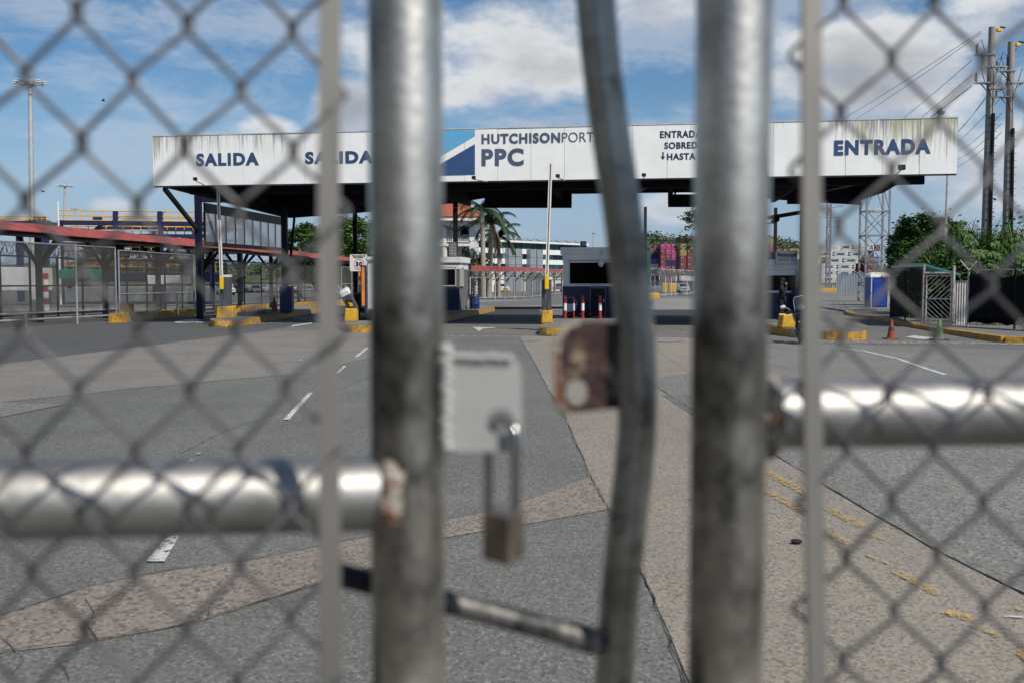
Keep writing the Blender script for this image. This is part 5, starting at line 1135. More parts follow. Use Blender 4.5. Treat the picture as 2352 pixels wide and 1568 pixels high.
# ---------------------------------------------------------------- caged shelter at right
KZ = .15
def cage():
    fl, fr_ = G(2119.5, 745, KZ), G(2188, 747, KZ); bl = G(2045, 729, KZ); t = thing('caged_shelter', 'caged shelter with teal sheet roof and rusty barred gate', 'shelter', tuple(fl))
    br = fr_ + (bl - fl); ht = 2.36
    for nm, q, h in (('post', fl, zat(609, fl.y)), ('post', fr_, zat(611, fr_.y)), ('post', bl, zat(612, bl.y)), ('post', br, 2.7), ('post', fl.lerp(bl, .5), 2.6)): MB().cyl((q.x, q.y, KZ), (q.x, q.y, h), .055 if q is fl or q is fr_ else .035, n=8).build(nm, 'rust_frame' if q is fl or q is fr_ else 'pole_dark', t)
    z1 = zat(616, fl.y); 
    MB().tube([(fl.x, fl.y, zat(628, fl.y)), (fr_.x, fr_.y, zat(628, fr_.y))], .05, 8).build('rail', 'rust_frame', t); MB().tube([(fl.x, fl.y, zat(611, fl.y)), (bl.x, bl.y, zat(614, bl.y))], .04, 8).build('rail', 'fence_steel', t)
    m = MB(); mesh_panel(m, bl + Vector((0, 0, .1)), fl + Vector((0, 0, .1)), .3, 2.5, .09, .006); m.build('mesh', 'mesh_wire', t)
    MB().slab([Vector((bl.x + .35, bl.y + 1, .1)), Vector((br.x + 4, br.y + .4, .1)), Vector((br.x + 4, br.y + .4, 2.6)), Vector((bl.x + .35, bl.y + 1, 2.6))], (0, -1, 0), .02).build('shade_cloth', 'cloth', t)
    c1, c2, c3, c4 = A(2064, 608, bl.y), A(2122, 606.5, fl.y + .3), A(2206, 630.5, fr_.y + .3), A(2150, 631, br.y); rr = MB(); n = 30; vs = []
    for i in range(n + 1):
        f = i / n; dz = .02 if i % 2 else -.02; u = c1.lerp(c2, f); w = c4.lerp(c3, f); w.z = u.z - (c2.z - c3.z); vs += [u + Vector((0, 0, dz)), w + Vector((0, 0, dz))]
    rr.add(vs, [(2 * i, 2 * i + 1, 2 * i + 3, 2 * i + 2) for i in range(n)]).build('roof', 'teal_roof', t); MB().bar(c2 + Vector((0, 0, -.03)), c3 + Vector((0, 0, -.03)), .05, .08).build('roof_edge', 'teal_roof', t)
    # gate
    a_ = fl.lerp(fr_, .07); b_ = fl.lerp(fr_, .95); z0 = KZ + .1; z1 = zat(634, fl.y); e = (b_ - a_); w = e.length; e.normalize()
    def Q(u, z): return Vector((a_.x, a_.y, 0)) + e * u + Vector((0, -.02, z))
    zm = z0 + (z1 - z0) * .505; g = MB()
    for (u0, za, u1, zb) in ((.03, z0, .03, z1), (w - .03, z0, w - .03, z1), (0, z0, w, z0), (0, z1, w, z1), (0, zm, w, zm)): g.bar(Q(u0, za), Q(u1, zb), .06, .05)
    def diag(za, zb, sg):
        hh = zb - za; k = -hh * 1.0
        while k < w:
            u0, u1 = max(.03, k), min(w - .03, k + hh * 1.1)
            if u1 - u0 > .05:
                v0, v1 = (u0 - k) / 1.1, (u1 - k) / 1.1
                g.bar(Q(u0, za + v0 if sg > 0 else zb - v0), Q(u1, za + v1 if sg > 0 else zb - v1), .035, .03)
            k += .21
    diag(zm, z1, 1); diag(z0, zm, -1); gt = g.build('gate', 'rust_frame', t)
    # short white railings beside it
    r0, r1 = G(2191, 746, KZ), G(2220, 748, KZ); t2 = thing('metal_railing', 'short white barred railing right of the rusty gate', 'railing', tuple(r0))
    for k in range(6): q = r0.lerp(r1, k / 5); MB().bar((q.x, q.y, KZ), (q.x, q.y, zat(646, q.y)), .055).build('bar', 'fence_white', t2)
    MB().bar((r0.x, r0.y, zat(646, r0.y)), (r1.x, r1.y, zat(646, r1.y)), .05).build('top_rail', 'fence_steel', t2); MB().box(r0.x - .08, r0.x - .01, r0.y - .05, r0.y, zat(672, r0.y), zat(646, r0.y)).box(r0.x - .08, r0.x - .01, r0.y - .05, r0.y, 1.0, 1.3).build('red_band', 'red', t2)
    # screened fence running right
    s0, s1 = G(2222, 750, KZ), G(2480, 768, KZ); s1 = Vector((s1.x + 1, s1.y - 1, KZ)); t3 = thing('screened_fence', 'chain link fence lined with torn black shade cloth at far right', 'fence', tuple(s0))
    zt_ = zat(621, s0.y)
    for k in range(4):
        q = s0.lerp(s1, k / 3); m = MB().cyl((q.x, q.y, 0), (q.x, q.y, zt_ + .02), .04, n=7); m.bar((q.x, q.y, zt_), (q.x - .35, q.y, zt_ + .4), .04); m.bar((q.x, q.y, zt_), (q.x + .3, q.y, zt_ + .35), .04); m.build('post', 'rust_frame' if k == 0 else 'pole_dark', t3)
    MB().tube([(s0.x, s0.y, zt_), (s1.x, s1.y, zt_)], .025, 6).build('rail', 'rust_frame', t3); m = MB(); mesh_panel(m, s0, s1, .5, zt_, .085, .005); m.build('mesh', 'mesh_dark', t3)
    cl = MB(); n = 24; random.seed(5); vs = []
    for k in range(n + 1): q = s0.lerp(s1, k / n); vs += [(q.x, q.y + .05, zt_ - .10 - .05 * sin(k * 1.3) - (0.35 if 5 < k < 10 else 0) * .4), (q.x, q.y + .08, .25 + .10 * abs(sin(k * .9)) + (.25 if k in (9, 10, 11, 16, 17) else 0))]
    cl.add(vs, [(2 * k, 2 * k + 1, 2 * k + 3, 2 * k + 2) for k in range(n)]).build('shade_cloth', 'cloth', t3)
cage()
# ---------------------------------------------------------------- utility poles, masts, towers
def util_pole(label, px0, y0, px1, Y, dia, arms, wires_to):
    top = A(px0, y0, Y); bx_ = xat(px1, Y); base = Vector((bx_ + (bx_ - top.x) * .35, Y, 0)); t = thing('utility_pole', label, 'utility pole', tuple(base)); MB().tube([base, base.lerp(top, .5), top], [dia * .62, dia * .52, dia * .40], 12).build('pole', 'pole_concrete', t, True)
    def at_(py): f = (zat(py, Y)) / top.z; return base.lerp(top, f)
    for j, (py, sg) in enumerate(arms):
        c = at_(py); e = c + Vector((sg * .8, -.1, .02)); m = MB(); m.bar(c + Vector((-sg * .2, -.2, 0)), e, .07); m.bar(c + Vector((-sg * .2, .15, 0)), e + Vector((0, .25, 0)), .07); m.bar(c + Vector((0, 0, -.55)), c.lerp(e, .75), .05); m.build('crossarm', 'lattice', t)
        k = MB(); q = e
        for i in range(5): k.lathe([(.04, 0), (.09, .03), (.04, .06)], (q.x, q.y, q.z + .05 + i * .09), 8)
        k.build('insulator', 'pole_dark', t)
        MB().tube([e + Vector((0, 0, .5)), e.lerp(c, .3) + Vector((0, 0, .75)), c + Vector((sg * .4, -.1, .2)), c + Vector((0, -.28, -.9)), c + Vector((0, -.30, -2.4))], .018, 5).build('jumper_cable', 'black', t)
    MB().tube([at_(y0 + 200) + Vector((.08, -.24, 0)), Vector((base.x + .08, base.y - .30, 3))], .085, 8).build('cable_duct', 'black', t)
    for k in range(14): q = at_(y0 + 210 + k * 16); MB().bar(q + Vector((-.28, -.2, 0)), q + Vector((.28, -.3, 0)), .02).build('strap', 'pole_dark', t)
    hd = top + Vector((.35, 0, -.15)); MB().cbox(hd, (.24, .2, .18), .03).bar(top + Vector((0, 0, -.2)), hd, .05).build('lamp', 'yellow_plastic', t); MB().bar(hd + Vector((.05, 0, .16)), hd + Vector((.30, -.05, .10)), .16, .04).build('lamp_shade', 'pole_dark', t)
    return t, at_
u1, at1 = util_pole('tall concrete utility pole, left of the pair at far right', 2279, 63, 2258, 52, .42, [(127, -1), (155, 1), (192, -1), (205, 1)], None)
u2, at2 = util_pole('concrete utility pole, right of the pair and slightly shorter', 2323, 97, 2306, 54, .44, [(165, -1), (192, 1), (224, -1)], None)
wi = 0
for (a_, b_, sag) in ((A(2253, 73, 52), A(1700, 380, 180), 1.2), (A(2253, 78, 52), A(1760, 372, 180), 1.2), (A(2232, 140, 51.5), A(1860, 395, 180), 1.4), (A(2234, 172, 51.5), A(1880, 408, 180), 1.4), (A(2232, 196, 51.5), A(1850, 430, 180), 1.6), (A(2232, 200, 51.5), A(1892, 400, 200), 1.2),
                      (A(2336, 110, 54), A(2150, 330, 150), 1.5), (A(2298, 180, 54), A(2130, 330, 150), 1.5), (A(2296, 228, 54), A(2120, 345, 150), 1.5), (A(2300, 262, 54), A(2170, 345, 140), 1.0), (A(2300, 285, 54), A(2160, 366, 140), 1.0), (A(2300, 305, 54), A(2150, 386, 140), 1.0)):
    n = 14; pts = []
    for k in range(n + 1): f = k / n; q = a_.lerp(b_, f); q.z -= sag * 4 * f * (1 - f); pts.append(q)
    wi += 1; obj(MB().tube(pts, .018, 3, cap=False), 'overhead_wire', 'black', 'thin overhead wire sloping down left from the concrete pole pair', 'wire', 'overhead wires at right', loc=tuple(a_))
c = A(2162, 257, 70); obj(MB().ell((0, 0, 0), (.25, .25, .25), 14, 10), 'marker_ball', 'rust_frame', 'round brown marker ball on an overhead wire above the right fascia end', 'marker ball', smooth=True).location = c
def hmast(label, px, y_top, px_b, Y, r, rows=2, thin=False, z0=0.0):
    top = A(px, y_top, Y); base = Vector((xat(px_b, Y), Y, z0)); t = thing('floodlight_mast', label, 'light mast', tuple(base)); MB().tube([base, top], [r, r * .55], 10).build('mast', 'mast', t, True)
    R = r * 4.2; c = top + Vector((0, 0, -r * .5)); MB().lathe([(r * .6, -r), (r * 1.6, -r * .8), (r * 1.7, 0), (r * .8, r * .5)], c, 12).build('hub', 'mast', t)
    m = MB(); m.tube([c + Vector((R * .9 * cos(k * pi / 10), R * .9 * sin(k * pi / 10), -r * .5)) for k in range(20)], r * .14, 5, closed=True)
    for k in range(8): an = k * pi / 4 + .2; m.bar(c, c + Vector((R * cos(an), R * sin(an), -r * .4)), r * .2)
    m.build('ring_frame', 'lattice', t)
    for k in range(8):
        an = k * pi / 4 + .2; q = c + Vector((R * cos(an), R * sin(an), -r * .6)); MB().cbox(q, (r * 1.3, r * 1.0, r * .32), r * .1).cbox(q + Vector((0, 0, r * .6)), (r * 1.2, r * .9, r * .28), r * .08).build('lamp', 'c_white', t)
    MB().cyl(c, c + Vector((r * 2.4, 0, r * 4)), r * .08, n=4).cyl(c, c + Vector((0, 0, r * 3)), r * .08, n=4).build('lightning_rod', 'mast', t)
    return t
hmast('tall floodlight mast with a crown of lamps at far left', 69, 184, 79, 110, .36)
hmast('slimmer floodlight mast above the yellow railings', 149, 424, 151, 230, .42)
hmast('small distant floodlight mast behind the yellow railings', 172, 478, 172, 380, .45); hmast('tiny distant floodlight mast behind the navy gantry post', 377, 484, 377, 420, .45)
hmast('small distant floodlight mast over the office block roof', 1363, 534, 1363, 400, .40)
t = obj(MB().cyl((xat(142, 84), 84, 0), (xat(141.5, 84), 84, zat(463, 84)), .10, .07, 8), 'flagpole', 'c_white', 'thin white pole at the left end of the navy gantry', 'pole'); 
t = obj(MB().cyl((xat(2163, 62), 62, 0), (xat(2167, 62), 62, zat(398, 62)), .10, .07, 8), 'lamp_pole', 'mast', 'thin grey pole rising behind the round dark tree', 'pole')
def lattice(label, pxl, pxr, ytop, levels, Y, w=.16, plate=None, ztop=None):
    xl, xr = xat(pxl, Y), xat(pxr, Y); W = xr - xl; t = thing('lattice_tower', label, 'tower', ((xl + xr) / 2, Y, 0)); zs = [0] + sorted(zat(y, Y) for y in levels); zs += [ztop] if ztop else []
    D = W * .8; cs = [(xl, Y), (xr, Y), (xr, Y + D), (xl, Y + D)]
    m = MB()
    for (x, y) in cs: m.bar((x, y, 0), (x, y, zs[-1]), w)
    m.build('legs', 'lattice', t); m = MB(); g = MB()
    for z0, z1 in zip(zs, zs[1:]):
        for i in range(4):
            (xa, ya), (xb, yb) = cs[i], cs[(i + 1) % 4]; m.bar((xa, ya, z1), (xb, yb, z1), w * .7)
            if i % 2 == 0: m.bar((xa, ya, z0), (xb, yb, z1), w * .45); m.bar((xb, yb, z0), (xa, ya, z1), w * .45)
    m.build('bracing', 'lattice', t)
    if plate:
        px0, px1, y0, y1, s = plate; a_, b_ = A(px0, y0, Y - .2), A(px1, y1, Y - .2); po = MB().box(a_.x, b_.x, Y - .25, Y - .2, b_.z, a_.z).build('number_plate', 'sign_cream', t); letters(MB(), s, (a_.x + .06, Y - .26, b_.z + .08), (1, 0, 0), (0, 0, 1), b_.x - a_.x - .12, a_.z - b_.z - .16, .01, .03).build('lettering', 'black', po)
    return t
lattice('grey lattice tower with a small number plate behind the portable toilet', 1984.5, 2037, 430, (485, 541, 597, 650), 96, .17, (2009, 2022, 480, 486, '45-16'), zat(300, 96))
t = lattice('thin distant lattice pylon left of the pale container pile', 1896, 1904, 470, (500, 530, 560, 590, 620, 645), 260, .22, None, zat(466, 260))
Y = 260; MB().bar(A(1876, 482, Y), A(1938, 474, Y), .25).bar(A(1880, 500, Y), A(1930, 500, Y), .2).bar(A(1900, 466, Y), A(1938, 474, Y), .15).build('crossarm', 'lattice', t)
# distant small lamp posts
t = thing('street_lamp', 'tall dark lamp post with twin heads beside the magenta containers', 'street lamp', (xat(1557, 190), 190, 0)); MB().cyl((xat(1557, 190), 190, 0), (xat(1555, 190), 190, zat(573, 190)), .22, n=8).build('post', 'pole_dark', t); MB().bar(A(1548, 575, 190), A(1563, 575, 190), .2).bar(A(1549, 566, 190), A(1556, 571, 190), .9, .4).build('lamp', 'pole_dark', t)
# ---------------------------------------------------------------- navy gantry with yellow railings
def gantry():
    Y = 85; t = thing('steel_gantry', 'navy steel gantry with rows of bright yellow railings behind the red roof', 'gantry', (xat(143, Y), Y, 0)); x0, x1 = xat(143, Y), xat(492, Y)
    dep = 9
    def slopez(y0, y1, x): return zat(y0 + (y1 - y0) * (x - x0) / (x1 - x0), Y)
    for px in (145, 272, 374, 490):
        x = xat(px, Y); MB().bar((x, Y, 0), (x, Y, zat(486 if px in (272, 374) else 508, Y)), .35).build('column', 'gantry_blue', t); MB().bar((x, Y + dep, 0), (x, Y + dep, zat(512, Y)), .35).build('column', 'gantry_blue', t)
    def rail(yt, yb, n, yy, a=x0, b=x1, dy=4):
        m = MB(); zt_, zb_ = zat(yt, Y), zat(yb, Y); dz = -(dy) / F * Y
        for f in (1, .5, .04): m.tube([(a, yy, zb_ + (zt_ - zb_) * f), (b, yy, zb_ + (zt_ - zb_) * f + dz)], .045, 5)
        for k in range(n + 1): x = a + (b - a) * k / n; m.cyl((x, yy, zb_ + dz * k / n), (x, yy, zt_ + dz * k / n), .045, n=5)
        return m
    def level(yb, ye, beam=10):
        za, zb = zat(yb, Y), zat(ye, Y); h = beam / F * Y
        for yy in (Y, Y + dep): MB().hexa([(x0, yy, za - h), (x1, yy, zb - h), (x1, yy + .3, zb - h), (x0, yy + .3, za - h), (x0, yy, za), (x1, yy, zb), (x1, yy + .3, zb), (x0, yy + .3, za)]).build('beam', 'gantry_blue', t)
    level(507, 511); rail(484, 507, 14, Y).build('railing', 'yellow_rail', t); rail(484, 507, 14, Y + dep).build('railing', 'yellow_rail', t)
    level(536, 540, 7)
    for yb, a_, b_ in ((537, .05, .97), (558, 0, 1), (575, 0, 1), (594, .02, 1), (612, .02, .98), (624, 0, 1)):
        rail(yb - 18, yb, 16, Y + .8, x0 + (x1 - x0) * a_, x0 + (x1 - x0) * b_, 3).build('railing', 'yellow_rail', t); 
        if yb > 540: m = MB().box(x0, x1, Y + .5, Y + dep, zat(yb, Y) - .12, zat(yb, Y) - .02).build('deck', 'cab_grey', t)
    MB().box(xat(148, Y), xat(372, Y), Y - .5, Y - .4, zat(531, Y), zat(529, Y)).build('pipe', 'c_white', t); MB().box(x0, x1, Y, Y + dep, zat(648, Y), zat(630, Y)).build('base_frame', 'navy', t)
    MB().bar(A(208, 540, Y + 1), A(242, 512, Y + 1), .5, .3).build('stair', 'gantry_blue', t); MB().box(xat(220, Y), xat(240, Y), Y - .02, Y + .2, zat(507, Y), zat(499, Y)).build('panel', 'gantry_blue', t)
    for k in range(8): x = xat(170 + k * 42, Y); MB().bar((x, Y + 3, 2), (x, Y + 3, zat(540, Y)), .3).build('column', 'gantry_blue', t)
    random.seed(2)
    for k in range(16):
        x = xat(160 + k * 20 + random.uniform(-5, 5), Y); z = random.choice([zat(600, Y), zat(575, Y), zat(624, Y), zat(560, Y)]); MB().cbox((x, Y + 4, z + .4), (random.uniform(.5, 1.4), 1, .8), .05).build('machine_box', random.choice(['c_white', 'cab_grey', 'green_machine', 'c_white', 'maroon']), t)
gantry()
t = thing('yard_crane', 'dark crane machinery with yellow handrails above the red roof at far left', 'crane', (xat(60, 95), 95, 0)); Y = 95
for k, px in enumerate((76, 90)): MB().cyl((xat(px, Y) - .22, Y + 1.5, zat(502, Y)), (xat(px, Y) + .22, Y + 1.5, zat(502, Y)), .30, n=12).build('drum', 'black', t)
MB().box(xat(-40, Y), xat(107, Y), Y, Y + 3, zat(515, Y), zat(508, Y)).build('deck', 'cab_grey', t); MB().box(xat(60, Y), xat(102, Y), Y + .5, Y + 2, zat(509, Y), zat(505, Y)).build('housing', 'cab_grey', t)
m = MB()
for f in (498, 503): m.tube([A(-40, f, Y - .2), A(107, f, Y - .2)], .05, 4)
for k in range(14): m.cyl(A(-40 + k * 11.3, 508, Y - .2), A(-40 + k * 11.3, 498, Y - .2), .04, n=4)
m.build('railing', 'yellow_rail', t)
for px in (-20, 40, 100): MB().bar((xat(px, Y), Y + 1, 0), (xat(px, Y), Y + 1, zat(512, Y)), .5).build('leg', 'gantry_blue', t)
simple_box('site_cabin', 'c_white', 'long white cabin wall behind the far left fence', 'cabin', -160, 56, 614, 668, 80, 5, .05)
simple_box('site_cabin', 'c_white', 'small white cabin under the navy gantry', 'cabin', 338, 372, 633, 654, 76, 3, .05)
simple_box('site_cabin', 'c_grey', 'grey cabin right of the small white one under the gantry', 'cabin', 380, 410, 633, 652, 77, 3, .05)
simple_box('machine', 'green_machine', 'green machine housing behind the left walkway', 'machine', 134, 212, 619, 642, 74, 3, .1)
for (px, y0, y1, Y, lab) in ((109, 628, 664, 66, 'red and white striped drum stack left of the green machine'), (99, 632, 655, 70, 'red and white striped post beside the far left fence')):
    x = xat(px, Y); t = thing('striped_post', lab, 'post', (x, Y, 0)); h = zat(y0, Y)
    for k in range(6): MB().cyl((x, Y, h * k / 6), (x, Y, h * (k + .99) / 6), .16, n=10).build('band', 'red' if k % 2 else 'white', t)
simple_box('machine', 'yellow_plastic', 'small yellow box left of the striped posts', 'machine', 87, 93, 636, 652, 68, .6, .03)
simple_box('machine', 'pole_dark', 'dark round machine housing behind the fence under the gantry', 'machine', 134, 162, 640, 663, 60, 1.4, .5)
# ---------------------------------------------------------------- buildings
def villa():
    Y = 135; t = thing('colonial_building', 'white colonial building with orange tiled hip roof beyond the left booth', 'building', (xat(1000, Y), Y, 0)); x0, x1 = xat(900, Y), xat(1091, Y); ze = zat(501, Y); dep = 16
    def bx(m, a, b, c, d, e, f): return m.box(a, b, c, d, e, f)
    m = MB(); cols = [xat(v, Y) for v in (900, 925, 950, 975, 1000, 1021, 1040, 1078)]
    bx(m, x0, x1, Y + 1.6, Y + dep, 0, ze); bx(m, xat(1079, Y), x1, Y, Y + 1.6, 0, ze); bx(m, x0, xat(1079, Y), Y, Y + 1.6, zat(520, Y), ze); bx(m, x0, xat(1079, Y), Y, Y + 1.6, zat(566, Y), zat(560, Y)); m.build('wall', 'stucco', t)
    for v in (906, 934, 962, 990, 1020, 1045): x = xat(v, Y); MB().cyl((x, Y + .5, 0), (x, Y + .5, zat(520, Y)), .42, n=12).build('column', 'stucco', t, True)
    b = MB(); 
    for yy in (546, 556): b.bar((x0, Y + .2, zat(yy, Y)), (xat(1079, Y), Y + .2, zat(yy, Y)), .12)
    for k in range(40): x = x0 + (xat(1079, Y) - x0) * k / 40; b.box(x, x + .1, Y + .15, Y + .3, zat(556, Y), zat(546, Y))
    b.build('balustrade', 'stucco', t)
    for v0, v1, yt, yb in ((1057, 1075, 516, 552), (1060, 1078, 572, 608), (1028, 1040, 572, 600), (990, 1008, 520, 556)): wx = MB().box(xat(v0, Y), xat(v1, Y), Y + 1.45, Y + 1.58, zat(yb, Y), zat(yt, Y)).build('window', 'dark_glass', t)
    for v0, yt, yb in ((1083, 528, 545), (1083, 575, 592)): MB().box(x1 + .02, x1 + .1, Y + 3, Y + 4.5, zat(yb, Y), zat(yt, Y)).build('window', 'dark_glass', t)
    e = 1.6; zr = zat(462, Y); cx = (x0 + x1) / 2; R = [(x0 - e, Y - e, ze), (x1 + e, Y - e, ze), (x1 + e, Y + dep + e, ze), (x0 - e, Y + dep + e, ze), (x0 + 8, Y + dep / 2, zr + 1.5), (x1 - 8, Y + dep / 2, zr + 1.5)]
    # tiled faces as ridged sheets
    rf = MB(); rf.add(R, [(0, 1, 5, 4), (1, 2, 5), (2, 3, 4, 5), (3, 0, 4)]); n = 46
    for k in range(n):
        f = k / n; a_ = Vector(R[0]).lerp(Vector(R[1]), f); g = min(1, max(0, min((a_.x - (x0 - e)) / (8 + e), ((x1 + e) - a_.x) / (8 + e)))); b_ = Vector((a_.x, Y - e + (dep / 2 + e) * g, ze + (zr + 1.5 - ze) * g)); rf.bar(a_ + Vector((0, 0, .06)), b_ + Vector((0, 0, .06)), .22, .14)
    for k in range(22):
        f = k / 22; a_ = Vector(R[1]).lerp(Vector(R[2]), f); g = min(1, min(f, 1 - f) * 2); b_ = Vector((x1 + e - (8 + e) * g, a_.y, ze + (zr + 1.5 - ze) * g)); rf.bar(a_ + Vector((0, 0, .06)), b_ + Vector((0, 0, .06)), .22, .14)
    rf.build('roof', 'tile_orange', t); MB().box(x0 - e + .1, x1 + e - .1, Y - e + .1, Y + dep + e - .1, ze - .45, ze - .02).build('eave', 'stucco', t)
    MB().box(x1 + .02, x1 + .5, Y + 1, Y + 2, zat(607, Y), zat(598, Y)).build('air_conditioner', 'c_white', t)
villa()
def office():
    Y0, Y1 = 205, 232; a_ = Vector((xat(1085, Y0), Y0, 0)); b_ = Vector((xat(1345, Y1), Y1, 0)); e = (b_ - a_); L_ = e.length; e.normalize(); n = Vector((-e.y, e.x, 0)); t = thing('office_building', 'long white office block with teal strip windows beyond the red walkway roof', 'building', tuple(a_))
    def P(u, v, z): return a_ + e * u + n * v + Vector((0, 0, z))
    def bx(m, u0, u1, v0, v1, z0, z1): return m.hexa([P(u0, v0, z0), P(u1, v0, z0), P(u1, v1, z0), P(u0, v1, z0), P(u0, v0, z1), P(u1, v0, z1), P(u1, v1, z1), P(u0, v1, z1)])
    def zz(r3): return zat((750 + r3 / 2.614) / 1.7415, 212)
    def uu(r3):
        px = (1700 + r3 / 2.614) / 1.7415; d = ray(px, 650); k = (a_.y * d.x / d.y - a_.x) / (e.x - e.y * d.x / d.y); return k
    w = MB(); bx(w, 0, L_, .25, 14, 0, zz(575)); bx(w, 0, L_, -.9, 14.5, zz(575), zz(556)); 
    for r0, r1 in ((640, 692), (748, 800), (848, 960)): bx(w, 0, L_, 0, .24, zz(r1), zz(r0))
    w.build('wall', 'stucco', t)
    random.seed(11)
    for r0, r1 in ((577, 640), (692, 748), (800, 848)):
        x = 560; k = 0
        while x < 1640:
            wd = random.choice((58, 66, 78)); m_ = random.choice(('teal_glass', 'teal_glass', 'dark_glass')); k += 1
            if r0 == 692 and (840 < x + wd * .5 < 1190) and not (972 < x + wd / 2 < 1060): x += wd; continue
            wo = bx(MB(), uu(x), uu(x + wd - 6), .06, .2, zz(r1) + .05, zz(r0) - .02).build('window', m_, t); mm_ = MB()
            for q in range(1, 5): bx(mm_, uu(x + (wd - 6) * q / 5) - .05, uu(x + (wd - 6) * q / 5) + .05, -.02, .05, zz(r1) + .05, zz(r0) - .02)
            mm_.build('mullion', 'dark_glass', wo)
            x += wd
    for (c0, c1) in ((836, 902), (908, 975), (1060, 1122), (1130, 1192)):
        m_ = MB(); k = 12
        for q in range(k): bx(m_, uu(c0 + (c1 - c0) * q / k), uu(c0 + (c1 - c0) * (q + .72) / k), -1.2, -.7, 0, zz(642))
        bx(m_, uu(c0), uu(c1), -.68, 0, 0, zz(643)); bx(m_, uu(c0), uu(c1), -1.3, -1.22, zz(722), zz(716)); bx(m_, uu(c0), uu(c1), -1.3, -1.22, zz(806), zz(800)); m_.build('louvre_tower', 'panel_metal', t)
    for k in range(11):
        c0 = 560 + k * 100; m_ = MB(); bxp = [P(uu(c0), 0, zz(552)), P(uu(c0 + 84), 0, zz(548)), P(uu(c0 + 84), 7, zz(520)), P(uu(c0), 7, zz(530))]; m_.slab(bxp, Vector((0, -.4, 1)), .1); 
        m_.bar(P(uu(c0 + 84), .2, zz(558)), P(uu(c0 + 84), 2.5, zz(520)), .14); m_.bar(P(uu(c0 + 40), .2, zz(556)), P(uu(c0 + 84), .2, zz(524)), .12); m_.build('solar_panel', 'solar', t)
    m_ = MB(); bx(m_, uu(1010), uu(1250), 8, 12, zz(556), zz(522)); m_.build('penthouse', 'stucco', t); bx(MB(), uu(985), uu(1268), 7.5, 12.5, zz(521), zz(516)).build('roof', 'c_navy', t); bx(MB(), uu(1190), uu(1206), 7.9, 7.99, zz(548), zz(534)).build('window', 'dark_glass', t)
    for c in (1005, 1232): MB().cyl(P(uu(c), 9, zz(520)), P(uu(c), 9, zz(478 if c == 1005 else 470)), .1, n=5).build('antenna', 'mast', t)
office()
t = thing('open_shelter', 'open steel umbrella frame roof above the red walkway beside the palm', 'shelter', (xat(1103, 128), 128, 0)); Y = 128; MB().bar((xat(1100, Y), Y, 0), (xat(1100, Y), Y, zat(594, Y)), .3).bar((xat(1105, Y), Y, 0), (xat(1105, Y), Y, zat(594, Y)), .3).build('post', 'pole_dark', t)
c = A(1103, 592.5, Y)
for q in (A(1073, 600, Y - 2), A(1133, 605, Y - 1), A(1082, 604, Y + 2), A(1125, 600, Y + 3)): MB().bar(c, q, .16).bar((c.x, Y, zat(610, Y)), c.lerp(q, .6), .12).build('brace', 'pole_dark', t)
MB().slab([c + Vector((0, -.3, .1)), A(1072, 600.5, Y - 2), A(1082, 603, Y - 3), A(1095, 597, Y - 3)], (0, 0, 1), .06).slab([c + Vector((0, -.3, .1)), A(1112, 596, Y - 3), A(1128, 602, Y - 3), A(1134, 604.5, Y - 1)], (0, 0, 1), .06).build('roof_sheet', 'cab_grey', t)
# corrugated fence by the toilet
a_, b_ = G(1919, 660), G(1990, 659.5); Y = 150; t = thing('corrugated_fence', 'grey corrugated metal fence with slanted spikes left of the portable toilet', 'fence', (xat(1920, Y), Y, 0)); m = MB(); n = 40; x0, x1 = xat(1919, Y), xat(1992, Y); vs = []
for k in range(n + 1): vs += [(x0 + (x1 - x0) * k / n, Y + (.12 if k % 2 else 0), .3), (x0 + (x1 - x0) * k / n, Y + (.12 if k % 2 else 0), zat(630 - 2 * k / n, Y))]
m.add(vs, [(2 * k, 2 * k + 2, 2 * k + 3, 2 * k + 1) for k in range(n)]).build('panel', 'panel_metal', t)
for k in range(6): x = x0 + (x1 - x0) * (k + .3) / 6; MB().bar((x, Y, zat(631, Y)), (x - .8, Y, zat(623, Y)), .08).build('spike', 'fence_steel', t)
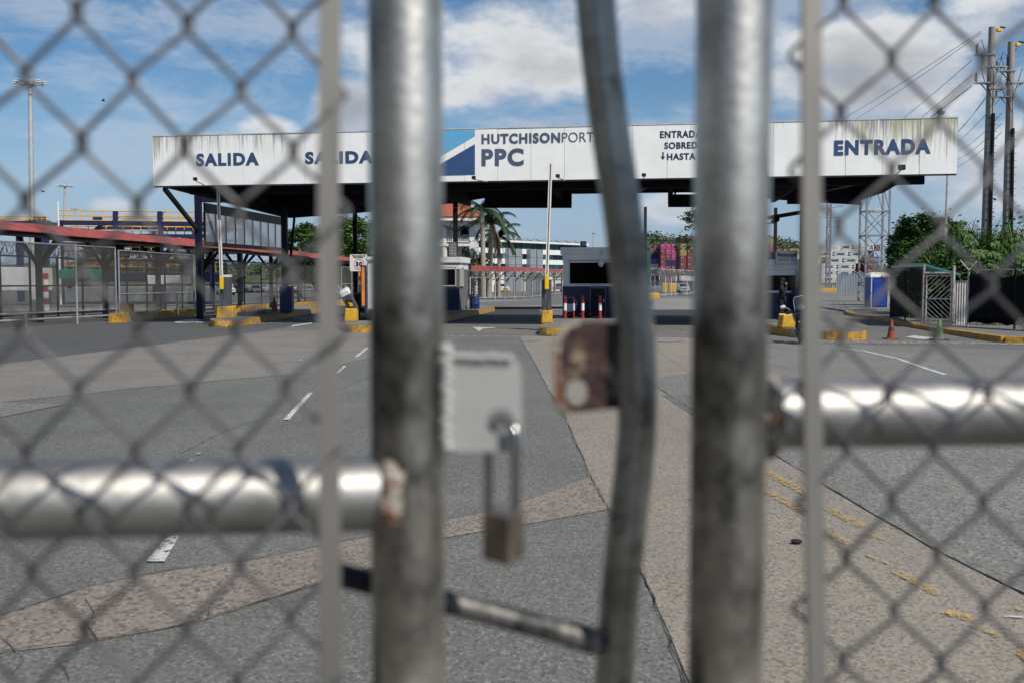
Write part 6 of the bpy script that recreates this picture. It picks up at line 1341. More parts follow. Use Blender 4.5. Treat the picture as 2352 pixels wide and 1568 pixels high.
# ---------------------------------------------------------------- vehicles
def vehicle(name, label, px, Y, kind, paint, rz=0.0, group=None):
    t = thing(name, label, {'van': 'van', 'pickup_truck': 'pickup'}.get(name, 'car'), (xat(px, Y), Y, 0), rz, group)
    L_, W, Ht = {'car': (4.4, 1.75, 1.45), 'suv': (4.6, 1.85, 1.75), 'van': (4.7, 1.75, 2.0), 'pickup': (5.2, 1.85, 1.8)}[kind]
    prof = {'car': [(-2.2, .35), (2.2, .35), (2.2, .75), (1.2, .95), (.5, 1.42), (-1.1, 1.45), (-1.9, 1.0), (-2.2, .95)], 'suv': [(-2.3, .4), (2.3, .4), (2.3, .9), (1.35, 1.1), (.8, 1.7), (-1.9, 1.75), (-2.3, 1.1)],
            'van': [(-2.35, .35), (2.3, .35), (2.35, .8), (2.0, 1.15), (1.5, 1.95), (-2.25, 2.0), (-2.35, 1.8)], 'pickup': [(-2.6, .5), (2.6, .5), (2.6, 1.0), (1.5, 1.15), (.8, 1.78), (-.5, 1.8), (-.7, 1.15), (-2.6, 1.15)]}[kind]
    n = len(prof); vs = []
    for sy in (-1, 1):
        for (x, z) in prof: k = 1 - max(0, (z - 1.0)) * .16; vs.append((x, sy * W / 2 * k, z))
    MB().add(vs, [tuple(range(n)), tuple(range(2 * n - 1, n - 1, -1))] + [((i + 1) % n, i, n + i, n + (i + 1) % n) for i in range(n)]).build('body', paint, t, world=False)
    gz = {'car': (.9, 1.35, -1.4, .95), 'suv': (1.1, 1.6, -1.9, 1.1), 'van': (1.15, 1.75, -1.9, 1.75), 'pickup': (1.15, 1.68, -.45, 1.2)}[kind]
    fx = {'car': (1.15, .58), 'suv': (1.32, .90), 'van': (2.02, 1.62), 'pickup': (1.48, .92)}[kind]
    g = MB(); wz = W / 2 * .86
    g.slab([(fx[0] + .02, -wz, gz[0] + .03), (fx[0] + .02, wz, gz[0] + .03), (fx[1] + .02, wz * .92, gz[1] + .05), (fx[1] + .02, -wz * .92, gz[1] + .05)], (1, 0, .6), .02).build('windscreen', 'dark_glass', t, world=False)
    for sy in (-1, 1):
        k0, k1 = W / 2 * (1 - max(0, gz[0] - 1) * .16) + .012, W / 2 * (1 - (gz[1] - 1) * .16) + .012; P = [(gz[2], sy * k0, gz[0]), (fx[0] - .25, sy * k0, gz[0]), (fx[1] - .12, sy * k1, gz[1]), (gz[2] + .25, sy * k1, gz[1])]; MB().slab(P if sy < 0 else P[::-1], (0, sy, 0), .01).build('side_window', 'dark_glass', t, world=False)
        MB().cbox((L_ / 2 + .0, sy * W * .36, prof[2][1] - .08), (.08, .34, .16), .02).build('headlight', 'lamp_glass', t, world=False)
        for x in (L_ * .31, -L_ * .31): MB().cyl((x, sy * (W / 2 - .2), .33), (x, sy * (W / 2 + .02), .33), .33, n=16).build('wheel', 'tyre', t, world=False)
    MB().box(L_ / 2 - .01, L_ / 2 + .04, -W * .25, W * .25, prof[2][1] - .28, prof[2][1] - .08).build('grille', 'grille', t, world=False)
    return t
vehicle('pickup_truck', 'white pickup facing out behind the white barred gate', 1567, 178, 'pickup', 'car_white', radians(-92))
vehicle('van', 'white van parked facing the centre lane beyond the curved fence', 1204, 225, 'van', 'car_white', radians(-95))
vehicle('pickup_truck', 'white and blue striped pickup with roof light left of the small white car', 1140, 215, 'pickup', 'car_white', radians(-15)); 
t = vehicle('parked_car', 'small white car parked between the striped pickup and the van', 1152, 200, 'suv', 'car_white', radians(-70))
vehicle('parked_car', 'red car partly behind the striped pickup', 1120, 222, 'car', 'car_red', radians(-40))
vehicle('parked_car', 'silver car parked right of the van beyond the curved fence', 1242, 235, 'suv', 'car_silver', radians(-20)); vehicle('parked_car', 'second silver car behind the right half of the van lot', 1255, 262, 'car', 'car_silver', radians(-10))
vehicle('parked_car', 'white car just left of the middle booth beyond the curved fence', 1281, 240, 'car', 'car_white', radians(-160)); vehicle('parked_car', 'grey car hugging the left edge of the middle booth', 1289, 215, 'suv', 'car_silver', radians(-120))
for i, (px, Y, k, m_, a_, lab) in enumerate(((520, 150, 'suv', 'car_white', -60, 'white car beyond the dark fence right of the first barrier'), (668, 170, 'car', 'car_white', -20, 'white car seen between the casing column and the sign'), (700, 165, 'car', 'car_silver', -170, 'silver car left of the flat gate bar'), (752, 160, 'suv', 'car_silver', -30, 'silver car hidden behind the left flat bar'), (775, 150, 'car', 'car_white', -20, 'white car just left of the speed sign'), (555, 190, 'car', 'car_dark', -10, 'dark car beyond the dark fence under the canopy'), (600, 185, 'car', 'car_silver', -30, 'silver car beyond the dark fence under the canopy'))):
    vehicle('parked_car', lab, px, Y, k, m_, radians(a_))
simple_box('shed', 'c_white', 'white flat office cabin behind the far pickup', 'cabin', 1552, 1596, 633, 646, 200, 6, .05); simple_box('shed', 'c_navy', 'blue lower cabin wall left of the far pickup', 'cabin', 1552, 1596, 646.5, 668, 200, 6, .05)
Y = 186; MB_ = MB().bar(A(1551, 623, Y), A(1592, 633, Y), 4, .3, (0, 0, 1)); obj(MB_, 'sloped_roof', 'panel_metal', 'thin sloping metal roof above the far white cabin', 'roof', loc=tuple(A(1551, 623, Y)))
for k, (px, py) in enumerate(((1533, 667), (1540, 664), (1548, 668))): p = G(px, py + 4); obj(MB().cbox((p.x, p.y, .9), (2.2, 1, 1.8), .1), 'road_barrier', 'yellow_plastic', ('yellow road barrier left of the pickup, nearest the corner post', 'yellow road barrier in the middle of the three by the pickup', 'yellow road barrier closest to the pickup')[k], 'barrier', 'yellow barriers beyond the white gate', loc=(p.x, p.y, 0))
simple_box('concrete_block', 'kerb_yellow', 'long yellow block lying beyond the curved fence under the white van', 'block', 1148, 1170, 665, 671, 150, 1, .1)
# ---------------------------------------------------------------- containers
CT = {}
def container(label, x, Y, z, L_, color, end_on=True, w=2.44, h=2.6, reefer=False, logo=None, rz=0.0, skew=None):
    t = thing('shipping_container', label, 'container', (x, Y, z), rz)
    key = (end_on, color, L_, h)
    if key not in CT:
        m = MB(); W_, D_ = (w, L_) if end_on else (L_, w); fr_ = .14
        m.box(0, W_, .06, D_, .06, h - .06)
        for a_ in (0, W_ - fr_): m.box(a_, a_ + fr_, 0, .2, 0, h); m.box(a_, a_ + fr_, D_ - .2, D_ + .02, 0, h)
        m.box(fr_, W_ - fr_, 0, .2, 0, fr_); m.box(fr_, W_ - fr_, 0, .2, h - fr_, h)
        n = int((W_ - .4) / .35)
        if not end_on:
            for k in range(n): m.box(.25 + k * .35, .40 + k * .35, .02, .07, fr_, h - fr_)
        if end_on:
            n2 = int((D_ - .6) / .5)
            for k in range(n2): m.box(-.03, 0, .3 + k * .5, .5 + k * .5, fr_, h - fr_)
        o = m.build('body', color, t, world=False); CT[key] = o.data
        if end_on:
            b = MB()
            for u in (.45, .95, 1.45, 1.95): b.cyl((u, .01, .2), (u, .01, h - .2), .035, n=4)
            b.box(1.2, 1.24, .02, .07, .15, h - .15)
            b.box(.3, 1.0, .0, .05, h * .62, h * .78); d = b.build('door_bars', color if color in ('c_green', 'c_navy') else 'cab_door', t, world=False); CT[key + ('d',)] = d.data
    else:
        o = bpy.data.objects.new('body', CT[key]); COL.objects.link(o); o.parent = t
        if key + ('d',) in CT: d = bpy.data.objects.new('door_bars', CT[key + ('d',)]); COL.objects.link(d); d.parent = t
    if reefer:
        m = MB(); m.box(L_ + .02, L_ + 1.9, .1, w, .1, h - .1); m.build('end_wall', 'c_white', t, world=False); m = MB(); m.box(L_ + .3, L_ + 1.6, .03, .09, .5, 1.2); m.box(L_ + .4, L_ + 1.4, .03, .09, 1.5, 2.2); m.build('cooling_unit', 'reefer_dark', t, world=False)
    if logo:
        s, m_, star = logo
        if star: MB().box(L_ * .10, L_ * .19, -.03, -.01, h * .2, h * .8).build('star_panel', 'logo_sky', t, world=False); 
        if star:
            st = MB(); cx, cz = L_ * .145, h * .5
            for k in range(7): an = k * 2 * pi / 7 + pi / 2; st.slab([(cx + .14 * cos(an - .45), -.035, cz + .14 * sin(an - .45)), (cx + .48 * cos(an), -.035, cz + .48 * sin(an)), (cx + .14 * cos(an + .45), -.035, cz + .14 * sin(an + .45))][::-1], (0, -1, 0), .003)
            st.build('star', 'c_white', t, world=False)
        letters(MB(), s, (L_ * (.24 if star else .12), -.03, h * (.30 if star else .34)), (1, 0, 0), (0, 0, 1), L_ * (.60 if star else .72), h * (.40 if star else .28), .01, .05 if star else .0).build('lettering', m_, t, world=False)
    return t
ordn = ['first', 'second', 'third', 'fourth', 'fifth', 'sixth', 'seventh', 'eighth']
cname = {'maroon': 'maroon', 'magenta': 'magenta', 'c_yellow': 'mustard yellow', 'c_green': 'green', 'c_blue': 'bright blue', 'c_navy': 'navy', 'c_grey': 'pale grey', 'c_white': 'white', 'c_teal': 'teal'}
def stack(n_, where, px, Ytop, ytop, cols, Y, Lc=12.2, rz=0.0, h=2.6):
    zt_ = zat(ytop, Y); 
    for i, c_ in enumerate(cols):
        z = zt_ - h * (i + 1)
        if z < -.6: break
        container(f'{cname[c_]} container, {ordn[i]} from top, {n_} stack {where}', xat(px, Y), Y, max(z, 0), Lc, c_, rz=rz)
wh = 'behind the white gate'; Y = 470; R = 0.0
stack('first', wh, 1480, Y, 575, ['c_green'] * 6, 455, 12.2, R)
stack('second', wh, 1491, Y, 569.5, ['maroon', 'c_navy', 'c_blue', 'c_white', 'c_teal', 'maroon', 'c_grey'], Y + 8, 12.2, R); stack('third', wh, 1499, Y, 569, ['maroon', 'c_navy', 'c_blue', 'c_white', 'c_grey', 'maroon', 'c_grey'], Y + 8, 12.2, R)
stack('fourth', wh, 1516, Y, 560, ['magenta', 'maroon', 'maroon', 'maroon', 'magenta', 'c_teal', 'maroon'], Y, 12.2, R); stack('fifth', wh, 1528.5, Y, 560, ['magenta', 'magenta', 'maroon', 'c_navy', 'maroon', 'maroon', 'magenta'], Y, 12.2, R); stack('sixth', wh, 1541, Y, 560, ['magenta', 'magenta', 'magenta', 'c_navy', 'maroon', 'maroon', 'maroon'], Y, 12.2, R)
stack('seventh', wh, 1550, Y, 549, ['c_teal', 'c_green', 'c_yellow', 'c_yellow', 'maroon', 'maroon', 'maroon'], Y + 20, 12.2, R); Y = 400
stack('eighth', wh, 1561, Y, 543, ['maroon', 'c_yellow', 'c_yellow', 'maroon', 'maroon', 'c_navy', 'maroon'], Y, 12.2, R); stack('ninth', wh, 1577, Y, 543, ['maroon', 'c_yellow', 'maroon', 'maroon', 'maroon', 'maroon', 'c_navy'], Y, 12.2, R)
wh = 'above the right guard booth roof'; Y = 400
stack('tallest', wh, 1763 - 14, Y, 548, ['c_yellow', 'maroon', 'maroon', 'c_yellow', 'maroon', 'c_grey', 'maroon'], Y); stack('second', wh, 1764, Y, 547.5, ['c_yellow', 'maroon', 'maroon', 'c_yellow', 'maroon', 'c_grey', 'maroon'], Y)
stack('third', wh, 1781, Y, 570.5, ['maroon', 'maroon', 'c_yellow', 'c_grey', 'maroon', 'c_navy'], Y); stack('fourth', wh, 1796, Y, 570.5, ['maroon', 'c_navy', 'c_yellow', 'maroon', 'maroon', 'c_navy'], Y); stack('fifth', wh, 1811, Y, 571, ['c_yellow', 'c_yellow', 'maroon', 'maroon', 'c_navy', 'maroon'], Y); stack('sixth', wh, 1826 - .5, Y, 571, ['c_yellow', 'c_grey', 'maroon', 'maroon', 'c_navy', 'maroon'], Y)
stack('seventh', 'right of the navy column', 1852, Y, 576, ['c_yellow', 'c_yellow', 'c_navy', 'maroon', 'maroon', 'c_grey'], Y); stack('eighth', 'right of the navy column', 1867, Y, 578, ['c_yellow', 'c_grey', 'c_navy', 'maroon', 'maroon', 'c_grey'], Y)
# refrigerated pile with side lettering: (px left, px right of side, y top, text)
Y = 430; hh = 2.75; row_y = [562, 576.5, 591, 605.5, 620, 634.5]
def rx(v): return (2900 + v / 3.92) / 1.7415
rows = [[(1500, 1770, 'MAERSK', 0), (1778, 1950, 'MAERSK', 1), (2028, 2240, 'HAMBURG SUD', 2)], [(1420, 1650, 'MAERSK', 1), (1690, 1888, 'MAERSK', 1), (1938, 2148, 'MAERSK', 1)], [(1600, 1798, 'MAERSK', 1), (1845, 2058, 'MAERSK', 1)],
        [(1500, 1710, 'MAERSK', 1), (1756, 1958, 'MAERSK', 1)], [(1500, 1710, 'MAERSK', 1), (1752, 1956, 'MAERSK', 1)], [(1500, 1710, 'MAERSK', 1), (1752, 1956, 'HAMBURG SUD', 2)]]
for r_, row in enumerate(rows):
    for i, (a_, b_, s, k) in enumerate(row):
        x0 = xat(rx(a_), Y); L_ = xat(rx(b_), Y) - x0 - .1; ztp = zat(row_y[r_] - (1.5 if r_ == 0 and i else 0), Y)
        side = ['left', 'middle', 'right'][i] if len(row) == 3 else ['left', 'right'][i]
        container(f'pale refrigerated container, {side} in the {ordn[r_]} row from the top of the pale pile', x0, Y, max(0, ztp - hh), L_, 'c_grey', False, h=hh - .06, reefer=True, logo=(s, 'dark_text' if k == 1 else 'panel_metal', k == 1))
for i, (a_, b_, yt, c_, lab) in enumerate(((2120, 2330, 576, 'c_navy', 'navy container on the right end of the second row of the pale pile'), (2075, 2200, 590.5, 'c_navy', 'navy container on the right end of the third row of the pale pile'), (2000, 2160, 606, 'maroon', 'maroon container on the right end of the fourth row of the pale pile'), (2000, 2160, 620.5, 'maroon', 'maroon container on the right end of the fifth row of the pale pile'), (2330, 2430, 562, 'maroon', 'maroon container at the top right behind the lattice tower'))):
    x0 = xat(rx(a_), Y + 2); container(lab, x0, Y + 2, max(0, zat(yt, Y) - hh), xat(rx(b_), Y) - x0, c_, False, h=hh - .06)
wh = 'between the lattice tower legs'
for n_, px in (('left', rx(2205)), ('middle', rx(2250)), ('right', rx(2295))): stack(n_, wh, px, Y, 590, ['c_blue' if n_ == 'right' else 'maroon', 'maroon', 'maroon', 'maroon', 'maroon'], Y - 6)
wh = 'behind the grass at the right edge'; 
for n_, px in (('left', 2329), ('right', 2347)):
    for k, yt in enumerate((528, 541)): container(f'white container, {ordn[k]} from top, {n_} stack {wh}', xat(px, 300), 300, zat(yt, 300) - 2.6, 12, 'c_white')
stack('third', wh, 2364, 300, 528, ['c_white', 'c_white'], 300)
# ---------------------------------------------------------------- hills
def hills(name, pts, Y, dep, label):
    m = MB(); n = 140; x0, x1 = pts[0][0], pts[-1][0]; vs = []; random.seed(4); ny = 14
    def hy(px):
        for (a_, ya), (b_, yb) in zip(pts, pts[1:]):
            if a_ <= px <= b_: f = (px - a_) / (b_ - a_); f = f * f * (3 - 2 * f); return ya + (yb - ya) * f
        return 650
    for j in range(ny + 1):
        g = j / ny; yy = Y + dep * g; k = sin(min(1, g * 1.25) * pi / 2) if g < .8 else cos((g - .8) / .2 * pi / 2)
        for i in range(n + 1): px = x0 + (x1 - x0) * i / n; z = (zat(hy(px), Y + dep * .8)) * k; vs.append((xat(px, Y + dep * .8), yy, max(-.5, z + random.uniform(-1.0, 1.6) * (k > .05))))
    m.add(vs, [(j * (n + 1) + i, j * (n + 1) + i + 1, (j + 1) * (n + 1) + i + 1, (j + 1) * (n + 1) + i) for j in range(ny) for i in range(n)]); o = m.build(name, 'hill', None, True); tag(o, label, None, None, 'structure')
    return hy
H1 = hills('hills', [(1290, 648), (1380, 604), (1440, 556), (1485, 552), (1530, 566), (1575, 560), (1640, 566), (1720, 560), (1900, 610), (2100, 640)], 700, 400, 'wooded hill behind the containers')
H2 = hills('hills', [(-700, 640), (-200, 622), (300, 616), (520, 613), (680, 611), (900, 608), (1200, 622), (1400, 645)], 900, 300, 'low wooded ridge on the left horizon')
def leaf_cloud(mb, pts, size, flat=.5, up=0.3):
    for p in pts:
        s = size * random.uniform(.6, 1.4); a_ = random.uniform(0, 2 * pi); t_ = random.uniform(-1, 1) * flat; e1 = Vector((cos(a_), sin(a_), t_)) * s; e2 = Vector((-sin(a_) * .6, cos(a_) * .6, random.uniform(-.8, .8))) * s * .6
        p = Vector(p); mb.add([p - e1 * .5, p + e2 * .5, p + e1 * .5, p - e2 * .5], [(0, 1, 2, 3)])
def wood(Y, dep, hy, x0, x1, nn, sz, label, mat='leaf_hill'):
    m = MB(); random.seed(8)
    for k in range(nn):
        px = random.uniform(x0, x1); g = random.uniform(.1, .8); kz = sin(min(1, g * 1.25) * pi / 2); yy = Y + dep * g; c = Vector((xat(px, Y + dep * .8), yy, zat(hy(px), Y + dep * .8) * kz))
        r = random.uniform(3.5, 8); leaf_cloud(m, [c + Vector((random.gauss(0, r * .45), random.gauss(0, r * .3), abs(random.gauss(0, r * .5)))) for _ in range(34)], sz)
    o = m.build('woodland', mat); tag(o, label, 'woodland', None, 'stuff'); return o
wood(700, 400, H1, 1300, 1800, 900, 2.6, 'far wooded hill behind the containers')
wood(900, 300, H2, -200, 1350, 700, 3.2, 'far low ridge of trees on the left horizon', 'leaf_b')
# ---------------------------------------------------------------- trees
def tree(label, px, Y, ytop, wpx, mat, nclump=60, nleaf=130, size=.34, trunk_h=.35, seed=1, shape=1.0, name='tree', squash=.8, gap=.0, base_px=None):
    random.seed(seed); x = xat(px, Y); ht = zat(ytop, Y); R = wpx / 2 / F * Y; z0 = ht * trunk_h; t = thing(name, label, 'tree', (x, Y, 0)); c = Vector((x, Y, (ht + z0) / 2)); rz_ = (ht - z0) / 2
    tr = MB(); tr.tube([(x, Y, 0), (x + .1, Y, z0 * .6), (x, Y, z0 * 1.15)], [R * .09 + .1, R * .07 + .08, R * .05 + .06], 8)
    for k in range(9):
        an = k * 2 * pi / 9 + random.uniform(-.3, .3); q = c + Vector((cos(an) * R * .6, sin(an) * R * .6, random.uniform(-.2, .6) * rz_)); s0 = Vector((x, Y, z0 * random.uniform(.7, 1.1))); tr.tube([s0, s0.lerp(q, .5) + Vector((0, 0, rz_ * .1)), q], [R * .035 + .05, R * .022 + .03, .03], 6)
    tr.build('trunk', 'wood', t, True); m = MB()
    for k in range(nclump):
        u = random.uniform(-1, 1); an = random.uniform(0, 2 * pi); rr = random.uniform(.45, 1.0) ** .5; s = sqrt(1 - u * u)
        q = c + Vector((cos(an) * s * R * rr, sin(an) * s * R * rr * .8, u * rz_ * rr * squash + random.uniform(-.1, .1) * rz_)); cr = R * random.uniform(.14, .27)
        leaf_cloud(m, [q + Vector((random.gauss(0, cr * .5), random.gauss(0, cr * .5), random.gauss(0, cr * .36))) for _ in range(nleaf)], size)
    m.build('crown', mat, t); return t
tree('broad green tree behind the speed sign, left of the left gate post', 805, 118, 488, 180, 'leaf_a', 130, 130, .45, .12, 3)
tree('green tree behind the flat bar of the left gate', 728, 122, 497, 150, 'leaf_a', 110, 130, .45, .12, 5)
tree('lower green tree rising behind the blue casing column', 690, 128, 506, 80, 'leaf_a', 60, 120, .45, .12, 9)
tree('green tree hidden behind the left gate post', 900, 125, 495, 140, 'leaf_b', 70, 100, .5, .2, 12)
tree('round dense dark green tree right of the lattice tower', 2112, 80, 486, 140, 'leaf_b', 190, 190, .30, .10, 21, squash=.95)
tree('dark green tree top peeking behind the round tree near the thin pole', 2178, 88, 482, 90, 'leaf_b', 90, 150, .32, .2, 25)
tree('leafy tree partly hidden behind the right gate post', 1650, 140, 535, 90, 'leaf_b', 60, 90, .5, .1, 31)
t = tree('low bushy tree at the far right edge behind the grass', 2330, 62, 548, 150, 'leaf_b', 110, 140, .24, .1, 33)
# overhanging branch near right post
t = thing('tree', 'gnarled bare branch with small leaves beside the right gate post', 'tree', (xat(1640, 120), 120, 0)); Y = 120
m = MB(); m.tube([(xat(1640, Y), Y, 0), A(1642, 600, Y), A(1640, 540, Y), A(1625, 520, Y)], [.4, .35, .28, .18], 8); m.tube([A(1630, 545, Y), A(1600, 548, Y), A(1590, 553, Y), A(1578, 556, Y), A(1568, 557, Y), A(1560, 553, Y)], [.2, .16, .13, .12, .09, .05], 6); m.tube([A(1630, 525, Y), A(1600, 515, Y), A(1588, 508, Y)], [.15, .1, .05], 6); m.build('trunk', 'wood', t, True); m = MB(); random.seed(6)
for (a_, b_, n, r) in ((1564, 552, 50, .6), (1577, 551, 40, .5), (1582, 500, 130, .8), (1590, 493, 130, .9), (1595, 507, 100, .9), (1586, 520, 60, .7), (1592, 560, 200, 1.2)): c = A(a_, b_, Y); leaf_cloud(m, [c + Vector((random.gauss(0, r * .5), random.gauss(0, r), random.gauss(0, r * .4))) for _ in range(n)], .42)
m.build('crown', 'leaf_b', t)
# ---------------------------------------------------------------- palms
def palm(label, px, Y, ytop, nf, dry, seed, L0=4.2, pxb=None, r=.32, squat=False):
    random.seed(seed); top = A(px, ytop, Y); xb = xat(pxb if pxb else px, Y); t = thing('palm_tree', label, 'palm tree', (xb, Y, 0)); zt_ = top.z; hgt_c = Vector((top.x, Y, zt_ - 1.6))
    MB().tube([(xb, Y, 0), Vector((xb, Y, 0)).lerp(hgt_c, .4), Vector((xb, Y, 0)).lerp(hgt_c, .8), hgt_c], [r * 1.2, r, r * .85, r * .5], 10).build('trunk', 'palm_trunk', t, True)
    def frond(m, an, el, L_, wd, droop):
        d = Vector((cos(an) * cos(el), sin(an) * cos(el), sin(el))); pts = []; p = hgt_c.copy(); n = 9
        for k in range(n + 1): pts.append(p.copy()); p += d * (L_ / n); d = (d + Vector((0, 0, -droop / n))).normalized()
        side = Vector((-sin(an), cos(an), 0))
        for k in range(n):
            for s in (-1, 1):
                for j in range(3):
                    q = pts[k].lerp(pts[k + 1], j / 3); f = (k + j / 3) / n; ll = wd * (sin(min(1, f * 1.3 + .12) * pi * .75) ** .6) * random.uniform(.8, 1.15); e = (side * s * .8 + (pts[k + 1] - pts[k]).normalized() * .55 + Vector((0, 0, -.55))).normalized() * ll; b_ = (pts[k + 1] - pts[k]).normalized() * .09
                    m.add([q - b_, q + b_, q + e], [(0, 1, 2)])
        m.tube(pts, [.05 * (1 - i / (n + 1)) + .01 for i in range(n + 1)], 4, cap=False)
    for k in range(nf): m = MB(); frond(m, 2 * pi * k / nf + random.uniform(-.2, .2), random.uniform(.0, 1.1), L0 * random.uniform(.8, 1.1), .95, random.uniform(1.6, 2.5)); m.build('frond', 'leaf_d', t)
    for k in range(dry): m = MB(); frond(m, random.uniform(0, 2 * pi), random.uniform(-1.4, -.9), L0 * random.uniform(.7, 1.3), .5, .8); m.build('dry_frond', 'leaf_dry', t)
palm('tall palm with feathery crown right of the orange roof', 1108, 122, 452, 15, 0, 41, 4.6, 1111)
palm('palm with hanging brown dead fronds beside the tall palm', 1130, 125, 483, 13, 10, 42, 4.2, 1123)
palm('shorter palm with drooping crown behind the two tall palms', 1146, 132, 516, 14, 2, 43, 4.0, 1146, .25)
t = thing('bush', 'yellow flowering bush at the foot of the palms', 'bush', (xat(1085, 124), 124, 0)); m = MB(); random.seed(9); c = A(1088, 597, 124); m2 = MB(); leaf_cloud(m2, [c + Vector((random.gauss(0, 1.1), random.gauss(0, .8), random.gauss(0, 1.0))) for _ in range(150)], .3); m2.build('blossom', 'leaf_y', t); m.tube([(c.x, 124, 0), (c.x, 124, c.z)], .15, 6); m.build('trunk', 'wood', t); m2 = MB(); leaf_cloud(m2, [c + Vector((random.gauss(0, 1.0), random.gauss(.4, .8), random.gauss(-1.5, 1.6))) for _ in range(700)], .45); m2.build('foliage', 'leaf_b', t)
# ---------------------------------------------------------------- tall grass clump, broad-leaved plant and bushes at right
def blades(label, px, Y, ytop, spread, n, L_, seed, name='tall_grass_clump'):
    random.seed(seed); c = Vector((xat(px, Y), Y, .1)); t = thing(name, label, 'grass clump', tuple(c)); m = MB(); hz = zat(ytop, Y)
    for k in range(n):
        an = random.uniform(0, 2 * pi); lean = random.uniform(.05, .9); p = c + Vector((random.gauss(0, spread * .4), random.gauss(0, spread * .35), random.uniform(0, hz * .62))); d = Vector((cos(an) * lean, sin(an) * lean * .7, 1)).normalized(); ll = L_ * random.uniform(.6, 1.15); w = random.uniform(.018, .035); pts = []; q = p.copy(); ns = 7
        for i in range(ns + 1): pts.append(q.copy()); q += d * (ll / ns); d = (d + Vector((cos(an) * .20, sin(an) * .14, -.26)) * (i / ns) * 1.6).normalized()
        sd = Vector((-sin(an), cos(an), 0)); vs = []
        for i, q in enumerate(pts): ww = w * (1 - i / (ns + .5)) + .004; vs += [q - sd * ww, q + sd * ww]
        m.add(vs, [(2 * i, 2 * i + 1, 2 * i + 3, 2 * i + 2) for i in range(ns)])
    m.build('blades', 'leaf_c', t); return t
blades('tall arching grass clump in front of the concrete poles', 2258, 52, 512, 2.9, 2600, 2.5, 51); blades('grass clump between the round tree and the cage roof', 2178, 53, 545, 1.5, 800, 2.2, 52); blades('lower grass clump at the right edge of the picture', 2340, 46, 560, 1.4, 700, 1.9, 53)
blades('short dark grass clump right behind the cage roof', 2130, 54.5, 585, 1.3, 500, 1.5, 54)
def broad(label, px, Y, ytop, seed):
    random.seed(seed); c = Vector((xat(px, Y), Y, 0)); hz = zat(ytop, Y); t = thing('broad_leaved_plant', label, 'plant', tuple(c)); s = MB(); m = MB(); heads = []
    for k in range(9): q = c + Vector((random.gauss(0, .9), random.gauss(-.3, .4), hz * random.uniform(.62, 1.0))); s.tube([c + Vector((random.uniform(-.2, .2), 0, 0)), c.lerp(q, .5) + Vector((0, 0, .3)), q], [.05, .04, .02], 6); heads += [q, q + Vector((random.uniform(-.5, .5), -.1, -.5)), q + Vector((random.uniform(-.6, .6), -.2, -.9))]
    s.build('stems', 'wood', t)
    for q in heads:
        nrm = Vector((random.uniform(-.3, .3), -.6, .8)).normalized(); e1 = nrm.orthogonal().normalized(); e2 = nrm.cross(e1)
        for k in range(9):
            an = 2 * pi * k / 9 + random.uniform(-.1, .1); d = e1 * cos(an) + e2 * sin(an); sd = nrm.cross(d); L_ = random.uniform(.20, .32); dr = Vector((0, 0, -.10)); m.add([q, q + d * L_ * .55 + sd * .065, q + d * L_ + dr, q + d * L_ * .55 - sd * .065], [(0, 1, 2, 3)])
    m.build('leaves', 'leaf_e', t)
broad('plant with bright hand shaped leaves left of the right pole', 2272, 43.5, 525, 61); broad('lower plant with hand shaped leaves above the screened fence', 2300, 42.8, 560, 62)
def bush(label, px, Y, zc, rx_, rz_, n, mat, seed, size=.14, depth=.6):
    random.seed(seed); c = Vector((xat(px, Y), Y, 0)); t = thing('bush', label, 'bush', tuple(c)); m = MB(); s = MB()
    for k in range(5): s.tube([c, c + Vector((random.uniform(-.6, .6) * rx_, random.uniform(-.3, .3), zc))], .04, 5)
    s.build('stems', 'wood', t); leaf_cloud(m, [c + Vector((random.gauss(0, rx_ * .5), random.gauss(0, depth), max(.05, random.gauss(zc, rz_ * .5)))) for _ in range(n)], size); m.build('foliage', mat, t)
bush('dense dark undergrowth behind the screened fence', 2255, 48.5, 1.8, 3.2, 2.2, 5200, 'leaf_b', 71, .22, 1.0); bush('dark undergrowth behind the caged shelter', 2165, 56, 2.0, 2.3, 1.8, 3400, 'leaf_b', 72, .24, 1.0); bush('low weeds under the torn shade cloth at far right', 2300, 40.5, .35, 2.2, .4, 1500, 'leaf_c', 73, .10, .4); bush('dark undergrowth at the right picture edge', 2350, 50, 2.2, 2.5, 2.4, 3500, 'leaf_b', 74, .22, 1.0)
def weeds(label, px, py, z, n, h, spread, seed):
    random.seed(seed); c = G(px, py, z); m = MB()
    for k in range(n):
        an = random.uniform(0, 2 * pi); p = c + Vector((random.gauss(0, spread), random.gauss(0, spread * .4), 0)); q = p + Vector((cos(an) * h * .5, sin(an) * h * .5, h * random.uniform(.4, 1))); sd = Vector((-sin(an), cos(an), 0)) * .012; m.add([p - sd, p + sd, q], [(0, 1, 2)])
    obj(m, 'weeds', 'leaf_c', label, 'weeds', loc=tuple(c))
weeds('weeds growing in the paving of the left island', 586, 722, ZI, 160, .55, .6, 81); weeds('weeds at the foot of the left island nose', 510, 752, 0, 200, .15, .5, 82); weeds('thin weeds against the kerb below the motorcycle', 1841, 776, 0, 60, .45, .15, 83); weeds('weeds at the foot of the wide island kerb', 1262, 772, 0, 120, .12, .25, 84); weeds('green weeds at the foot of the portable toilet', 1990, 714, .15, 260, .18, .6, 85)
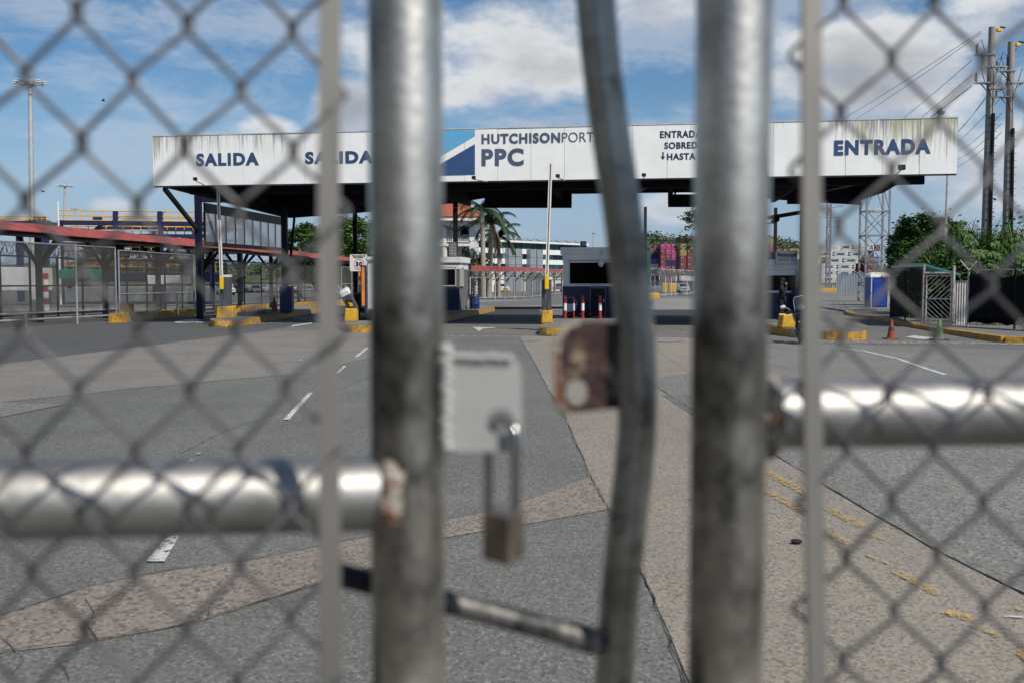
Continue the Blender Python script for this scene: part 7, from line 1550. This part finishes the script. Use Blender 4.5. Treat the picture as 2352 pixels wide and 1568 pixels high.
# ---------------------------------------------------------------- birds
for k, (px, py, lab) in enumerate(((237, 232, 'tiny dark bird in the sky above the tall mast'), (151, 569 - 30, 'tiny dark bird low over the yellow railings'), (99, 641 - 200, 'tiny dark bird right of the tall mast'), (743, 184, 'tiny dark bird high above the second word SALIDA'))):
    c = A(px, py, 150); m = MB(); m.ell((0, 0, 0), (.30, .12, .10), 8, 5); m.add([(-.1, 0, 0), (.15, 0, 0), (.0, .7, .35)], [(0, 1, 2)]); m.add([(-.1, 0, 0), (.15, 0, 0), (.0, -.7, .35)], [(0, 2, 1)]); o = obj(m, 'bird', 'black', lab, 'bird'); o.location = c; o.rotation_euler = (0, 0, k * 1.1 + .6)

# unseen leaf mass added so its reflection darkens the left flank of the pipes
random.seed(91); m = MB(); path = [Vector(p) for p in ((-11, 7, 0), (-10, 0, 0), (-9, -7, 0), (-5, -12, 0), (1, -14, 0))]
t = thing('blocker_hedge', 'added unseen tall hedge standing behind and left of the gate', 'blocker_hedge', (-10, 0, 0)); st_ = MB()
for a_, b_ in zip(path, path[1:]):
    for k in range(8):
        q = a_.lerp(b_, k / 8); hgt = random.uniform(4.5, 6.5); st_.tube([q, q + Vector((.1, .1, hgt * .8))], [.12, .05], 6)
        for j in range(9): c = q + Vector((random.gauss(0, .4), random.gauss(0, .4), hgt * (j + .5) / 9)); leaf_cloud(m, [c + Vector((random.gauss(0, .6), random.gauss(0, .6), random.gauss(0, .45))) for _ in range(60)], .5)
st_.build('stems', 'wood', t); m.build('foliage', 'leaf_b', t)
# ---------------------------------------------------------------- the gates the camera looks through
def lumpy_ring(mb, c, ax, R, r, n=26, amp=.35):
    ax = Vector(ax).normalized(); e = ax.orthogonal().normalized(); g = ax.cross(e); pts = []; rs = []
    for k in range(n): an = 2 * pi * k / n; pts.append(Vector(c) + (e * cos(an) + g * sin(an)) * R * random.uniform(.97, 1.04) + ax * random.uniform(-.2, .2) * r); rs.append(r * (1 + random.uniform(-amp, amp)))
    return mb.tube(pts, rs, 8, closed=True)
def chainlink(mb, col_q, to_world, zr, r=.0021, pv=.0855, phase=0.0, bar_q=None):
    """woven zigzag wires; wire k swings between knot columns k and k+1"""
    z0, z1 = zr
    for k in range(len(col_q) - 1):
        qa, qb = col_q[k], col_q[k + 1]; pts = []; i0 = int((z0 - phase) / (pv / 2)) - 1; i1 = int((z1 - phase) / (pv / 2)) + 1
        for i in range(i0, i1):
            z = phase + i * pv / 2
            right = (i + k) % 2 == 0
            q = qb if right else qa; dd = .0026; o = .0020; jx = random.uniform(-.0006, .0006)
            # hook round the neighbour at each knot
            sgn = 1 if right else -1
            pts.append(to_world(q - sgn * .0030 + jx, z - .0072, dd * sgn)); pts.append(to_world(q + sgn * o + jx, z - .0028, dd * sgn * .7)); pts.append(to_world(q + sgn * (o + .0004) + jx, z + .0004, 0)); pts.append(to_world(q + sgn * o + jx, z + .0028, -dd * sgn * .7)); pts.append(to_world(q - sgn * .0030 + jx, z + .0072, -dd * sgn))
        mb.tube(pts, r, 8, cap=True)
    return mb
random.seed(17)
# ---- left leaf
def left_leaf():
    Yp = .817; c = lambda px, py, Y: A(px, py, Y)
    t = thing('gate_leaf', 'left galvanised gate leaf with round post, rail and slack chain link', 'gate', (xat(934, Yp), Yp, 0))
    R = .0303
    xp = xat(934, Yp); MB().tube([(xp, Yp, .05), (xp, Yp, 1.2), (xp + .0005, Yp, 2.6)], R, 48).build('post', 'galv_post', t, True); MB().lathe([(R * 1.05, 0), (R * 1.05, .012), (R * .8, .024), (0.004, .028)], (xp, Yp, 2.6), 32).build('post_cap', 'galv', t, True)
    # rail: nearer at the left
    a_ = A(-420, 1156, .70); b_ = A(884, 1133, .812); ra = MB().tube([a_, A(0, 1148, .742), b_], [.0303] * 3, 48); ra.build('rail', 'galv_bright', t, True)
    d = (b_ - a_).normalized(); MB().tube([a_ + Vector((0, 0, -1.15)), b_ + Vector((-.0, 0, -1.15))], .0303, 32).build('rail', 'galv_bright', t, True); MB().tube([a_ + Vector((0, 0, .85)), b_ + Vector((0, 0, .85))], .0303, 32).build('rail', 'galv_bright', t, True)
    MB().tube([Vector((a_.x, a_.y, .05)), Vector((a_.x, a_.y, 2.55))], .0303, 32).build('post', 'galv', t, True)
    w = MB(); wc = A(876, 1132, .806)
    for k in range(46):
        an = 2 * pi * k / 46; e = d.orthogonal().normalized(); g = d.cross(e); q = wc + (e * cos(an) + g * sin(an)) * .0305 + d * random.uniform(-.004, .004) + d * .010 * abs(sin(an)); w.ell(q, (random.uniform(.002, .0050),) * 3, 8, 6)
    w.build('weld', 'weld', t, True)
    lumpy_ring(MB(), wc + d * .004, d, .0295, .0075).build('weld', 'weld', t, True)
    # chain link plane
    cols_px = [(-455, .632), (-325, .640), (-197, .648), (-62, .660), (65, .672), (191, .680), (317, .688), (436, .697), (553, .706), (670, .715), (787, .724)]
    P = [Vector((xat(px, Y), Y, 0)) for px, Y in cols_px]; o = P[0]; ex = (P[-1] - P[0]).normalized(); n = Vector((ex.y, -ex.x, 0)); qs = [(p - o).dot(ex) for p in P]; offs = [(p - o).dot(n) for p in P]
    def off(q):
        for i in range(len(qs) - 1):
            if q <= qs[i + 1] or i == len(qs) - 2: f = (q - qs[i]) / (qs[i + 1] - qs[i]); return offs[i] + (offs[i + 1] - offs[i]) * f
    def W(q, z, dd): return o + ex * q + n * (off(q) + dd + .002 * sin(z * 23 + q * 31)) + Vector(((z - 1.87) * .018 + .0018 * sin(q * 40 + z * 17), 0, z + .0030 * sin(q * 9 + 2) + .0012 * sin(z * 31 + q * 50)))
    zk = A(184, 31, .680).z                     # a knot on column index 5
    ph = zk if True else 0
    # wire k: right extreme at even (i + k); column 5 is the right extreme of wire 4 -> i even
    chainlink(MB(), qs, W, (.35, 2.45), .0021, .0845, ph).build('chain_link_mesh', 'wire', t, True)
    # flat tension bar threaded through the last wires
    x0, x1 = A(731, 784, .719), A(781, 784, .7225); e = (x1 - x0); e.z = 0; wv = e.length; e.normalize(); nb = Vector((e.y, -e.x, 0)); mid = (x0 + x1) / 2
    m = MB(); zs = [.3 + k * .1 for k in range(22)]; vs = []
    for k, z in enumerate(zs):
        sw = .0008 * sin(k * 1.1); tw = .03 * sin(k * .8)
        for (u, v) in ((-1, -1), (1, -1), (1, 1), (-1, 1)): vs.append(Vector((mid.x + (z - 1.79) * .012, mid.y, z)) + e * (u * wv / 2 + sw) + nb * (v * .0022 + u * tw * .02))
    m.add(vs, [(4 * i + j, 4 * i + (j + 1) % 4, 4 * i + 4 + (j + 1) % 4, 4 * i + 4 + j) for i in range(len(zs) - 1) for j in range(4)] + [(3, 2, 1, 0), tuple(4 * (len(zs) - 1) + j for j in range(4))]); m.build('tension_bar', 'bar_steel', t)
    # lock plate welded to the post, with a hole
    Yl = .80; th = .005; bm = bmesh.new()
    def ringv(pts, y): return [bm.verts.new((p.x, y, p.z)) for p in pts]
    outer = [A(x, y, Yl) for x, y in ((1008, 822), (1020, 816), (1172, 818), (1186, 826), (1197, 842), (1201, 1015), (1192, 1030), (1180, 1036), (1012, 1034))]; hc = A(1150, 968, Yl); hr = 33 / F * Yl
    hole = [hc + Vector((cos(2 * pi * k / 24) * hr, 0, sin(2 * pi * k / 24) * hr)) for k in range(24)]
    loops = []
    for y in (Yl - th / 2, Yl + th / 2):
        vo, vh = ringv(outer, y), ringv(hole, y); es = [bm.edges.new((vo[i], vo[(i + 1) % len(vo)])) for i in range(len(vo))] + [bm.edges.new((vh[i], vh[(i + 1) % 24])) for i in range(24)]; bmesh.ops.triangle_fill(bm, edges=es, use_beauty=True); loops.append((vo, vh))
    for a2, b2 in ((loops[0][0], loops[1][0]), (loops[0][1], loops[1][1])):
        for i in range(len(a2)): bm.faces.new((a2[i], a2[(i + 1) % len(a2)], b2[(i + 1) % len(a2)], b2[i]))
    bmesh.ops.recalc_face_normals(bm, faces=bm.faces); me = bpy.data.meshes.new('lock_plate'); bm.to_mesh(me); bm.free(); me.materials.append(MT['plate']); me.transform(Matrix.Translation(-ORG[t.name])); po = bpy.data.objects.new('lock_plate', me); COL.objects.link(po); po.parent = t; ORG[po.name] = ORG[t.name]
    m = MB()
    for k in range(11): q = A(1026 + random.uniform(-3, 3), 830 + k * 19.5, Yl - .004); m.ell(q, (.0052, .005, .0040), 10, 7)
    for k in range(7): q = A(1040 + k * 21, 820 + random.uniform(-2, 2), Yl - .003); m.ell(q, (.0045, .0045, .0035), 10, 7)
    m.ell(A(1025, 803, Yl), (.006, .005, .005), 10, 7); m.build('weld', 'weld_bead', po, True)
    return t
left_leaf()
def latch_rod():
    Y0 = .885
    t = thing('latch_rod', 'black and grey latch rod running behind the left post to the bent pipe', 'rod', tuple(A(790, 1322, .87))); p0, p1, p2, p3 = A(778, 1318, .872), A(1010, 1378, .885), A(1130, 1408, .892), A(1375, 1474, .905); r = .0108
    MB().tube([p0, p1], r, 20).build('sleeve', 'black_wrap', t, True); MB().tube([p1, p2], r * .98, 20).build('rod', 'rod', t, True); MB().tube([p2 - (p3 - p2) * .02, p3], r, 20).build('rod', 'rod', t, True); MB().tube([p2 + (p3 - p2) * .72, p3], r * 1.14, 20).build('collar', 'rod', t, True)
    m = MB()
    for k in range(22): m.ell(p3 + Vector((random.uniform(-.006, .004), random.uniform(-.012, .0), random.uniform(-.012, .012))), (random.uniform(.002, .0048),) * 3, 8, 6)
    m.build('weld', 'weld', t, True)
    # bent pipe with rusty plate
    Y = .915; t = thing('bent_pipe', 'bent grey pipe hanging between the two gate posts', 'pipe', tuple(A(1410, 1568, Y)))
    pts = [(1350, -420), (1358, -200), (1367, 0), (1378, 120), (1392, 240), (1410, 360), (1428, 480), (1443, 600), (1454, 700), (1461, 800), (1464, 900), (1462, 1000), (1453, 1100), (1441, 1200), (1430, 1300), (1421, 1400), (1414, 1500), (1408, 1600), (1398, 1800), (1392, 2000), (1385, 2600)]
    MB().tube([A(x, y, Y) for x, y in pts], .0180, 36).build('pipe', 'galv_dull', t, True)
    Yl = .845; bm = bmesh.new(); outer = [(1278, 800), (1283, 775), (1300, 752), (1330, 740), (1372, 738), (1425, 742), (1425, 938), (1400, 938), (1350, 944), (1303, 948), (1288, 935), (1281, 900)]; hcx, hcy = 1324, 900
    def PP(x, y, s): f = (x - 1278) / 147; return A(x, y, Yl + f * .035 + s * .0022)
    hole = [(hcx + 25 * cos(2 * pi * k / 22), hcy - 30 * sin(2 * pi * k / 22)) for k in range(22)]; loops = []
    for s in (-1, 1):
        vo = [bm.verts.new(PP(x, y, s)) for x, y in outer]; vh = [bm.verts.new(PP(x, y, s)) for x, y in hole]; es = [bm.edges.new((vo[i], vo[(i + 1) % len(vo)])) for i in range(len(vo))] + [bm.edges.new((vh[i], vh[(i + 1) % 22])) for i in range(22)]; bmesh.ops.triangle_fill(bm, edges=es, use_beauty=True); loops.append((vo, vh))
    for a2, b2 in ((loops[0][0], loops[1][0]), (loops[0][1], loops[1][1])):
        for i in range(len(a2)): bm.faces.new((a2[i], a2[(i + 1) % len(a2)], b2[(i + 1) % len(a2)], b2[i]))
    bmesh.ops.recalc_face_normals(bm, faces=bm.faces); me = bpy.data.meshes.new('rusty_plate'); bm.to_mesh(me); bm.free(); me.materials.append(MT['rust']); me.transform(Matrix.Translation(-ORG[t.name])); po = bpy.data.objects.new('rusty_plate', me); COL.objects.link(po); po.parent = t; po['label'] = 'rust stained lock plate with round hole and pale worn edge'
    # pale worn rim round the plate's outer edge and hole
    m = MB(); m.tube([PP(x, y, -1) for x, y in [(1300, 948), (1284, 930), (1281, 900), (1279, 850), (1279, 800), (1284, 775), (1301, 753), (1330, 741)]], [.0035, .004, .003, .0024, .0026, .003, .0032, .002], 8); m.build('worn_edge', 'weld', t, True)
latch_rod()
def padlock():
    t = thing('padlock', 'long shackled padlock hanging open handed from the pale plate', 'padlock', tuple(A(1155, 1290, .80))); t['label'] = 'bronze coloured padlock with long chrome shackle hanging from the pale plate'
    top = A(1160, 968, .792); a_ = A(1122, 1172, .812); b_ = A(1184, 1172, .786); r = .0040
    l0, l1 = A(1122, 1010, .812), A(1186, 1010, .786); arc = []
    for k in range(13): an = pi - pi * k / 12; c = (l0 + l1) / 2; e = (l1 - l0) / 2; arc.append(c + e * cos(an) + Vector((0, 0, .0165 * sin(an))))
    MB().tube([a_] + arc + [b_], r, 18).build('shackle', 'chrome', t, True)
    # body: turned so that a dark face and a lighter side show
    f0, f1, s1 = A(1107, 1172, .802), A(1172, 1178, .778), A(1205, 1172, .812); s0 = f0 + (s1 - f1); h = Vector((0, 0, -(1290 - 1174) / F * .79)); b = [f0 + h, f1 + h + Vector((0, 0, .0)), s1 + h, s0 + h, f0, Vector((f1.x, f1.y, f0.z)), Vector((s1.x, s1.y, f0.z)), Vector((s0.x, s0.y, f0.z))]
    for i in range(4): b[i] = Vector((b[i].x, b[i].y, (f0 + h).z))
    cx = sum(b, Vector()) / 8; u = (b[1] - b[0]) / 2; v = (b[3] - b[0]) / 2; hz = (b[4].z - b[0].z) / 2; ch = .0016; bm = MB(); ul, vl = u.length, v.length; un, vn = u.normalized(), v.normalized()
    q = MB().cbox((0, 0, 0), (2 * ul, 2 * vl, 2 * hz), ch); q.v = [cx + un * p.x + vn * p.y + Vector((0, 0, p.z)) for p in q.v]; q.build('body', 'brass', t, True, angle=30)
    MB().cyl(cx + Vector((0, 0, -hz - .0005)), cx + Vector((0, 0, -hz + .001)), .006, n=16).build('keyway', 'black', t)
padlock()
def right_leaf():
    Yp = .807; t = thing('gate_leaf', 'right galvanised gate leaf with round post, rail and chain link', 'gate', (xat(1675, Yp), Yp, 0)); R = .0303; xp = xat(1675, Yp)
    MB().tube([(xp + .001, Yp, .05), (xp, Yp, 1.2), (xp + .0008, Yp, 2.6)], R, 48).build('post', 'galv_post', t, True); MB().lathe([(R * 1.05, 0), (R * 1.05, .012), (R * .8, .024), (0.004, .028)], (xp, Yp, 2.6), 32).build('post_cap', 'galv', t, True)
    a_ = A(1725, 950, .86); b_ = A(2900, 940, .905); MB().tube([a_, A(2352, 945, .885), b_], .0303, 48).build('rail', 'galv_bright', t, True)
    for dz in (-1.3, .75): MB().tube([a_ + Vector((0, 0, dz)), b_ + Vector((0, 0, dz))], .0303, 32).build('rail', 'galv_bright', t, True)
    MB().tube([Vector((b_.x, b_.y, .05)), Vector((b_.x, b_.y, 2.55))], .0303, 32).build('post', 'galv', t, True)
    d = (b_ - a_).normalized(); wc = A(1758, 950, .838); w = MB()
    for k in range(46):
        an = 2 * pi * k / 46; e = d.orthogonal().normalized(); g = d.cross(e); q = wc + (e * cos(an) + g * sin(an)) * .0305 - d * (random.uniform(-.004, .004) + .008 * abs(sin(an))); w.ell(q, (random.uniform(.003, .0062),) * 3, 8, 6)
    w.build('weld', 'weld', t, True); lumpy_ring(MB(), wc, d, .0295, .0070).build('weld', 'weld', t, True)
    cols_px = [1828, 1933, 2042, 2149, 2264, 2372, 2480, 2588, 2696, 2804]; Ys = [.786, .788, .790, .792, .794, .796, .798, .80, .802, .804]; P = [Vector((xat(px, Y), Y, 0)) for px, Y in zip(cols_px, Ys)]; o = P[0]; ex = (P[-1] - P[0]).normalized(); n = Vector((ex.y, -ex.x, 0)); qs = [(p - o).dot(ex) for p in P]
    def W(q, z, dd): return o + ex * q + n * (dd + .002 * sin(z * 19 + q * 27)) + Vector((-(z - 1.85) * .026 + .0020 * sin(q * 37 + z * 15), 0, z + .0028 * sin(q * 11 + 1) + .0012 * sin(z * 29 + q * 43)))
    zk = A(1933, 7, .788).z; pv = .0875
    # column 1 is the right extreme of wire 0 -> i even at phase zk
    chainlink(MB(), qs, W, (.35, 2.45), .0020, pv, zk).build('chain_link_mesh', 'wire', t, True)
    x0, x1 = A(1840, 0, .781), A(1884, 0, .784); y0, y1 = A(1853, 1568, .781), A(1893, 1568, .784)
    def lerpz(pa, pb, z): f = (z - pa.z) / (pb.z - pa.z); return pa + (pb - pa) * f
    m = MB(); vs = []; zs = [.6 + k * .1 for k in range(19)]
    for k, z in enumerate(zs):
        A0, A1 = lerpz(x0, y0, z), lerpz(x1, y1, z); e = (A1 - A0); e.z = 0; e.normalize(); nb = Vector((e.y, -e.x, 0)); sw = .0012 * sin(k * .9)
        for p in (A0 + nb * .0022, A1 + nb * .0022, A1 - nb * .0022, A0 - nb * .0022): vs.append(Vector((p.x + sw, p.y, z)))
    m.add(vs, [(4 * i + j, 4 * i + (j + 1) % 4, 4 * i + 4 + (j + 1) % 4, 4 * i + 4 + j) for i in range(len(zs) - 1) for j in range(4)] + [(3, 2, 1, 0), tuple(4 * (len(zs) - 1) + j for j in range(4))]); m.build('tension_bar', 'bar_steel', t)
right_leaf()
